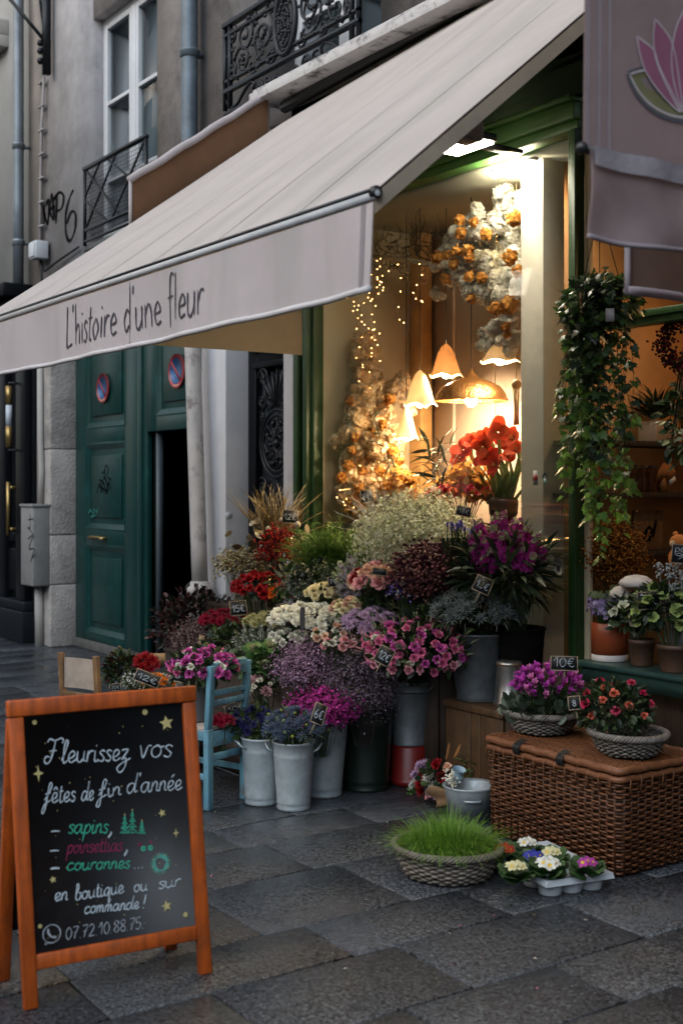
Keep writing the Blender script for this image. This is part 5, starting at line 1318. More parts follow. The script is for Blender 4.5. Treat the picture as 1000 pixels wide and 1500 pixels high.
# silver grass, gypsophila
def silver():
    c = at(585, 790, Y=4.42); k = pxm(c); t = thing('silver_grass', 'frosted silvery white dry grass standing behind the gypsophila', 'dried grass', (c.x, c.y, .85)); b = MB()
    for i in range(300):
        a = random.gauss(0, .5); d = Vector((0, 0, 1)) * math.cos(a) + RT * math.sin(a) + FW * random.gauss(0, .25); d.normalize(); L = random.uniform(35, 84) * k; p0 = c + RT * random.uniform(-30, 30) * k; w = RT * random.gauss(0, .25)
        col = pal([(.40, .42, .42), (.52, .54, .55), (.3, .31, .3)], 1)[0]; pts = [p0 + d * L * u + w * L * u * u for u in np.linspace(0, 1, 5)]; b.tube(pts, .0012, 3, col, cap=False)
        for _ in range(3): u = random.uniform(.4, .95); p = p0 + d * L * u + w * L * u * u; b.tube([p, p + (d + Vector((random.gauss(0, .5), random.gauss(0, .5), 0))) * .03], .0010, 3, col, cap=False)
    b.build('blades', SPRIG, t)
silver()
spray('gypsophila', 'big cloud of creamy white gypsophila in front of the window', 612, 790, 90, 66, 4.30, [(.62, .64, .46), (.72, .72, .58), (.46, .51, .31)], 8500, .010, (.08, .12, .05), nst=70, clump=9, cr=.026, low=-.75)
spray('white_filler', 'greyish white limonium filler left of the cream roses', 447, 868, 38, 28, 4.05, [(.26, .29, .24), (.34, .36, .32), (.12, .16, .1)], 2000, .006, (.06, .09, .05), clump=8, cr=.022)
spray('white_filler', 'dull green filler sprigs above the greyish limonium', 478, 848, 28, 18, 4.12, [(.14, .18, .11), (.22, .25, .2), (.08, .11, .06)], 900, .006, (.05, .08, .04), clump=8, cr=.02)
bunch('rose_bunch', 'bunch of cream roses under the greyish filler', 476, 872, 30, 19, 3.96, [('cream_rose', 15, .058)], (GREENS, 40, .045, T_LEAF), low=-.1)
# white bundles lying, tied with dark ribbon
t, c, rx, rz = bunch('ruffled_bunch', 'long white ruffled bundle tied with a dark ribbon', 455, 907, 64, 22, 3.84, [('white_ruffle', 52, .066)], (DARKGREENS, 50, .05, T_LEAF), low=-.05)
q = at(443, 906, Y=3.63); b = MB(); b.grid(lambda u, v: (q.x + RT.x * (-.012 + .024 * v), q.y + RT.y * (-.012 + .024 * v) - .004 * math.sin(3.14 * u), q.z - .06 + .12 * u), 6, 2); b.grid(lambda u, v: (q.x + RT.x * (-.012 + .024 * (1 - v)), q.y + RT.y * (-.012 + .024 * (1 - v)) + .002, q.z - .06 + .12 * u), 6, 2); b.build('ribbon', mat('dark_ribbon', (.06, .055, .055), .6), t)
spikes('stock_bunch', 'pale lilac and white stock spikes left of the peach roses', 514, 862, 26, 48, 4.02, [(.46, .36, .45), (.55, .48, .50), (.55, .55, .50)], 18, .16, 64, .016, [(.24, .32, .14), (.4, .45, .3)], (GREENS, 60, .07, T_LONG), width=.022)
bunch('rose_bunch', 'mixed peach and pink roses between the lilac stocks and blue statice', 551, 853, 40, 27, 3.95, [('peach_rose', 15, .064), ('pink_rose', 14, .064), ('red_rose', 2, .05)], (GREENS, 40, .05, T_LEAF), low=-.1)
spray('statice', 'violet blue statice sprigs right of the peach roses', 594, 866, 26, 22, 4.0, [(.10, .06, .30), (.15, .10, .40), (.3, .32, .3), (.05, .04, .16)], 900, .009, (.06, .09, .04), clump=9, cr=.018, leaf=(GREENS, 60, .05, T_LONG))
# iris buds
c = at(670, 798, Y=4.14); k = pxm(c); t = thing('iris_bunch', 'green stemmed bunch of blue iris buds beside the magenta stocks', 'flowers', (c.x, c.y, .8))
for i in range(16): p = c + RT * random.uniform(-22, 26) * k + Vector((0, 0, random.uniform(2, 26) * k)) + FW * random.uniform(-.05, .05); inst('iris_bud', HEADS['iris'][i % 3], t, p, face_dir((random.gauss(.1, .15), random.gauss(-.1, .15), 1), random.random() * 6), .026)
b = MB()
for i in range(40): p = c + RT * random.uniform(-25, 22) * k + FW * random.uniform(-.05, .05); b.tube([p + Vector((0, 0, 10 * k)), Vector((c.x, c.y, .8)) + RT * random.uniform(-.03, .03)], .0045, 4, pal(GREENS, 1)[0], cap=False)
b.build('stems', LEAF, t)
MAG = [(.42, .025, .26), (.52, .05, .34), (.32, .018, .19)]
spikes('stock_bunch', 'tall magenta stock with pale green tips beside the pillar', 738, 812, 66, 52, 4.28, MAG, 34, .15, 80, .019, [(.30, .36, .17), (.42, .45, .28), (.30, .02, .19)], (DARKGREENS + [(.05, .075, .035)], 460, .13, T_LONG), base=(at(748, 900, Y=4.3).x, 4.36, .78), spread=.14, width=.026, low=-.1)
p = at(748, 900, Y=4.3); bucket('plant_bucket', 'tall black bucket in shadow holding the magenta stock', (p.x, 4.36, .50), .10, .13, .38, mat('gap_black', (.004,.004,.004), .9, spec=.1), handles=False)  # black put into the bucket's colour to pass for the dark gap
spray('burgundy_hypericum', 'burgundy red leafy hypericum clusters in the middle of the stand', 638, 842, 60, 44, 4.12, [(.10, .022, .032), (.15, .04, .045), (.07, .012, .022), (.19, .09, .07)], 3200, .0105, (.06, .03, .03), T=T_BLOB, clump=6, cr=.03, low=-.5, leaf=([(.08, .02, .03), (.05, .03, .02), (.12, .05, .04)], 260, .05, T_ROUND), part='clusters', mat_=LEAF)
bunch('thistle_bunch', 'dusky grey green thistles filling the big dull zinc bucket', 696, 895, 70, 32, 4.16, [('grey_thistle', 56, .062)], ([(.06, .08, .06), (.09, .11, .08), (.13, .15, .12)], 320, .06, T_LONG), low=-.3, base=(at(691, 1016, Y=4.2).x, 4.25, .74), spread=.12, bloom='thistle')
bunch('mum_bunch', 'lilac chrysanthemums above the pink lisianthus', 541, 916, 44, 27, 3.86, [('lilac_mum', 32, .048)], (DARKGREENS, 60, .05, T_LEAF), low=-.2)
onf = at(600, 1147, Z=0)
t, c, rx, rz = bunch('lisianthus_bunch', 'full bunch of deep pink lisianthus with green buds in the zinc bucket', 610, 952, 86, 50, 3.95, [('pink_lisi', 50, .052), ('rose_lisi', 16, .048), ('magenta_lisi', 16, .052), ('white_lisi', 12, .038)], (GREENS + DARKGREENS, 260, .06, T_LEAF), low=-.6, base=(onf.x, onf.y, .48), tilt=.25, spread=.10)
b = MB(); P, D = dome(c, rx * 1.02, rz * 1.0, 150, -.2); b.many(T_LONG, frames(P, D + (0, 0, .5), .05), pal([(.34, .38, .20), (.46, .46, .30), (.46, .22, .22), (.2, .26, .1)], 150)); b.build('buds', PETAL, t)['kind'] = 'stuff'
bunch('lisianthus_bunch', 'pale blush blooms left of the deep pink lisianthus', 488, 932, 36, 18, 3.78, [('peach_rose', 8, .05), ('white_lisi', 8, .055)], (GREENS, 40, .05, T_LEAF), low=-.1)
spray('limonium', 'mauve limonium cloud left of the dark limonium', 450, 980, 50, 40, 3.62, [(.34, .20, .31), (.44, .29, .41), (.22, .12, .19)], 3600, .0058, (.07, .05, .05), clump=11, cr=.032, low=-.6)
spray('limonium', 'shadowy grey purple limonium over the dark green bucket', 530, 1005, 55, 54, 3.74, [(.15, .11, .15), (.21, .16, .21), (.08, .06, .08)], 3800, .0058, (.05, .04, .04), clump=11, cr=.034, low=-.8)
# ornamental cabbages
c = at(390, 975, Y=3.56); k = pxm(c); t = thing('cabbage_bunch', 'ornamental cabbage rosettes with white hearts beside the turquoise chair', 'flowers', (c.x, c.y, .3))
random.seed(5)
bb = []
for i in range(2):
    b = MB()
    for kk, (n, tl, l, cc) in enumerate(((4, 80, .45, (.58, .56, .36)), (5, 62, .6, (.50, .52, .28)), (6, 42, .75, (.22, .32, .10)), (7, 22, .9, (.09, .18, .05)), (7, 4, 1.0, (.05, .12, .035)))): petals(b, n, l, .38, tl, -10, mulc(cc, .8), cc, .3, .05, .06 - .03 * kk, wave=.06, pw=.4)
    bb.append(b.mesh('cabbage', PETAL, True))
for i, (dx, dy) in enumerate(((-18, -22), (8, -28), (-4, 0), (22, -6), (-22, 14), (6, 22), (28, 16), (-34, -2))): inst('cabbage', bb[i % 2], t, c + RT * dx * k + Vector((0, 0, -dy * k)) - FW * .02 * (i % 3), face_dir((.5 + random.gauss(0, .2), -.4, .7), i), .062)
b = MB(); P, D = dome(c, 38 * k, 34 * k, 160, -.5, shell=(.4, .9)); b.many(T_ROUND, frames(P, D, .055), pal([(.05, .11, .03), (.03, .07, .025), (.08, .14, .05)], 160)); stems(b, (c.x, c.y, .3), P, .003, n=14); b.build('foliage', LEAF, t, smooth=True)
# greenery and pale blooms filling the gaps of the bank
for px, py, hw, hh, Y, n, lab in ((470, 852, 80, 34, 4.16, 240, 'dark green leaves filling the gap below the asparagus fern'), (350, 945, 56, 34, 3.84, 200, 'mixed green leaves between white heather and dry heather'), (575, 895, 60, 36, 4.06, 240, 'bushy green leaves below the blue statice'), (650, 915, 56, 40, 4.10, 220, 'dark leaves between lisianthus and grey green thistles'), (430, 950, 44, 24, 3.74, 160, 'fresh green leaves under the white ruffled bundle'), (690, 850, 56, 44, 4.22, 240, 'dark leaves under the magenta stock')):
    bunch('greenery', lab, px, py, hw, hh, Y, [], (GREENS + DARKGREENS + [(.07, .12, .03)], int(n * 1.5), .062, T_LEAF), cat='foliage', low=-.4)
bunch('lisianthus_bunch', 'loose cream white lisianthus in front of the white ruffled bundle', 424, 938, 34, 15, 3.70, [('white_lisi', 13, .058)], (GREENS, 50, .05, T_LONG), low=-.1)
bunch('rose_bunch', 'pale peach roses between the white ruffled bundle and lilac chrysanthemums', 512, 893, 28, 14, 3.88, [('peach_rose', 8, .056), ('cream_rose', 8, .054)], (GREENS, 40, .05, T_LEAF), low=-.1)
bunch('rose_bunch', 'soft pink roses just below the lilac stock spikes', 500, 945, 30, 14, 3.72, [('pink_rose', 8, .052), ('white_lisi', 5, .045)], (GREENS, 40, .05, T_LEAF), low=-.1)
# little pale blooms between
bunch('lily_bunch', 'few pale pink gerberas and white blooms behind the blue thistles', 381, 1010, 22, 20, 3.46, [('pink_gerbera', 3, .06), ('white_lisi', 4, .04)], (GREENS, 50, .05, T_LONG), low=-.2)

# ------------------------------------------------------------------ buckets on the ground
def onfloor(px, py): return at(px, py, Z=0.0)
p = onfloor(430, 1184); bucket('zinc_bucket', 'slim zinc bucket with wire handles standing nearest of the three', (p.x, p.y, 0), .082, .104, .335, M_ZINC, group='slim zinc flower buckets', hand=.9)
bunch('thistle_bunch', 'blue thistles with yellow green tips in the nearest zinc bucket', 432, 1066, 48, 28, p.y, [('blue_thistle', 34, .056)], (GREENS, 150, .055, T_LONG), low=-.3, base=(p.x, p.y, .24), spread=.14, bloom='thistle', blobs=([(.26, .30, .06), (.2, .25, .05)], 26, .010))
p = onfloor(383, 1176); bucket('zinc_bucket', 'slim zinc bucket beside the turquoise chair', (p.x, p.y, 0), .082, .102, .335, M_ZINC, group='slim zinc flower buckets', hand=1.4)
bunch('anemone_bunch', 'dark blue violet blooms over green leaves beside the chair', 369, 1062, 36, 28, p.y, [('blue_anemone', 22, .042)], (GREENS + [(.06, .10, .03)], 190, .05, T_LEAF), low=-.3, base=(p.x, p.y, .24), spread=.14)
p = onfloor(474, 1164); bucket('zinc_bucket', 'taller zinc bucket standing behind the two slim ones', (p.x, p.y, 0), .092, .128, .40, M_ZINC, handles=False, group='slim zinc flower buckets')
spray('magenta_statice', 'vivid magenta statice heads over the taller zinc bucket', 470, 1044, 52, 30, 3.50, [(.30, .02, .17), (.38, .03, .23), (.22, .012, .12)], 2600, .010, (.06, .09, .04), clump=12, cr=.020, low=-.3, leaf=(DARKGREENS, 60, .05, T_LEAF))
p = onfloor(536, 1154); bucket('plastic_bucket', 'dark green plastic flower bucket below the grey purple limonium', (p.x, p.y, 0), .118, .145, .44, M_DARKPOT, handles=False)
p = onfloor(600, 1147); t = thing('red_pot', 'glossy red pot upturned under the lisianthus bucket', 'pot', (p.x, p.y, 0))
b = MB(); b.lathe([(.001, 0), (.105, 0), (.112, .03), (.104, .035), (.100, .205), (.092, .212), (.001, .212)], (p.x, p.y, 0), 32); b.build('body', mat('red_glaze', (.16, .010, .008), .4, var=.2), t, smooth=True)
bucket('zinc_bucket', 'tapered zinc bucket raised on the red pot', (p.x, p.y, .213), .092, .132, .345, mat('zinc_mid', (.20, .225, .24), .48, metal=.5, var=.2, scale=12, stain=((.12, .135, .145), 8, .6)), ridges=(.82, .86), hand=.3)
# crate and dull zinc bucket, milk can
q0 = at(682, 1030, Y=4.12); q1 = at(738, 1030, Y=4.2)
M_CRATE = mat('crate_wood', (.085,.042,.016), .65, var=.35, scale=9, bump=.25, bscale=50); grain(M_CRATE)
cr = thing('wooden_crate', 'brown wooden box under the dull zinc bucket left of the hamper', 'crate', ((q0.x + q1.x) / 2, 4.3, 0))
x0, x1 = q0.x - .16, q1.x + .08
for k, (a, c_) in enumerate(((x0, x0 + .2), (x0 + .205, x1 - .17), (x1 - .165, x1))): b = MB(); b.bx(a, c_, 4.12, 4.14, .02, .455); b.build('board', M_CRATE, cr, bevel=.003)
b = MB(); b.bx(x0 - .01, x1 + .01, 4.105, 4.55, .456, .495); b.build('lid', M_CRATE, cr, bevel=.004)
b = MB(); b.bx(x0, x0 + .02, 4.141, 4.54, .02, .455); b.bx(x1 - .02, x1, 4.141, 4.54, .02, .455); b.bx(x0, x1, 4.52, 4.5395, .02, .455); b.build('side', M_CRATE, cr)
p = at(691, 1016, Y=4.2); bucket('zinc_bucket', 'wide dull zinc bucket on the brown wooden box', (p.x, 4.25, .496), .115, .165, .35, M_ZINCDARK, ridges=(.05,), handles=True, hand=.2)
p = at(741, 1014, Y=4.22); t = thing('milk_can', 'small upturned tin milk can on the wooden box by the pillar', 'can', (p.x, 4.24, .496))
b = MB(); b.lathe([(.001, 0), (.076, 0), (.080, .006), (.080, .022), (.074, .03), (.062, .20), (.064, .212), (.062, .225), (.05, .23), (.001, .23)], (p.x, 4.24, .496), 30); b.build('body', mat('bright_tin', (.36, .35, .33), .32, metal=.85, var=.25, scale=14, stain=((.10, .08, .06), 9, .6)), t, smooth=True)
b = MB(); b.tube([(p.x + .0645 * math.cos(a), 4.24 + .0645 * math.sin(a), .496 + .212) for a in np.linspace(0, 6.283, 33)[:-1]], .004, 6, closed=True); b.build('rim', mat('rust_rim', (.16, .08, .03), .7), t, smooth=True)

# ------------------------------------------------------------------ turquoise chair
PA = at(305, 1187, Z=0); PB = at(358, 1170, Z=0)
bd = (PB - PA); wd = bd.length; bd.normalize(); nd = Vector((bd.y, -bd.x, 0)); nd = nd if nd.dot(FW) > 0 else -nd
M_TURQ = mat('chipped_turquoise', (.11, .27, .35), .6, var=.15, scale=10, bump=.15, bscale=50, stain=((.10, .075, .065), 11, .75)); grain(M_TURQ, (50, 50, 4), .2)
chair = thing('turquoise_chair', 'small chipped turquoise wooden chair with its back to the street', 'chair', PA)
def post(a, lean, h, w, d): return a, a + nd * -lean + Vector((0, 0, h))
Z = Vector((0, 0, 1)); up_t = {}
for nm, P in (('a', PA), ('b', PB)):
    b = MB(); s0 = P; s1 = P + Z * .40; s2 = P + Z * .715 - nd * .02
    b.bar(s0, s1, .040, .034, nd); b.bar(s1, s2, .036, .030, nd); b.build('back_leg', M_TURQ, chair, bevel=.004)
    fp = P + nd * .34; b = MB(); b.bar(fp, fp + Z * .385, .036, .036, nd); b.build('front_leg', M_TURQ, chair, bevel=.004)
    b = MB(); b.bar(P + Z * .16 + nd * .02, fp + Z * .16 - nd * .02, .018, .03); b.bar(P + Z * .365 + nd * .02, fp + Z * .365 - nd * .02, .02, .05); b.build('side_rail', M_TURQ, chair, bevel=.003)
def rail(z, h, name='slat', th=.018):
    o = -nd * .02 * max(0, (z - .4) / .315); b = MB(); b.bar(PA + Z * z + o + bd * .015, PB + Z * z + o - bd * .015, th, h, Z); b.build(name, M_TURQ, chair, bevel=.003)
rail(.692, .072, 'top_rail', .024); rail(.575, .028); rail(.525, .030); rail(.345, .075, 'apron', .02); rail(.255, .035, 'stretcher')
b = MB()
for k in range(4): a = PA + nd * (.01 + .085 * k) + Z * .395; b.bar(a + nd * .04 - bd * .01, a + nd * .04 + bd * (wd + .01), .082, .018, Z)
b.build('seat', mat('bare_seat_wood', (.36, .31, .27), .75, var=.25, scale=14, stain=((.12, .2, .21), 8, .6)), chair, bevel=.003)
sc_ = PA + bd * wd * .45 + nd * .20
pt = thing('ribbed_pot', 'grey ribbed pot on the turquoise chair seat', 'pot', (sc_.x, sc_.y, .405)); b = MB(); pr = [(.001, .0), (.075, 0)]
for k in range(14): pr += [(.077 + .0016 * k, .004 + .0125 * k), (.0805 + .0016 * k, .010 + .0125 * k)]
pr += [(.10, .185), (.09, .18), (.001, .16)]; b.lathe(pr, (sc_.x, sc_.y, .405), 30); b.build('body', mat('grey_ribbed', (.10, .105, .11), .6, var=.1), pt, smooth=True)
cpos = at(297, 976, Y=sc_.y)
bunch('lisianthus_bunch', 'mauve pink lisianthus with white blooms in the ribbed pot on the chair', 297, 978, 54, 30, sc_.y, [('magenta_lisi', 24, .060), ('pink_lisi', 6, .05), ('white_lisi', 8, .05)], (DARKGREENS + GREENS, 220, .055, T_LEAF), low=-.3, base=(sc_.x, sc_.y, .52))
bunch('red_bloom_bunch', 'crimson carnations tucked on the chair seat behind the slats', 326, 1058, 15, 11, sc_.y + .06, [('crimson_mum', 9, .045)], (DARKGREENS, 20, .03, T_LEAF))

# ------------------------------------------------------------------ small folding chair and pots behind the sign board
pa = at(99, 1010, D=6.9); pb = at(150, 1008, D=6.75)
pa.z = pb.z = 0; fd = (pb - pa).normalized(); fn = Vector((fd.y, -fd.x, 0)); fn = fn if fn.dot(FW) > 0 else -fn
fc = thing('folding_chair', 'small brown folding chair with canvas back by the green door', 'chair', pa); W_ = (pb - pa).length
for P in (pa, pb): b = MB(); b.bar(P, P + Z * .69 - fn * .05, .035, .022, fn); b.build('back_leg', M_WOOD, fc, bevel=.003); b = MB(); b.bar(P + fn * .3, P + fn * .05 + Z * .42, .03, .02, fn); b.build('front_leg', M_WOOD, fc, bevel=.003)
b = MB(); b.grid(lambda u, v: tuple(pa + fd * (W_ * u) + Z * (.50 + .165 * v) - fn * (.045 - .02 * math.sin(3.14 * u))), 8, 3); b.grid(lambda u, v: tuple(pa + fd * (W_ * u) + Z * (.50 + .165 * (1 - v)) - fn * (.041 - .02 * math.sin(3.14 * u))), 8, 3); b.build('back_cloth', mat('linen_cloth', (.33, .27, .22), .9, var=.2, scale=14), fc, smooth=True)
b = MB(); b.bar(pa + Z * .46 - fn * .04, pb + Z * .46 - fn * .04, .02, .04); b.build('rail', M_WOOD, fc, bevel=.003); b = MB(); b.bar(pa + Z * .2, pb + Z * .2, .02, .03); b.build('rail', M_WOOD, fc, bevel=.003)
b = MB(); b.bar(pa + Z * .41 + fn * .15, pb + Z * .41 + fn * .15, .28, .02); b.build('seat', M_WOOD, fc, bevel=.003)
p = at(205, 1010, Y=3.0); q = at(258, 1010, Y=3.2)
bx_ = thing('low_crate', 'low pale crate of potted flowers behind the sign board', 'crate', (p.x, p.y, 0))
U_ = RT; cc = at(205, 1060, Y=3.05); cc.z = 0
Mx = Matrix.Rotation(R(YAW), 3, 'Z')
for s in (-1, 1): b = MB(); b.obox(cc + FW * (.15 * s) + Z * .2, (.58, .018, .38), Mx); b.build('side', M_PALEWOOD, bx_, bevel=.003); b = MB(); b.obox(cc + RT * (.28 * s) + Z * .2, (.018, .28, .38), Mx); b.build('end', M_PALEWOOD, bx_, bevel=.003)
b = MB(); b.obox(cc + Z * .36, (.54, .28, .01), Mx); b.build('shelf', M_PALEWOOD, bx_)
Yc = cc.y
t, *_ = bunch('leafy_plant', 'dark leafy shrub with reddish leaves beside the folding chair', 178, 985, 26, 34, Yc, [], (GREENS + DARKGREENS + [(.07, .015, .02)], 420, .05, T_LEAF), base=(cc.x - .1, cc.y, .37), cat='plant')
bunch('red_bloom_bunch', 'single tall red bloom with dark red ones behind the leaning tag', 214, 978, 18, 22, Yc, [('red_mum', 7, .062), ('crimson_mum', 4, .05)], (DARKGREENS, 50, .04, T_LEAF), base=(cc.x, cc.y, .37))
bunch('ranunculus_bunch', 'bright orange ranunculus just above the sign board frame', 236, 998, 26, 10, Yc - .05, [('orange_mum', 8, .045), ('pink_gerbera', 2, .04), ('white_mum', 3, .035)], (GREENS, 40, .04, T_LEAF), base=(cc.x + .05, cc.y, .37), low=.0)
spray('white_filler', 'white speckled gypsophila sprigs behind the sign board', 196, 1000, 22, 12, Yc - .06, [(.45, .46, .42), (.3, .33, .26)], 300, .006, (.06, .09, .04), clump=5, cr=.02)
b = MB(); qq = at(224, 966, Y=Yc + .12); b.obox(qq, (.14, .008, .07), Mx); tag(b.build('kraft_card', mat('kraft_paper', (.26, .17, .09), .8)), 'plain brown kraft card behind the red blooms', 'card')

# ------------------------------------------------------------------ price signs
price('slate tag reading 15 euro beside the dark red roses', 349, 891, 23, 20, 3.86, '15€', roll=-6)
price('slate tag reading 8 euro left of the mauve pink lisianthus on the chair', 265, 990, 22, 18, 3.0, '8€', roll=14)
price('dark leaning slate tag reading 12 euro beside the red bloom', 216, 994, 36, 16, 2.9, '12€', roll=22)
price('small slate tag reading 20 euro at the sign board edge', 169, 1007, 15, 9, 2.88, '20€', roll=-4, stick=False)
price('large unlettered slate tag leaning between dry and white heather', 327, 962, 30, 22, 3.66, None, roll=-28, yaw=20)
price('diamond tilted slate tag reading 12 euro before the deep pink lisianthus', 563, 961, 22, 24, 3.58, '12€', roll=28)
price('slate tag reading 16 euro above the dusky thistles', 707, 857, 24, 22, 4.0, '16€', roll=24)
price('small slate tag reading 6 euro among the blue thistles', 467, 1046, 17, 28, 3.18, '6€', roll=24, yaw=25)
price('slate tag reading 18 euro on a stick above the iris buds', 679, 749, 20, 13, 4.26, '18€', roll=12)
price('dark slate tag behind the anemones at the chair', 345, 1037, 30, 14, 3.3, '10€', roll=-18, yaw=10)
price('slate tag reading 14 euro in front of the greyish filler', 445, 842, 24, 14, 4.0, '14€', roll=-8)
price('small slate tag leaning at the lower edge of the pale yellow chrysanthemums', 414, 892, 14, 14, 3.8, '9€', roll=-16)
price('slate tag at the window foot left of the silver grass', 537, 727, 17, 17, 4.46, '8€', roll=-6)
price('slate tag lying over the peach roses', 556, 838, 20, 9, 3.88, None, roll=8)
price('narrow slate tag by the greyish filler and cream roses', 488, 852, 14, 14, 3.95, '7€', roll=-8)
price('slate tag half hidden in the gold grasses', 425, 757, 22, 18, 4.22, '12€', roll=4)
b = MB(); c = at(294, 945, Y=3.62); b.obox(c, (.035, .006, .12), Matrix.Rotation(R(YAW), 3, 'Z') @ Matrix.Rotation(R(8), 3, 'Y')); tag(b.build('wooden_peg', M_PALEWOOD), 'bare pale wooden label peg in the dry heather', 'label peg')
b = MB(); c = at(672, 790, Y=4.2); b.obox(c, (.016, .005, .17), Matrix.Rotation(R(YAW), 3, 'Z') @ Matrix.Rotation(R(-20), 3, 'Y')); tag(b.build('wooden_peg', M_PALEWOOD), 'slanted wooden stick standing among the iris buds', 'label peg')

# ------------------------------------------------------------------ wicker hamper and what stands on it
HX0, HX1, HY0, HY1, HZ = -4.365, -3.55, 3.79, 4.30, .40
hm = thing('wicker_hamper', 'large lidded reddish brown wicker hamper with black leather straps', 'hamper', ((HX0 + HX1) / 2, (HY0 + HY1) / 2, 0))
def rrect(u, x0, x1, y0, y1, r=.035):
    L = [(x1 - x0 - 2 * r), math.pi * r / 2, (y1 - y0 - 2 * r), math.pi * r / 2] * 2; tot = sum(L); s = u % 1 * tot; seg = 0
    while s > L[seg]: s -= L[seg]; seg = (seg + 1) % 8
    cx = [(x0 + r, y0 + r), (x1 - r, y0 + r), (x1 - r, y1 - r), (x0 + r, y1 - r)]
    if seg % 2 == 0:
        k = seg // 2; d = [(1, 0), (0, 1), (-1, 0), (0, -1)][k]; n = [(0, -1), (1, 0), (0, 1), (-1, 0)][k]; c = cx[k]
        return (c[0] + d[0] * s + n[0] * r, c[1] + d[1] * s + n[1] * r), n
    k = (seg // 2 + 1) % 4; a = -math.pi / 2 + (seg // 2) * math.pi / 2 + s / r; c = cx[k]
    return (c[0] + r * math.cos(a), c[1] + r * math.sin(a)), (math.cos(a), math.sin(a))
HC = (.105, .038, .014)
b = MB(); weave_rings(b, lambda u, v: rrect(u, HX0 + .012 * (1 - v), HX1 - .012 * (1 - v), HY0 + .012 * (1 - v), HY1 - .012 * (1 - v)), .012, HZ - .01, 29, 62, .0075, .0060, 460, HC)
b.build('woven_body', WICKER, hm, smooth=True)
b = MB(); b.bx(HX0 + .022, HX1 - .022, HY0 + .022, HY1 - .022, .005, HZ - .005, (.02, .007, .004)); b.build('shade_shell', WICKER, hm)  # inner box coloured dark to put shade in the weave gaps
b = MB()
for k in range(62):
    p, n = rrect(k / 62, HX0, HX1, HY0, HY1); b.tube([(p[0] - n[0] * .002, p[1] - n[1] * .002, .01), (p[0] - n[0] * .002, p[1] - n[1] * .002, HZ)], .0042, 5, mulc(HC, .6))
b.build('stakes', WICKER, hm, smooth=True)
b = MB()
for z, rr, o in ((HZ + .006, .015, .004), (HZ + .042, .017, .006)): b.tube([(rrect(i / 160, HX0 - o, HX1 + o, HY0 - o, HY1 + o)[0][0], rrect(i / 160, HX0 - o, HX1 + o, HY0 - o, HY1 + o)[0][1], z + .002 * math.sin(i * .9)) for i in range(160)], rr, 8, (.17, .065, .028), closed=True)
for k in range(40):
    p, n = rrect((k + .5) / 40, HX0, HX1, HY0, HY1); o = .02
    for dz in (.0, .01): b.tube([(p[0] + n[0] * .014, p[1] + n[1] * .014, HZ - .05), (p[0] + n[0] * o, p[1] + n[1] * o, HZ + .0), (p[0] + n[0] * .006, p[1] + n[1] * .006, HZ + .024)], .004, 5, (.30, .13, .06))
b.build('rim_roll', WICKER, hm, smooth=True)
b = MB()
for k in range(44):
    y = HY0 + .01 + (HY1 - HY0 - .02) * (k + .5) / 44; c = np.array(HC) * random.uniform(.9, 1.6)
    b.tube([(HX0 + .01 + (HX1 - HX0 - .02) * i / 80, y, HZ + .046 + .004 * math.sin(math.pi * (i * .5 + k))) for i in range(81)], .0055, 5, tuple(c))
b.build('lid', WICKER, hm, smooth=True)
M_STRAP = mat('black_leather', (.008, .008, .009), .45, var=.2)
for px in (757, 821):
    q = at(px, 1100, Y=HY0 - .02)
    b = MB(); b.grid(lambda u, v: (q.x - .022 + .044 * v, HY0 - .0 - .030 * math.sin(math.pi * min(1, u * 1.15)) ** .5 + .06 * max(0, .3 - u), HZ + .072 - .085 * u), 10, 2); b.grid(lambda u, v: (q.x + .022 - .044 * v, HY0 + .003 - .030 * math.sin(math.pi * min(1, u * 1.15)) ** .5 + .06 * max(0, .3 - u), HZ + .072 - .085 * u), 10, 2); b.build('strap', M_STRAP, hm, smooth=True)
# baskets
GREYW = (.15, .135, .12)
cA = at(793, 1088, Y=4.05); cA.z = HZ + .055
basket('grey_basket', 'greyish willow basket of magenta cyclamen at the back of the hamper', cA, .115, .170, .085, GREYW, .9, R(20))
bunch('cyclamen_plant', 'magenta and violet cyclamen in the greyish willow basket', 800, 1012, 54, 42, 4.03, [('cyclamen', 36, .062), ('cyclamen_pale', 14, .062)], None, base=cA + Vector((0, 0, .06)), low=-.05, tilt=.9, cat='plant')
b = MB(); P, D = dome(cA + Vector((0, 0, .09)), .155, .07, 110, -.1, shell=(.8, 1.1)); b.many(T_ROUND, frames(P, D + (0, 0, .2), .055 * rng.uniform(.7, 1.2, 110)), pal([(.09, .12, .09), (.05, .075, .05), (.16, .20, .16), (.03, .05, .03)], 110)); tag(b.build('cyclamen_leaves', LEAF, smooth=True), 'rounded silver marked leaves spilling over the cyclamen basket', 'leaves')
cB = at(905, 1108, Z=HZ + .055); cB = Vector((cB.x - .0, cB.y + .06, HZ + .055))
basket('grey_basket', 'greyish willow basket of miniature roses at the front of the hamper', cB, .115, .165, .085, GREYW, .9, R(-10))
bunch('mini_rose_plant', 'bushy miniature rose plant with few pink and coral blooms', 898, 1040, 60, 50, cB.y, [('hot_rose', 5, .040), ('mini_rose', 4, .044), ('coral_rose', 6, .036)], ([(.022, .038, .016), (.03, .055, .02), (.05, .075, .03), (.018, .03, .016)], 900, .036, T_LEAF), base=cB + Vector((0, 0, .06)), low=-.2, cat='plant', tilt=.8)
price('slate sign reading 10 euro standing above the magenta cyclamen', 826, 972, 37, 19, 3.92, '10€', roll=0, pitch=6, size=.75)
price('slate tag tucked between cyclamen and miniature roses', 841, 1030, 16, 18, 3.86, '8', roll=-10, yaw=-15, wide=.4)
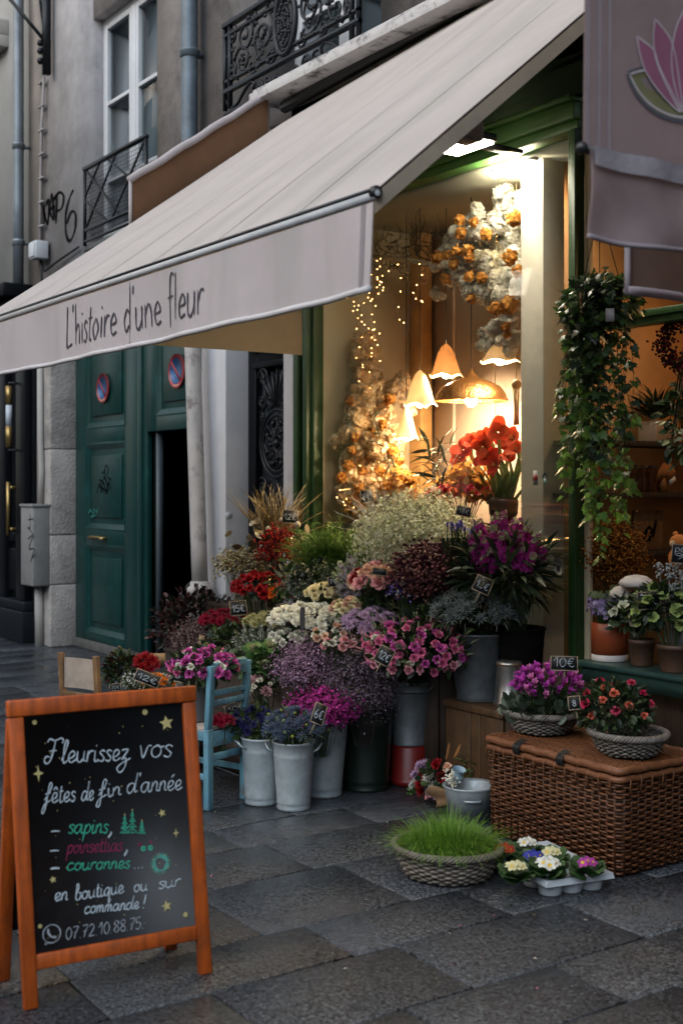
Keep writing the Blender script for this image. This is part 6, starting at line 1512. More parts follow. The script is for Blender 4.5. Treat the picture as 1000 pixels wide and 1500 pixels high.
for px, py, kk, s in ((852, 983, 'hot_rose', .05), (872, 990, 'hot_rose', .045), (880, 1003, 'mini_rose', .055), (828, 1028, 'mini_rose', .05)):
    pass

# ------------------------------------------------------------------ green table with pots
tb = thing('green_table', 'dark green painted plant table behind the hamper', 'table', (-3.2, 4.6, 0))
b = MB(); b.bx(-4.36, -1.2, 4.33, 4.585, .735, .762); b.build('table_top', mat('table_green', (.020, .055, .050), .4, var=.2, scale=8), tb, bevel=.008)
b = MB(); b.bx(-4.33, -1.2, 4.36, 4.38, .66, .7345); b.build('apron', MATS['table_green'], tb)
for x in (-4.3, -1.3): b = MB(); b.bx(x - .02, x + .02, 4.4, 4.44, 0, .66); b.build('leg', MATS['table_green'], tb, bevel=.003)
q = at(880, 985, Y=4.5); b = MB(); b.bx(q.x - .2, -1.3, 4.52, 4.58, 0, .65); tag(b.build('shade_panel', M_DARKWOOD), 'added dark board standing for the shade under the green table', 'panel')  # dark board added in place of the shade beneath the table
TZ = .763
p = at(882, 968, Z=TZ); p = Vector((p.x, p.y + .05, TZ)); t = thing('terracotta_pot', 'orange red pot with white foot at the table corner', 'pot', p)
b = MB(); b.lathe([(.001, .03), (.088, .032), (.089, .18), (.086, .183), (.082, .18), (.08, .15), (.001, .15)], p, 32); b.build('body', mat('orange_glaze', (.30, .065, .022), .38, var=.1), t, smooth=True)
b = MB(); b.lathe([(.001, 0), (.086, 0), (.0875, .004), (.0875, .031), (.001, .031)], p, 32); b.build('foot', mat('white_foot', (.55, .52, .50), .5), t, smooth=True)
# hyacinths
t = thing('hyacinth_plant', 'violet grape hyacinths with thick green stems in the orange red pot', 'plant', (p.x, p.y, TZ + .15)); k = pxm(p)
b = MB()
for i in range(60): a = random.uniform(-.8, .8); q = p + Vector((0, 0, .15)) + RT * (.05 * a); b.tube([q, q + Vector((0, 0, .08)) + RT * .03 * a, q + Vector((0, 0, random.uniform(.11, .17))) + RT * (.05 * a) + FW * random.gauss(0, .02)], [.008, .007, .004], 5, pal([(.07, .13, .04), (.10, .17, .05), (.05, .10, .03)], 1)[0])
b.build('stems', LEAF, t, smooth=True)
for i in range(15):
    a = -1 + 2 * (i + .5) / 15; c = p + RT * (.085 * a + random.gauss(0, .008)) + Vector((0, 0, .28 + random.gauss(0, .02))) + FW * random.gauss(0, .03); b = MB(); n = 46
    u = rng.random(n); th = rng.random(n) * 6.28; w = .024 * (1 - .5 * u)
    Q = np.stack([w * np.cos(th), w * np.sin(th), (u - .5) * .095], 1); O = np.stack([np.cos(th), np.sin(th), .3 + 0 * u], 1); C = pal([(.30, .22, .46), (.42, .35, .56), (.20, .15, .32)], n); C[u > .75] = pal([(.16, .22, .10), (.22, .26, .14)], int((u > .75).sum()))
    b.many(T_FLORET, zframes(Q, O / np.linalg.norm(O, axis=1)[:, None], .015), C); o = b.build('flower_spike', PETAL, t, local=True); o.location = c - Vector(ORG[t.name]); o.rotation_euler = (random.gauss(0, .15), .3 * a, 0)
def brownpot(label, px, py, r, h):
    p = at(px, py, Z=TZ); p = Vector((p.x, p.y + .045, TZ)); t = thing('nursery_pot', label, 'pot', p, 'brown nursery pots on the green table')
    b = MB(); b.lathe([(.001, .002), (r * .78, 0), (r * .80, .006), (r * .97, h * .82), (r * 1.04, h * .83), (r * 1.06, h), (r * 1.0, h), (r * .96, h * .86), (.001, h * .86)], p, 30); b.build('body', mat('brown_plastic', (.085, .045, .028), .5, var=.12), t, smooth=True)
    b = MB(); b.lathe([(.001, h * .87), (r * .95, h * .87)], p, 20); b.build('soil', MATS['dark_soil'], t); return p
p = brownpot('narrow brown nursery pot right of the orange red pot', 930, 976, .062, .125)
bunch('hellebore_plant', 'whitish hellebore with dark leaves in the narrow brown pot', 926, 905, 34, 36, p.y, [('hellebore_pale', 9, .050)], (GREENS + DARKGREENS, 170, .055, T_LEAF), base=p + Vector((0, 0, .11)), low=-.4, cat='plant')
p = brownpot('wider brown nursery pot under the lime hellebore', 978, 985, .078, .125)
bunch('hellebore_plant', 'lime green hellebore blooms in the wider brown pot', 968, 895, 42, 46, p.y, [('hellebore', 13, .062)], (GREENS + DARKGREENS, 240, .06, T_LEAF), base=p + Vector((0, 0, .11)), low=-.5, cat='plant')
# white mushroom shaped ornaments
for i, (px, py, r, lab) in enumerate(((932, 852, .082, 'larger white felt toadstool ornament behind the price slate'), (910, 868, .056, 'smaller white felt toadstool ornament beside the hyacinths'))):
    c = at(px, py, Y=4.5); t = thing('toadstool_ornament', lab, 'ornament', (c.x, c.y, TZ))
    b = MB(); b.lathe([(r * .1, -.012), (r * .9, -.004), (r * 1.02, .008), (r * .95, .025), (r * .6, .045), (r * .2, .052), (.001, .052)], c - Vector((0, 0, .02)), 24); b.build('cap', mat('white_felt', (.66, .60, .56), .9, var=.06, bump=.2), t, smooth=True)
    b = MB(); b.tube([(c.x, c.y, TZ), (c.x, c.y, c.z - .03)], [.018, .012], 10); b.build('stalk', MATS['white_felt'], t, smooth=True)
price('slate sign reading 3 euro before the white toadstools', 950, 880, 31, 24, 4.36, '3,0€', roll=-4, pitch=4, size=.7)
# silver leaved plant and the bear with its sign
c = at(985, 858, Y=4.5); k = pxm(c); t = thing('silver_plant', 'frosty silver leaved plant rising behind the lime hellebore', 'plant', (c.x, c.y, TZ)); b = MB()
for i in range(34):
    px, py = random.uniform(955, 1030), random.uniform(812, 880); q = at(px, py, Y=4.5 + random.uniform(-.05, .07)); 
    for j in range(34): u = random.random(); w = q + Vector((random.gauss(0, .009), random.gauss(0, .009), -.06 + .07 * u)); b.many(T_BLOB, frames([w], [(0, 0, 1)], [random.uniform(.004, .009)]), pal([(.40, .42, .42), (.52, .53, .52), (.28, .30, .30)], 1))
    b.tube([q + Vector((0, 0, -.05)), Vector((c.x + random.uniform(-.03, .03), c.y, TZ))], .003, 4, (.3, .32, .31))
b.build('silver_leaves', SPRIG, t)
c = at(1002, 795, Y=4.52); t = thing('felt_bear', 'small orange felt bear figure above the silver leaved plant', 'ornament', (c.x, c.y, c.z - .10)); F_ = mat('orange_felt', (.55, .17, .03), .85, var=.12, bump=.3)
b = MB(); b.sphere(c - Vector((.03, 0, -.0)), .042, 8, None, (1.15, 1, .9)); b.sphere(c + Vector((-.03, 0, -.075)), .05, 8, None, (1, 1, 1.2)); b.build('body', F_, t, smooth=True)
for s in (-1, 1): b = MB(); b.sphere(c + Vector((-.03 + .03 * s, .01, .037)), .014, 5); b.build('ear', F_, t, smooth=True)
b = MB(); b.sphere(c + Vector((-.035, -.038, -.005)), .016, 6); b.build('muzzle', mat('pale_felt', (.6, .4, .2), .9), t, smooth=True)
price('black slate with tiny white lettering under the felt bear', 1003, 812, 36, 26, 4.44, 'petit\n9€', roll=4, pitch=0, size=.72)
# ------------------------------------------------------------------ chalk A-board
rng = np.random.default_rng(33); random.seed(33)
B0 = at(36, 1482, Z=0); B1 = at(312, 1426, Z=0); BU = (B1 - B0); BW = BU.length; BU.normalize()
BN = BU.cross(Vector((0, 0, 1))); BN = BN if BN.dot(-B0) > 0 else -BN          # faces the street
BV = -BN * math.sin(R(6)) + Vector((0, 0, 1)) * math.cos(R(6)) + BU * math.tan(R(-1.5)); BH = .94
BVn = BV.normalized(); BNn = BU.cross(BVn).normalized(); BNn = BNn if BNn.dot(BN) > 0 else -BNn
M_ORANGE = mat('orange_varnish', (.46, .085, .008), .45, var=.16, scale=7, bump=.1, bscale=30, coat=.15, stain=((.22, .055, .014), 15, .6)); grain(M_ORANGE, (45, 45, 3), .3)
ab = thing('chalk_board', 'orange framed A-board with chalk lettering standing on the pavement', 'chalkboard', B0)
def bp(u, v, n=0.): return B0 + BU * u + BV * v + BNn * n
def uv(px, py):
    r = at(px, py, D=1) - Vector((0, 0, EYE)); o = Vector((0, 0, EYE)); k = (B0 - o).dot(BNn) / r.dot(BNn); q = o + r * k - B0
    v = q.dot(Vector((0, 0, 1))) / BV.z; return (q - BV * v).dot(BU), v
SW = .045
for u in (SW / 2, BW - SW / 2): b = MB(); b.bar(bp(u, 0, -.014), bp(u, BH - .053, -.014), SW, .028, BNn); b.build('stile', M_ORANGE, ab, bevel=.004)
b = MB(); b.bar(bp(-.004, BH - .026, -.014), bp(BW + .004, BH - .026, -.014), .052, .034, BNn); b.build('top_rail', M_ORANGE, ab, bevel=.005)
vb = uv(180, 1388)[1]
b = MB(); b.bar(bp(SW, vb, -.014), bp(BW - SW, vb, -.014), .046, .024, BNn); b.build('bottom_rail', M_ORANGE, ab, bevel=.004)
b = MB(); P = [bp(SW - .004, vb + .02, -.016), bp(BW - SW + .004, vb + .02, -.016), bp(BW - SW + .004, BH - .05, -.016), bp(SW - .004, BH - .05, -.016)]; b.slab(P, -BNn * .006); slate = b.build('slate', mat('chalk_slate', (.0055, .0065, .009), .55, var=.5, scale=7), ab)
# rear frame
tp = bp(0, BH - .06, -.04); tq = bp(BW, BH - .06, -.04); gb = -BN * .14
for P, s in ((tp, 1), (tq, -1)): e = P + BU * (s * SW / 2); f = Vector((e.x, e.y, 0)) + gb; b = MB(); b.bar(f, e, SW, .024, BN); b.build('rear_leg', M_ORANGE, ab, bevel=.004)
b = MB(); e = tp * .85 + Vector((tp.x, tp.y, 0)) * .15; b.slab([Vector((tp.x, tp.y, .16)) + gb * .9 + BU * SW, Vector((tq.x, tq.y, .16)) + gb * .9 - BU * SW, tq - BU * SW - Vector((0, 0, .02)), tp + BU * SW - Vector((0, 0, .02))], -BN * .006); b.build('rear_slate', MATS['chalk_slate'], ab)
# lettering: start and end of each baseline taken on the board
CH_WHITE = mat('chalk_pale_blue', (.55, .64, .70), .9, var=.18, scale=90); CH_GREEN = mat('chalk_green', (.05, .42, .27), .9, var=.2, scale=90); CH_RED = mat('chalk_red', (.30, .02, .085), .9, var=.2, scale=90); CH_YEL = mat('chalk_yellow', (.55, .47, .20), .9, var=.2, scale=60)
def z6(x, y): return uv(x / 2.8571, 980 + y / 2.8571)
def line_text(text, x0, y0, x1, y1, xh, w, m, name='chalk_writing', gap=1.0, slant=.12):
    a, e = Vector(z6(x0, y0)), Vector(z6(x1, y1)); d = e - a; L = d.length; d.normalize(); nrm = Vector((-d.y, d.x))
    U3 = BU * d.x + BVn * d.y; V3 = BU * nrm.x + BVn * nrm.y
    b = MB(); h = xh / 2.8571 * pxm(bp(BW / 2, .5)); write(b, text, bp(a.x, a.y, -.0148), U3, V3, h, w * .78, width=L, slant=slant, gap=gap)
    return b.build(name, m, slate)
W0 = .0042
line_text('Fleurissez', 200, 398, 552, 384, 46, .0050, CH_WHITE); line_text('vos', 585, 374, 728, 370, 52, .0048, CH_WHITE)
line_text('fêtes', 190, 566, 322, 556, 40, .0046, CH_WHITE); line_text('de', 345, 556, 398, 552, 40, .0044, CH_WHITE); line_text('fin', 418, 544, 515, 530, 36, .0044, CH_WHITE); line_text("d'année", 535, 524, 768, 508, 42, .0044, CH_WHITE)
for y, x in ((684, 218), (766, 214), (840, 217)):
    b = MB(); a, e = z6(x, y), z6(x + 38, y - 2); ribbon(b, [a, ((a[0] + e[0]) / 2, (a[1] + e[1]) / 2 + .001), e], bp(0, 0, -.0148), BU, BVn, .0055); b.build('chalk_dash', CH_WHITE, slate)
line_text('sapins', 290, 692, 458, 690, 36, .0050, CH_GREEN); line_text(',', 462, 692, 486, 692, 60, .006, CH_WHITE)
line_text('poinsettias', 285, 776, 518, 766, 33, .0036, CH_RED); line_text(',', 528, 768, 552, 766, 60, .006, CH_WHITE)
line_text('couronnes', 284, 848, 550, 838, 30, .0050, CH_GREEN); line_text('...', 565, 840, 612, 836, 40, .005, CH_WHITE)
line_text('en', 232, 976, 290, 972, 32, .0048, CH_WHITE); line_text('boutique', 320, 974, 525, 942, 32, .0046, CH_WHITE); line_text('ou', 565, 938, 625, 932, 30, .0046, CH_WHITE); line_text('sur', 670, 926, 764, 912, 30, .0046, CH_WHITE)
line_text('commande', 358, 1030, 588, 1008, 28, .0046, CH_WHITE); line_text('!', 600, 1006, 622, 1004, 30, .005, CH_WHITE)
line_text('07.72.10.88.75.', 280, 1140, 612, 1090, 30, .0036, mat('chalk_grey', (.36, .39, .43), .9, var=.2, scale=90), slant=.05)
def circ(x, y, r, n=20, a0=0, a1=6.2832):
    c = z6(x, y); k = r / 2.8571 * pxm(bp(BW / 2, .5)); return [(c[0] + k * math.cos(a), c[1] + k * math.sin(a)) for a in np.linspace(a0, a1, n)]
b = MB(); ribbon(b, circ(222, 1114, 36, 26, -2.2, 3.7), bp(0, 0, -.0148), BU, BVn, .0034); ribbon(b, [z6(198, 1141), z6(194, 1160), z6(215, 1148)], bp(0, 0, -.0148), BU, BVn, .0034)
ribbon(b, [z6(*p) for p in ((206, 1098), (208, 1112), (220, 1126), (234, 1130))], bp(0, 0, -.0147), BU, BVn, .008); ribbon(b, [z6(*p) for p in ((204, 1094), (212, 1102))], bp(0, 0, -.0146), BU, BVn, .006); ribbon(b, [z6(*p) for p in ((230, 1124), (242, 1130))], bp(0, 0, -.0146), BU, BVn, .006); b.build('phone_symbol', MATS['chalk_grey'], slate)
def star(x, y, r, n=5, inner=.42, rot=0.):
    c = z6(x, y); k = r / 2.8571 * pxm(bp(BW / 2, .5)); P = []
    for i in range(2 * n): a = math.pi / 2 + rot + i * math.pi / n; q = k * (1 if i % 2 == 0 else inner); P.append(bp(c[0] + q * math.cos(a) * (.62 if n == 4 else 1), c[1] + q * math.sin(a), -.0148))
    b = MB(); b.add([tuple(bp(c[0], c[1], -.0147))] + [tuple(p) for p in P], [(0, 1 + i, 1 + (i + 1) % (2 * n)) for i in range(2 * n)]); b.build('chalk_star', CH_YEL, slate)
for a in ((703, 228, 33, 5, .45, .1), (166, 440, 36, 4, .3, 0), (685, 606, 18, 5, .45, .3), (743, 690, 22, 4, .3, 0), (227, 886, 15, 5, .5, .2), (704, 997, 24, 5, .45, .15), (613, 182, 13, 8, .9, 0), (150, 225, 10, 8, .9, 0), (783, 1033, 11, 8, .9, 0), (173, 1082, 9, 8, .9, 0)): star(*a)
b = MB()
for k in range(60):
    x, y = random.uniform(130, 790), random.uniform(180, 1160); c = z6(x, y)
    if not (SW + .02 < c[0] < BW - SW - .02 and vb + .05 < c[1] < BH - .09): continue
    r = random.uniform(.0008, .0022); b.add([tuple(bp(c[0] + r * math.cos(a), c[1] + r * math.sin(a), -.01485)) for a in (0, 1.26, 2.5, 3.77, 5.03)], [(0, 1, 2, 3, 4)])
b.build('chalk_dots', CH_YEL, slate)
for (x, y, h) in ((528, 655, 38), (560, 645, 48), (600, 668, 26)):
    b = MB()
    for k in range(4): yy = y - h + 2 * h * k / 4; w = 6 + 5 * k * h / 40; ribbon(b, [z6(x - w, yy + h * .45), z6(x, yy), z6(x + w, yy + h * .45)], bp(0, 0, -.0148), BU, BVn, .0042); ribbon(b, [z6(x - w * .7, yy + h * .4), z6(x + w * .7, yy + h * .4)], bp(0, 0, -.0147), BU, BVn, .004)
    ribbon(b, [z6(x, y - h), z6(x, y + h)], bp(0, 0, -.0146), BU, BVn, .004); b.build('chalk_tree', CH_GREEN, slate)
    star(x, y - h - 4, 5, 5)
b = MB()
for i in range(5): c = z6(592, 738); a = i * 1.257; ribbon(b, [c, (c[0] + .009 * math.cos(a), c[1] + .009 * math.sin(a))], bp(0, 0, -.0148), BU, BVn, .004); 
ribbon(b, [z6(632, 722), z6(642, 734)], bp(0, 0, -.0148), BU, BVn, .006); b.build('chalk_flower', CH_RED, slate)
b = MB(); ribbon(b, circ(607, 755, 8, 10), bp(0, 0, -.0147), BU, BVn, .006); ribbon(b, circ(637, 752, 8, 10), bp(0, 0, -.0147), BU, BVn, .006); b.build('chalk_leaves', CH_GREEN, slate)
b = MB(); ribbon(b, circ(679, 818, 30, 30), bp(0, 0, -.0148), BU, BVn, .0095, .5)
for k in range(26): a = k * .2417; c = z6(679, 818); r0, r1 = .026, .037; ribbon(b, [(c[0] + r0 * math.cos(a), c[1] + r0 * math.sin(a)), (c[0] + r1 * math.cos(a + .25), c[1] + r1 * math.sin(a + .25))], bp(0, 0, -.0147), BU, BVn, .0025)
b.build('chalk_wreath', mat('chalk_teal', (.10, .38, .31), .9, var=.25, scale=90), slate)
b = MB()
for k in range(8): a = k * .785 + .2; c = z6(679, 818); r = .0022; cx, cy = c[0] + .030 * math.cos(a), c[1] + .030 * math.sin(a); b.add([tuple(bp(cx + r * math.cos(t), cy + r * math.sin(t), -.0143)) for t in (0, 1.26, 2.5, 3.77, 5.03)], [(0, 1, 2, 3, 4)])
b.build('chalk_berries', CH_YEL, slate)

# ------------------------------------------------------------------ on the pavement before the hamper
c = at(655, 1283, Z=0); c = Vector((c.x, c.y, .0))
basket('grass_basket', 'low greyish willow basket of fresh grass on the wet pavement', c, .165, .215, .115, (.17, .145, .12), .92, R(30), rows=10)
t = thing('grass_plant', 'tuft of bright green fine grass overflowing the low basket', 'grass plant', c + Vector((0, 0, .08)))
b = MB(); n = 2600
rr = np.sqrt(rng.random(n)) * .165; aa = rng.random(n) * 6.283; P = np.stack([c.x + rr * np.cos(aa), c.y + rr * np.sin(aa), np.full(n, .085)], 1)
for i in range(n):
    o = np.array((math.cos(aa[i]), math.sin(aa[i]), 0)) * (.25 + .75 * rr[i] / .165) + rng.normal(0, .35, 3) * (1, 1, 0); L = rng.uniform(.17, .27) * (1.15 - .3 * rr[i] / .165); w = rng.uniform(.0011, .0019)
    s = np.array((-o[1], o[0], 0)); s = s / (np.linalg.norm(s) + 1e-6) * w; V = []; out = rng.uniform(.35, .8) * (.55 + .3 * rr[i] / .165); dr = rng.uniform(.15, .5) + .42 * rr[i] / .165
    for u in (0, .3, .6, .85, 1): q = P[i] + o * (L * out * u) + np.array((0, 0, L * (u * 1.0 - dr * u * u))); V += [q - s * (1 - .85 * u), q + s * (1 - .85 * u)]
    b.add(V, np.array([(0, 1, 3, 2), (2, 3, 5, 4), (4, 5, 7, 6), (6, 7, 9, 8)]), pal([(.13, .27, .025), (.20, .36, .045), (.08, .18, .02)], 1)[0])
b.build('blades', LEAF, t)
b = MB()
for k in range(9): a = k * .7 + .3; b.lathe([(.001, 0), (.034, 0), (.04, .05), (.001, .05)], (c.x + .135 * math.cos(a), c.y + .135 * math.sin(a), .07), 14, (.05, .07, .06))
tag(b.build('plug_tray', mat('dull_green_plastic', (.05, .065, .055), .5), smooth=True), 'dull green plug pots tucked inside the grass basket', 'plug pots')
# primrose tray
ca = at(722, 1268, Z=.0); cb = at(800, 1312, Z=0); cc_ = at(872, 1296, Z=0)
tu = (cb - ca); tl = tu.length; tu.normalize(); tv = Vector((-tu.y, tu.x, 0)); tv = tv if tv.dot(FW) > 0 else -tv
tl, tw = .46, .28; to = at(802, 1318, Z=0) - tu * tl
tr = thing('plant_tray', 'white moulded plastic tray of small primroses before the hamper', 'tray', to)
M_TRAY = mat('white_tray_plastic', (.48, .52, .56), .4, var=.06, coat=.2)
def tp_(u, v, z): return to + tu * u + tv * v + Vector((0, 0, z))
nu, nv = 4, 3; du, dv = tl / nu, tw / nv
b = MB(); b.slab([tp_(-.012, -.012, .066), tp_(tl + .012, -.012, .066), tp_(tl + .012, tw + .012, .066), tp_(-.012, tw + .012, .066)], (0, 0, .006)); b.slab([tp_(-.016, -.016, .052), tp_(tl + .016, -.016, .052), tp_(tl + .016, -.012, .072), tp_(-.016, -.012, .072)], tv * .003); b.slab([tp_(tl + .016, -.016, .052), tp_(tl + .016, tw + .016, .052), tp_(tl + .012, tw + .012, .072), tp_(tl + .012, -.012, .072)], -tu * .003); b.build('deck', M_TRAY, tr, bevel=.002)
for i in range(nu):
    for j in range(nv):
        b = MB(); q = tp_(du * (i + .5), dv * (j + .5), 0); b.lathe([(.001, .0), (du * .36, 0), (du * .40, .006), (du * .47, .0655)], q, 18); b.build('cup', M_TRAY, tr, smooth=True)
prim = [(802, 1256, 'white_primrose', 7, .040, 'white primroses with yellow eyes at the tray front'), (755, 1262, 'cream_primrose', 5, .034, 'pale yellow primroses at the tray middle'), (781, 1246, 'blue_primrose', 6, .034, 'deep blue primroses behind the white ones'), (738, 1236, 'red_primrose', 5, .034, 'red primroses beside the grass basket'), (772, 1226, 'white_primrose', 5, .034, 'white primroses standing farthest back in the tray'), (806, 1240, 'cream_primrose', 4, .034, 'cream primroses against the hamper side'), (858, 1256, 'pink_primrose', 4, .034, 'magenta primroses at the right tray end')]
for i, (px, py, kd, n, s, lab) in enumerate(prim):
    uvp = at(px, py + 26, Z=.075); t = thing('primrose_plant', lab, 'plant', (uvp.x, uvp.y, .07), 'primroses in the white tray')
    b = MB(); m = 26; A = rng.random(m) * 6.28; D = np.stack([np.cos(A), np.sin(A), rng.uniform(.25, 1.0, m)], 1)
    b.many(T_ROUND, frames(np.tile((uvp.x, uvp.y, .078), (m, 1)) + D * (.012, .012, .005), D, rng.uniform(.055, .09, m), rng.normal(0, .25, m)), pal([(.03, .075, .02), (.045, .10, .03), (.02, .05, .016)], m)); b.build('leaves', mat('crinkled_leaf', attr=True, rough=.45, var=.25, scale=30, bump=.7, bscale=110, transl=.12), t, smooth=True)
    for k in range(n): a = k * 2.4; r = .013 * math.sqrt(k + .3) * (s / .034); p = Vector((uvp.x + r * math.cos(a), uvp.y + r * math.sin(a), .078 + .055 - .3 * r)); inst('bloom', HEADS[kd][k % 3], t, p, face_dir((math.cos(a) * .4 + .35, math.sin(a) * .4 - .3, .8), k), s * .66)
# zinc tub with the wrapped bouquet
c = at(688, 1200, Z=0); c.z = 0; tub = thing('zinc_tub', 'low wide zinc tub beside the hamper', 'tub', c)
b = MB(); b.lathe([(.001, .004), (.095, .004), (.10, 0), (.122, .145), (.128, .158), (.132, .165), (.128, .169), (.118, .155), (.095, .02), (.001, .02)], c, 36); b.build('body', M_ZINC, tub, smooth=True)
b = MB(); d = -FW; s_ = RT; o = c + d * .116 + Vector((0, 0, .115)); b.tube([o - s_ * .04, o - s_ * .035 + d * .02, o + s_ * .035 + d * .02, o + s_ * .04], .006, 6); b.build('handle', M_ZINC, tub, smooth=True)
t = thing('wrapped_bouquet', 'mixed red and white bouquet wrapped in brown paper leaning on the zinc tub', 'bouquet', c + Vector((-.08, -.05, .17))); cB_ = at(637, 1138, Y=c.y - .05); k = pxm(cB_)
ax = (cB_ - at(690, 1160, Y=c.y)).normalized()
hs = [(622, 1122, 'lilac_mum', .05), (640, 1120, 'red_rose', .05), (628, 1140, 'white_mum', .055), (608, 1135, 'lilac_mum', .04), (617, 1148, 'red_mum', .055), (648, 1138, 'red_rose', .05), (636, 1156, 'white_mum', .06), (655, 1125, 'peach_rose', .045), (640, 1165, 'lilac_mum', .045), (618, 1160, 'red_mum', .045), (628, 1165, 'pink_rose', .04), (650, 1155, 'red_mum', .055), (614, 1122, 'lilac_mum', .04), (662, 1138, 'white_lisi', .03), (666, 1150, 'white_lisi', .03), (605, 1150, 'white_mum', .04)]
for px, py, kd, s in hs: q = at(px, py, Y=c.y - .05 + random.uniform(-.03, .02)); inst('bloom', HEADS[kd][0], t, q, face_dir(ax * .5 + Vector((.35, -.6, .45)), random.random() * 6), s * .72)
b = MB(); P, D = ball(cB_, .075, .06, 60); b.many(T_ROUND, frames(P, D, .035), pal(GREENS, len(P))); 
q = at(604, 1156, Y=c.y - .06); b.many(T_BLOB, frames(np.array(q) + rng.normal(0, .012, (40, 3)), rng.normal(size=(40, 3)), .009), pal([(.10, .20, .04), (.06, .14, .03)], 40)); q = at(660, 1140, Y=c.y - .07); b.many(T_FLORET, zframes(np.array(q) + rng.normal(0, .016, (60, 3)), np.tile((.3, -.6, .6), (60, 1)), .007), pal([(.6, .6, .52)], 60)); b.build('foliage', LEAF, t)
b = MB(); tip = at(678, 1164, Y=c.y - .02)
def wrap(u, v, off=0.):
    a = 2.9 + u * 3.0; r = (.022 + .075 * v) * (1 + .16 * math.sin(u * 17) * v); e1 = ax.cross(Vector((0, 0, 1))).normalized(); e2 = e1.cross(ax)
    return tuple(tip + ax * (-.03 + .15 * v + .02 * math.sin(u * 13)) + (e1 * math.cos(a) + e2 * math.sin(a)) * (r + off))
b.grid(lambda u, v: wrap(u, v), 40, 8); b.grid(lambda u, v: wrap(u, 1 - v, .002), 40, 8); b.build('paper_wrap', mat('brown_paper', (.30, .17, .085), .75, var=.2, scale=14, transl=.15, bump=.5, bscale=30), t, smooth=False)
b = MB()
for px, py, r in ((652, 1113, 13), (664, 1110, 11)): q = at(px, py, Y=c.y); b.many(T_ROUND, frames([q], [(RT * (.1 if px < 660 else .35) + Vector((0, 0, 1)))], [r * 2.0 * k], [0.]), pal([(.36, .17, .06)], 1))
b.build('dried_leaves', LEAF, t)
q = at(670, 1136, Y=c.y - .03); b = MB(); b.lathe([(.012, -.045), (.028, -.02), (.030, .0), (.022, .012), (.030, .024), (.034, .035)], q, 20, M=Matrix.Rotation(.35, 3, 'Y')); b.build('blue_ribbon', mat('pale_blue_paper', (.30, .42, .50), .6, var=.1), t, smooth=True)
c2 = at(697, 1128, Y=4.22); spray('variegated_plant', 'small yellow green variegated plant between tub and hamper', 698, 1126, 24, 34, 4.18, [(.05, .09, .02)], 60, .004, (.05, .08, .03), base=(c2.x, c2.y, .1), leaf=([(.14, .19, .06), (.09, .14, .035), (.24, .27, .12)], 320, .05, T_LONG), cat='plant')
bucket('plant_bucket', 'small dark pot of the variegated plant', (c2.x, c2.y, 0), .05, .065, .12, M_BLACKPLASTIC, handles=False)
# a scrap of leaf and debris on the stones
b = MB()
for k in range(90): x, y = random.uniform(300, 860), random.triangular(1185, 1470, 1230); q = at(x, y, Z=.004); b.many(T_LEAF, frames([q], [(random.gauss(0, 1), random.gauss(0, 1), .05)], [random.uniform(.006, .016)], [0.]), pal([(.05, .035, .02), (.04, .06, .02), (.10, .05, .02), (.35, .08, .18), (.5, .48, .4), (.06, .10, .03)], 1))
o = b.build('leaf_litter', LEAF); o['kind'] = 'stuff'

# ------------------------------------------------------------------ hanging ivy
rng = np.random.default_rng(12); random.seed(12)
hc = at(880, 447, Y=4.2); k = pxm(hc)
ht = thing('hanging_pot', 'black hanging pot with white tag overgrown by ivy', 'hanging pot', hc)
b = MB(); b.lathe([(.001, -.085), (.085, -.085), (.10, .07), (.108, .072), (.108, .085), (.098, .085), (.09, .05), (.001, .05)], hc, 28); b.build('body', M_BLACKPLASTIC, ht, smooth=True)
b = MB(); top = hc + Vector((-.01, 0, .45))
for a in (.3, 2.4, 4.5): b.tube([hc + Vector((.10 * math.cos(a), .10 * math.sin(a), .08)), top], .0028, 4)
b.tube([top, (top.x, top.y, 3.4)], .004, 4); b.tube([(top.x, top.y, 3.4), (top.x, YS - .03, 3.45)], .006, 4); b.build('hanger', M_BLACKPLASTIC, ht)
q = at(893, 461, Y=hc.y - .115); b = MB(); b.obox(q, (.038, .002, .058), Matrix.Rotation(R(40), 3, 'Z')); b.build('tag', mat('white_tag', (.6, .6, .62), .6), ht)
iv_ = thing('ivy_plant', 'long trailing ivy cascading from the hanging pot past the green post', 'ivy', hc)
b = MB(); s = MB(); PI_ = [(.045, .10, .03), (.065, .135, .035), (.028, .06, .032), (.10, .21, .04), (.05, .08, .05)]
P, D = dome(hc + Vector((0, 0, .01)), .17, .12, 330, -.75, shell=(.75, 1.15)); b.many(T_IVY, frames(P, D * (1, 1, .3) + (0, 0, -.5) + rng.normal(0, .45, (330, 3)), .045 * rng.uniform(.55, 1.25, 330), None, D + (0, 0, .5)), pal(PI_, 330, .25))
b.many(T_IVY, frames(P[:60] * (1, 1, 0) + np.array((0, 0, hc.z + .11)) + rng.normal(0, .02, (60, 3)), rng.normal(size=(60, 3)), .036, None, np.tile((0, -.3, 1.), (60, 1))), pal([(.12, .16, .10), (.05, .08, .03)], 60))
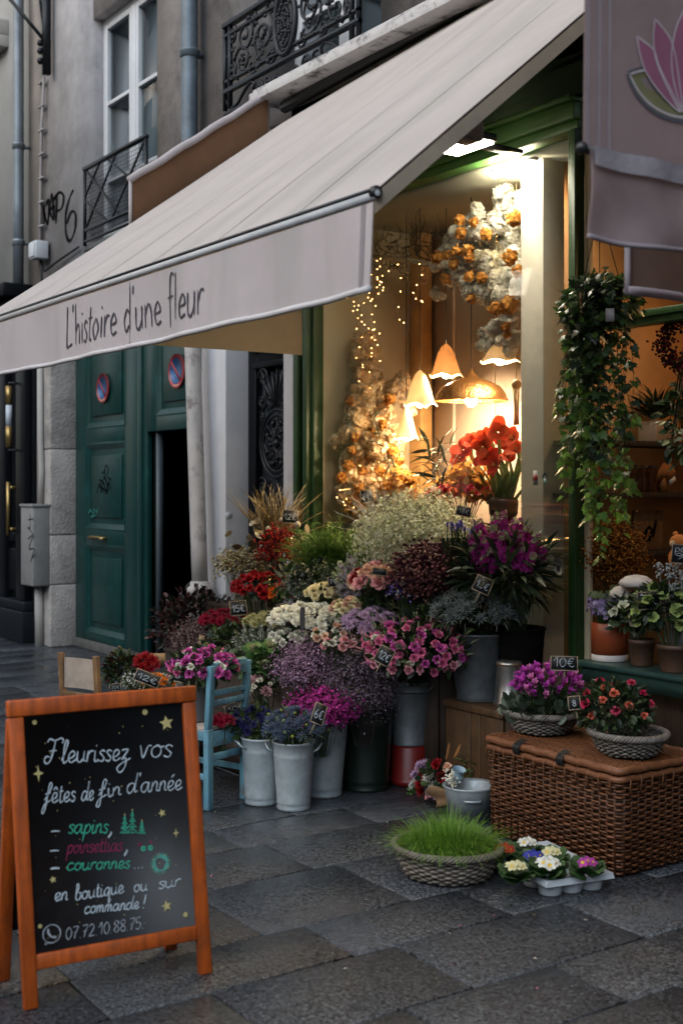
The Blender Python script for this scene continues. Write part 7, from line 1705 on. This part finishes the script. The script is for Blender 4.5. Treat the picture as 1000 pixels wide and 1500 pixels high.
for i in range(50):
    px = 878 + random.gauss(0, 40); L = random.choice((.35, .5, .7, .9, 1.1)) * random.uniform(.8, 1.1); yb = random.uniform(-.13, .11)
    a0 = hc + RT * ((px - 880) * k * .7) + FW * yb + Vector((0, 0, -.03)); sx = random.gauss(.0, .035); pts = []
    for u in np.linspace(0, 1, 14): pts.append(a0 + RT * (sx * u + .012 * math.sin(u * 9 + i)) + FW * (.015 * math.sin(u * 7 + i * 2)) + Vector((0, 0, .06 * math.sin(min(u * 6, 3.14)) - L * u)))
    s.tube(pts, .0018, 4, (.06, .07, .03), cap=False)
    m = int(L * 34); U = rng.uniform(.05, 1, m)
    Q = np.array([tuple(pts[min(12, int(u * 13))].lerp(pts[min(13, int(u * 13) + 1)], u * 13 % 1)) for u in U]); O = rng.normal(0, 1, (m, 3)) * (1, 1, .2); O /= np.linalg.norm(O, axis=1)[:, None]
    tipf = (U > .72)[:, None]; C = np.where(tipf, pal([(.20, .38, .05), (.15, .30, .05), (.09, .19, .04)], m), pal(PI_, m, .25))
    b.many(T_IVY, frames(Q + O * .012, O * .8 + np.array((0, 0, -.8)), .048 * rng.uniform(.5, 1.25, m), rng.normal(0, .3, m), O + np.array((.3, -.5, .6))), C)
b.build('leaves', mat('ivy_leaf', attr=True, rough=.35, var=.25, scale=40, transl=.3, spec=.5), iv_, smooth=True); s.build('vines', LEAF, iv_)

# ------------------------------------------------------------------ window display
rng = np.random.default_rng(55); random.seed(55)
YP = 5.08
M_SHADE = mat('paper_shade', (.80, .72, .55), .7, var=.06, scale=20, transl=.65)
BULB = emit('bulb_light', (1., .72, .42), 480.)
def pendant(label, px, py, w, h, Y, frill=0., m=None, glow=1., flare=.5):
    c = at(px, py, Y=Y); k = pxm(c); W, H = w * k / 2, h * k; t = thing('pendant_lamp', label, 'lamp', c, 'pendant lamps in the window display')
    b = MB(); n = 30
    def sh(u, v, o=0.):
        a = u * 2 * math.pi; r = W * float(np.interp(v, [0, .06, .3, .6, .85, 1], [.06, .26, .52, .72, .86, 1.05])); z = H * (.5 - v) + frill * W * .7 * (abs(math.sin(a * 2.5 + 1)) - .5) * v ** 4
        r *= 1 + .3 * frill * math.cos(a * 5 + 1) * v ** 3
        return (c.x + (r + o) * math.cos(a), c.y + (r + o) * math.sin(a), c.z + z)
    b.grid(lambda u, v: sh(u, v), n, 9); b.grid(lambda u, v: sh(1 - u, v, -.002), n, 9); b.build('lamp_shade', m or M_SHADE, t, smooth=True)
    b = MB(); b.tube([(c.x, c.y, c.z + H * .5), (c.x, c.y, 3.4195)], .003, 5); b.build('cord', M_BLACKPLASTIC, t)
    b = MB(); b.sphere((c.x, c.y, c.z - H * .42), .030 * glow, 8); b.build('bulb', BULB, t, smooth=True)
    return t
pendant('pale tan pendant lamp with frilled lit rim above the copper dome', 653, 527, 46, 48, 5.12, .28, mat('tan_shade', (.66, .47, .29), .6, transl=.6))
pendant('cream paper cone pendant lamp in the middle left of the copper dome', 615, 568, 46, 52, 5.0, .34)
pendant('small white flower shaped pendant lamp hanging lowest', 595, 620, 34, 46, 4.95, .22)
pendant('bell pendant lamp tucked under the white garland by the pillar', 732, 515, 56, 30, 5.0, .2, mat('pale_shade', (.55, .48, .38), .6, transl=.5))
c = at(690, 572, Y=5.06); k = pxm(c); t = thing('copper_pendant', 'wide hammered copper dome pendant lamp lit from below', 'lamp', c, 'pendant lamps in the window display')
b = MB(); pr = [(.004, 34), (5, 26), (12, 19), (28, 13), (42, 6), (50, -4), (53, -14)]; b.lathe([(r * k, z * k) for r, z in pr], c, 40); b.lathe([((r - .6) * k + .001, z * k - .002) for r, z in pr][::-1], c, 40)
b.build('lamp_shade', mat('hammered_copper', (.52, .27, .10), .34, metal=.9, var=.3, scale=30, bump=.9, bscale=70), t, smooth=True)
b = MB(); b.tube([(c.x + 53 * k * math.cos(a), c.y + 53 * k * math.sin(a), c.z - 14 * k) for a in np.linspace(0, 6.283, 41)[:-1]], .007, 6, closed=True); b.build('rim', MATS['hammered_copper'], t, smooth=True)
b = MB(); b.tube([(c.x, c.y, c.z + 34 * k), (c.x, c.y, 3.4195)], .004, 5); b.build('cord', M_BLACKPLASTIC, t); b = MB(); b.sphere((c.x, c.y, c.z - 15 * k), .036, 8); b.build('bulb', BULB, t, smooth=True)
q = at(756, 590, Y=5.0); b = MB()
for i in range(14): b.tube([(q.x + random.uniform(-.02, .02), q.y + random.uniform(-.02, .02), q.z + .1), (q.x + random.uniform(-.03, .03), q.y, q.z - .13)], .004, 4)
b.tube([(q.x, q.y, q.z + .1), (q.x, q.y, 3.4)], .003, 4); b.sphere((q.x, q.y, q.z + .11), .03, 6); tag(b.build('straw_tassel', mat('straw', (.42, .27, .12), .7, var=.2)), 'brown straw tassel hanging beside the pillar inside the window', 'tassel')
# white and amber garlands
def atw(px, py, Y):
    """a point behind the glass, kept in front of the left side wall of the display"""
    t_ = (px - 500) / FPX
    return at(px, py, Y=min(Y, 7.0 * (FW.y + RT.y * t_) / (-FW.x - RT.x * t_) - .06))
def puff(b, p, r, n, cols, s):
    P, D = ball((0, 0, 0), r, r, n, low=-.9); P = np.array(p) + P; b.many(T_FLORET, zframes(P, D + rng.normal(0, .3, D.shape), s * rng.uniform(.7, 1.3, len(P))), pal(cols, len(P), .1))
M_PUFF = mat('dried_petals', attr=True, rough=.8, var=.06, scale=30, transl=.45, spec=.2)
WH = [(.76, .74, .68), (.82, .81, .76), (.68, .66, .58)]; AMB = [(.55, .27, .06), (.62, .34, .10), (.48, .20, .04)]
def garland(label, pts, amber, Y, sz, WH=WH):
    c0 = at(pts[0][0], pts[0][1], Y=Y); t = thing('flower_garland', label, 'garland', c0); b = MB()
    for px, py, r in pts:
        c = atw(px, py, Y + random.uniform(-.05, .1)); k = pxm(c); R_ = r * k
        for _ in range(2): q_ = c + Vector((random.gauss(0, .3), random.gauss(0, .2), random.gauss(0, .3))) * R_; b.sphere(q_, R_ * .5, 6, random.choice(WH))
        for _ in range(6): puff(b, c + Vector((random.gauss(0, .45), random.gauss(0, .3), random.gauss(0, .45))) * R_, R_ * random.uniform(.5, .75), int(150 * (r / 20) ** 1.2), WH, sz * .8)
    b.build('white_puffs', M_PUFF, t)
    for px, py, r in amber:
        c = atw(px, py, Y - .10 + random.uniform(-.03, .02)); c = c + (Vector((0, 0, EYE)) - c).normalized() * .07; k = pxm(c)
        b = MB()
        P, D = dome((0, 0, 0), r * k * .8, r * k * .8, 60, -.9); b.many(T_ROUND, zframes(P, D + rng.normal(0, .35, D.shape), r * k * .62), pal(AMB, 60, .15)); b.sphere((0, 0, 0), r * k * .72, 6, (.4, .18, .04)); o = b.build('amber_bloom', M_PUFF, t, local=True); o.location = c - Vector(ORG[t.name])
    return t
garland('lit white and amber flower garland bursting from the top of the pillar', [(735, 285, 16), (742, 310, 20), (750, 335, 20), (725, 330, 14), (700, 315, 12), (690, 335, 18), (670, 345, 20), (655, 370, 18), (680, 380, 22), (705, 365, 22), (735, 365, 24), (750, 390, 22), (720, 400, 24), (690, 415, 20), (660, 405, 16), (645, 385, 12), (740, 425, 24), (715, 430, 18), (755, 440, 16), (640, 430, 9), (725, 480, 18), (745, 470, 16), (740, 350, 22), (752, 372, 22), (728, 383, 22), (742, 405, 22), (705, 345, 18), (712, 385, 20), (700, 425, 18), (755, 410, 20), (757, 305, 14), (675, 400, 18), (710, 498, 14), (735, 505, 18), (750, 495, 16)],
        [(673, 322, 9), (693, 325, 8), (674, 341, 9), (712, 343, 10), (640, 377, 10), (653, 374, 8), (668, 368, 9), (685, 366, 10), (664, 387, 9), (688, 377, 8), (652, 408, 9), (686, 405, 9), (705, 407, 9), (747, 378, 13), (758, 397, 10), (725, 452, 11), (745, 447, 15), (755, 320, 14), (741, 478, 8), (742, 490, 7), (690, 438, 8)], 4.93, .020)
garland('column of cream and amber dried flowers wound with fairy lights in the left window corner', [(533, 500, 15), (540, 525, 17), (530, 550, 16), (525, 575, 18), (545, 585, 18), (520, 605, 20), (545, 615, 22), (575, 570, 20), (590, 560, 12), (515, 635, 20), (540, 650, 22), (560, 640, 20), (520, 665, 20), (545, 680, 22), (565, 670, 20), (520, 695, 20), (545, 705, 22), (575, 695, 20), (515, 720, 16), (560, 720, 20), (600, 600, 10), (530, 520, 18), (535, 565, 22), (528, 600, 22), (552, 600, 22), (530, 650, 24), (555, 665, 24), (575, 650, 20), (530, 710, 24), (575, 715, 22), (562, 690, 22)],
        [(545, 568, 8), (512, 588, 8), (540, 586, 8), (525, 610, 8), (570, 585, 9), (520, 640, 9), (545, 630, 8), (560, 622, 8), (515, 660, 8), (540, 665, 9), (565, 655, 9), (575, 660, 9), (510, 682, 9), (530, 690, 9), (555, 690, 10), (580, 690, 10), (500, 700, 9), (525, 715, 10), (550, 715, 10), (575, 712, 12), (540, 730, 10), (600, 702, 10), (585, 675, 9)], 5.12, .021, [(.78, .62, .42), (.80, .70, .52), (.72, .52, .30)])  # palette warmed to put orange light into the cream puffs
# amber leaf mass at the foot
c = at(570, 725, Y=5.0); t = thing('amber_bouquet', 'glowing amber dried hydrangea heads at the foot of the flower column', 'dried flowers', (c.x, c.y, 1.361)); b = MB()
for px, py, r in ((555, 700, 24), (585, 705, 22), (540, 728, 22), (570, 735, 22), (600, 730, 18), (520, 738, 14), (690, 690, 26), (670, 705, 22), (705, 715, 22), (650, 715, 18)):
    q = atw(px, py, 4.95 + random.uniform(0, .2)); kk = pxm(q); P, D = ball(q, r * kk, r * kk * .8, 90); b.many(T_ROUND, frames(P, D + rng.normal(0, .6, D.shape), .05), pal([(.60, .33, .09), (.66, .42, .15), (.50, .24, .05)], len(P)))
b.build('dried_heads', M_PUFF, t)
b = MB()
for k in range(20): q = at(random.uniform(520, 600), random.uniform(690, 738), Y=4.93); d = Vector((random.gauss(0, 1), random.gauss(0, .5), random.gauss(.5, .6))).normalized(); b.tube([q, q + d * .06 + Vector((0, 0, .02)), q + d * .12], .002, 4)
b.build('gold_wire', mat('gold_wire', (.6, .35, .12), .3, metal=.8), t)
# fairy lights
FAIRY = emit('fairy_light', (1., .50, .15), 14.)
bme = MB(); bme.sphere((0, 0, 0), .0032, 4); FM = bme.mesh('fairy_bulb', FAIRY)
def fairy(label, paths, Y, every):
    c = at(*paths[0][0], Y=Y); t = thing('fairy_lights', label, 'string lights', c); w = MB()
    for pa in paths:
        P = crom(pa, 8); pts = [atw(p[0] + random.gauss(0, 1.5), p[1], Y + random.uniform(-.01, .01)) + Vector((.06, -.06, 0)) for p in P]; w.tube(pts, .0012, 4)
        for i in range(0, len(pts), every): inst('fairy_bulb', FM, t, pts[i] + RT * random.gauss(0, .02) + FW * random.gauss(0, .01))
    w.build('wire', mat('copper_wire', (.45, .25, .1), .4, metal=.7), t)
fairy('warm fairy lights draped over the left flower column', [[(556, 382), (552, 420), (545, 440), (530, 450), (525, 470), (532, 500), (530, 540), (545, 560)], [(518, 438), (522, 455), (535, 480), (552, 490), (548, 520), (540, 550), (550, 570)], [(548, 405), (558, 415), (563, 425), (550, 440), (550, 470), (553, 500), (555, 530)], [(525, 560), (545, 600), (520, 650), (540, 700), (505, 735), (500, 715)], [(575, 620), (590, 660), (560, 690), (530, 740), (500, 738)]], 4.96, 3)
fairy('sparse fairy light strands hanging below the bare branch', [[(588, 390), (590, 430), (588, 470), (592, 475)], [(612, 390), (615, 420), (610, 440), (618, 445)], [(560, 385), (565, 400), (558, 415)]], 4.94, 4)
# bare branch with glass baubles
c = at(590, 375, Y=5.0); t = thing('bare_branch', 'dark bare twig branch across the window top with pale stem', 'branch', c); b = MB()
b.tube([at(500, 372, Y=5.05), at(580, 378, Y=5.0), at(640, 388, Y=4.98), at(690, 380, Y=5.0)], [.012, .016, .018, .02], 8, (.36, .31, .22)); b.build('limb', SPRIG, t, smooth=True); b = MB()
for i in range(110):
    q = at(random.uniform(550, 650), random.uniform(340, 392), Y=random.uniform(4.95, 5.15)); d = Vector((random.gauss(0, 1), random.gauss(0, .6), random.gauss(.3, .7))).normalized(); m = q + d * .05 + Vector((random.gauss(0, .02), 0, random.gauss(0, .02))); b.tube([q, m, m + d * .05 + Vector((0, 0, .02))], [.0032, .0024, .0012], 4, (.05, .035, .022), cap=False)
for i in range(18): q = at(random.uniform(600, 625), random.uniform(310, 360), Y=5.0); b.tube([at(610, 375, Y=5.0), q, q + Vector((random.gauss(0, .03), 0, .03))], .002, 4, (.05, .04, .025), cap=False)
b.build('twigs', SPRIG, t)
GB = glass_mat('bauble_glass', (.93, .88, .78), 2.5, .03)
for px, py, r, lab in ((573, 388, 8, 'clear glass bauble hanging leftmost under the branch'), (595, 405, 6, 'small clear bauble hanging in the middle under the branch'), (621, 410, 6, 'amber tinged bauble below the branch end'), (703, 370, 12, 'large glass bauble set in the white garland'), (727, 368, 12, 'glass bauble nearest the pillar in the white garland')):
    c = at(px, py, Y=4.82); kk = pxm(c); t = thing('glass_bauble', lab, 'bauble', c); b = MB(); b.sphere(c, r * kk, 12); b.build('ball', GB, t, smooth=True); b = MB(); b.tube([c + Vector((0, 0, r * kk)), c + Vector((0, 0, r * kk + .012))], .006, 8); b.tube([c + Vector((0, 0, r * kk + .012)), c + Vector((0, 0, r * kk + .05))], .001, 3); b.build('cap', MATS['gold_wire'], t)
# amaryllis in a dark vase
c = at(737, 742, Y=4.95); t = thing('amaryllis_vase', 'dark ribbed vase holding red amaryllis in the window', 'vase', c); b = MB(); b.lathe([(.001, -.10), (.06, -.10), (.085, -.04), (.09, .03), (.08, .055), (.07, .05), (.001, .0)], c, 24); b.build('body', M_BLACKPLASTIC, t, smooth=True)
t = thing('amaryllis_bunch', 'red and orange amaryllis trumpets on thick pale green stalks by the pillar', 'flowers', c); b = MB()
for px, py, kd, s in ((728, 630, 'amaryllis', .125), (748, 640, 'amaryllis', .11), (712, 640, 'amaryllis', .10), (676, 655, 'amaryllis', .10), (690, 645, 'amaryllis', .10), (714, 668, 'amaryllis_dark', .12), (742, 665, 'amaryllis', .10), (704, 655, 'amaryllis', .10), (755, 655, 'amaryllis', .10), (668, 668, 'amaryllis', .09), (722, 680, 'amaryllis_dark', .10), (735, 648, 'amaryllis_dark', .08)):
    q = at(px, py, Y=4.9 + random.uniform(-.06, .06)); d = Vector((random.gauss(.2, .4), -.7, random.gauss(.25, .3))).normalized(); inst('bloom', HEADS[kd][random.randrange(3)], t, q - d * .04, face_dir(d, random.random() * 6), s * .66)
    b.tube([q - d * .05, q - d * .09 + Vector((0, 0, -.05)), (c.x + (q.x - c.x) * .35, c.y, c.z + .02)], [.008, .011, .013], 7, pal([(.22, .30, .12), (.28, .36, .17)], 1)[0])
for i in range(9): q = c + RT * random.uniform(-.05, .08); b.many(T_LONG, frames([q], [(random.gauss(.2, .25), -.1, 1)], [random.uniform(.2, .36)]), pal([(.07, .13, .05), (.12, .19, .07)], 1))
b.build('stalks', LEAF, t, smooth=True)
c = at(650, 690, Y=4.85); t = thing('dark_foliage', 'dark pointed leaves left of the amaryllis behind the glass', 'plant', (c.x, c.y, 1.365)); b = MB()
for i in range(46): q = at(random.uniform(628, 660), random.uniform(648, 710), Y=4.85 + random.uniform(-.05, .08)); b.many(T_LONG, frames([q], [RT * random.gauss(-.1, .8) + Vector((0, -.2, random.gauss(.3, .7)))], [random.uniform(.10, .17)]), pal([(.030, .036, .022), (.02, .026, .018), (.05, .055, .03)], 1))
for i in range(8): b.tube([at(random.uniform(632, 655), random.uniform(660, 700), Y=4.87), (c.x, c.y, 1.37)], .003, 4, (.05, .05, .03))
b.build('leaves', LEAF, t, smooth=True)
t, *_ = bunch('red_flower_pots', 'row of small dark red and orange flowers at the amaryllis foot', 674, 726, 56, 16, 4.82, [('crimson_mum', 9, .05), ('coral_rose', 7, .05), ('red_rose', 5, .05)], ([(.28, .09, .02), (.2, .06, .02)], 60, .05, T_ROUND), low=.0)
# climbing twig
b = MB(); b.tube([at(566, 735, Y=4.9), at(572, 690, Y=4.9), at(556, 640, Y=4.92), at(548, 612, Y=4.92)], .004, 5, (.06, .06, .04)); Q = [at(px, py, Y=4.9) for px, py in ((546, 615), (552, 628), (558, 640), (562, 655), (566, 670), (572, 680), (578, 690), (582, 680), (585, 700), (545, 635))]
b.many(T_LONG, frames(Q, [RT * random.gauss(0, .6) + Vector((0, 0, random.gauss(.4, .5))) for _ in Q], .11), pal([(.08, .10, .06), (.05, .07, .04)], 10)); tag(b.build('leafy_twig', LEAF), 'dark green leafy twig before the amber dried flowers', 'twig')

# ------------------------------------------------------------------ inside the entrance
rng = np.random.default_rng(71); random.seed(71)
XSW = -5.04
for z, lab in ((1.86, 'upper dark wooden wall shelf inside the entrance'), (1.57, 'middle dark wooden wall shelf with glass jars'), (1.24, 'lowest dark wooden wall shelf inside the entrance')):
    t = thing('wall_shelf', lab, 'shelf', (XSW + .12, 5.3, z)); b = MB(); b.bx(XSW + .002, XSW + .24, 4.85, 6.5, z - .03, z); b.build('board', M_DARKWOOD, t, bevel=.003)
    b = MB(); [b.bar((XSW + .01, y, z - .2), (XSW + .2, y, z - .035), .02, .02, (0, 1, 0)) for y in (5.0,)]; b.build('bracket', M_DARKWOOD, t); b = MB(); b.bar((XSW + .01, 6.2, z - .2), (XSW + .2, 6.2, z - .035), .02, .02, (0, 1, 0)); b.build('bracket', M_DARKWOOD, t)
XI = XSW + .14
c = at(963, 626, X=XI); t = thing('planter_box', 'pale square planter with dark foliage on the upper shelf', 'planter', (XI, c.y, 1.861)); b = MB(); b.bx(XI - .07, XI + .07, c.y - .09, c.y + .09, 1.861, 1.98); b.build('box', mat('dull_planter', (.30, .22, .15), .6), t, bevel=.006)
b = MB(); P, D = dome((XI, c.y, 1.99), .09, .14, 90, 0, shell=(.2, 1)); b.many(T_LONG, frames(P, D + (0, 0, .6), .13), pal(DARKGREENS, 90)); b.build('foliage', LEAF, t)
JG = glass_mat('jar_glass', (.75, .68, .58), 1.6, .05)
for i, px in enumerate((935, 945, 958)):
    c = at(px, 705, X=XI); t = thing('glass_jar', ('glass jar nearest the ivy on the middle shelf', 'glass jar between two others on the middle shelf', 'glass jar beside the orange ornament on the middle shelf')[i], 'jar', (XI - .02, c.y, 1.571), 'glass jars on the middle shelf'); b = MB(); b.lathe([(.001, .002), (.036, .002), (.038, .01), (.038, .11), (.03, .125), (.032, .14)], (XI - .02, c.y, 1.571), 20); b.build('glass', JG, t, smooth=True); b = MB(); b.lathe([(.034, .14), (.034, .155), (.001, .156)], (XI - .02, c.y, 1.571), 20); b.build('lid', M_DARKWOOD, t, smooth=True)
c = at(970, 695, X=XI + .04); t = thing('folded_ornament', 'orange pleated ornament with white tag on the middle shelf', 'ornament', (c.x, c.y, 1.571)); b = MB()
for k in range(7): b.tube([c + Vector((0, -.06 + .02 * k, -.03 - .004 * abs(k - 3))), c + Vector((.03, -.05 + .018 * k, .02)), c + Vector((.02, -.01 + .008 * k, .06))], [.012, .014, .008], 8, (.45, .17, .05))
b.tube([c + Vector((0, 0, -.02)), (c.x, c.y, 1.572)], [.02, .03], 8, (.25, .1, .03)); b.build('pleats', mat('orange_paper', attr=True, rough=.6, transl=.2), t, smooth=True); b = MB(); b.obox(c + Vector((.03, .05, -.035)), (.004, .055, .028), Matrix.Rotation(.5, 3, 'X')); b.build('tag', MATS['white_tag'], t)
c = at(948, 790, X=XI); t = thing('wooden_plaque', 'brown wooden plaque with dark silhouette on the lowest shelf', 'plaque', (XI, c.y, 1.241)); b = MB(); b.bx(XI - .01, XI + .01, c.y - .12, c.y + .12, 1.241, 1.47); b.build('board', M_WOOD, t, bevel=.004); b = MB(); ribbon(b, crom([(-.05, .06), (.0, .12), (.03, .08), (.06, .16)]), (XI + .0115, c.y, 1.25), (0, 1, 0), (0, 0, 1), .03); ribbon(b, crom([(.0, .12), (.01, .06), (-.02, .03)]), (XI + .0118, c.y, 1.25), (0, 1, 0), (0, 0, 1), .02); b.build('silhouette', M_BLACK, t)
spray('rust_bush', 'rust orange dried bushy flowers behind the hyacinths', 898, 812, 46, 46, 4.78, [(.30, .11, .015), (.38, .16, .03), (.20, .07, .012)], 3200, .007, (.12, .06, .02), clump=8, cr=.03, low=-.8, cat='dried flowers', T=T_BLOB)
# evergreen wreath and festive shrub at the entrance
c = at(1000, 500, Y=4.7); t = thing('berry_wreath', 'dark red berry wreath hanging under the green transom', 'wreath', c); b = MB(); n = 700; a = rng.random(n) * 6.28; k = pxm(c); r = 34 * k + rng.normal(0, .02, n); P = np.stack([c.x + r * np.cos(a), np.full(n, c.y) + rng.normal(0, .03, n), c.z + r * np.sin(a)], 1); b.many(T_BLOB, frames(P, rng.normal(size=(n, 3)), .009), pal([(.14, .012, .012), (.22, .02, .02), (.06, .01, .01), (.02, .02, .012)], n)); b.build('berries', PETAL, t)
b = MB(); b.tube([c + Vector((0, 0, 34 * k)), (c.x, c.y, 2.46)], .003, 4); b.build('string', M_BLACKPLASTIC, t)
c = at(985, 620, Y=4.75); k = pxm(c); t = thing('variegated_branch', 'evergreen branch with pale edged leaves at the entrance side', 'plant', c + Vector((.1, 0, .4))); b = MB(); P, D = ball(c + RT * 20 * k, 40 * k, 70 * k, 260); m = len(P); b.many(T_LEAF, frames(P, D + rng.normal(0, .6, (m, 3)), .055 * rng.uniform(.6, 1.2, m)), pal([(.03, .06, .02), (.02, .04, .016), (.35, .38, .22), (.05, .09, .03), (.02, .03, .015)], m)); b.build('leaves', LEAF, t, smooth=True)
b = MB(); [b.tube([c + Vector((.1, 0, .5)), P[i] * .5 + np.array(c) * .5, P[i]], .003, 4, (.05, .04, .02)) for i in range(30)]; b.build('twigs', LEAF, t)
# lamp of the entrance
lp = Vector((-3.75, 5.5, 3.1)); t = thing('entrance_lamp', 'warm pendant lamp inside the shop entrance', 'lamp', lp); b = MB(); b.lathe([(.02, .10), (.06, .08), (.16, -.04), (.155, -.045), (.05, .06)], lp, 24); b.build('lamp_shade', MATS['tan_shade'], t, smooth=True); b = MB(); b.sphere(lp, .04, 8); b.build('bulb', emit('entrance_bulb', (1., .60, .26), 230.), t); b = MB(); b.tube([lp + Vector((0, 0, .1)), (lp.x, lp.y, 3.459)], .004, 5); b.build('cord', M_BLACKPLASTIC, t)
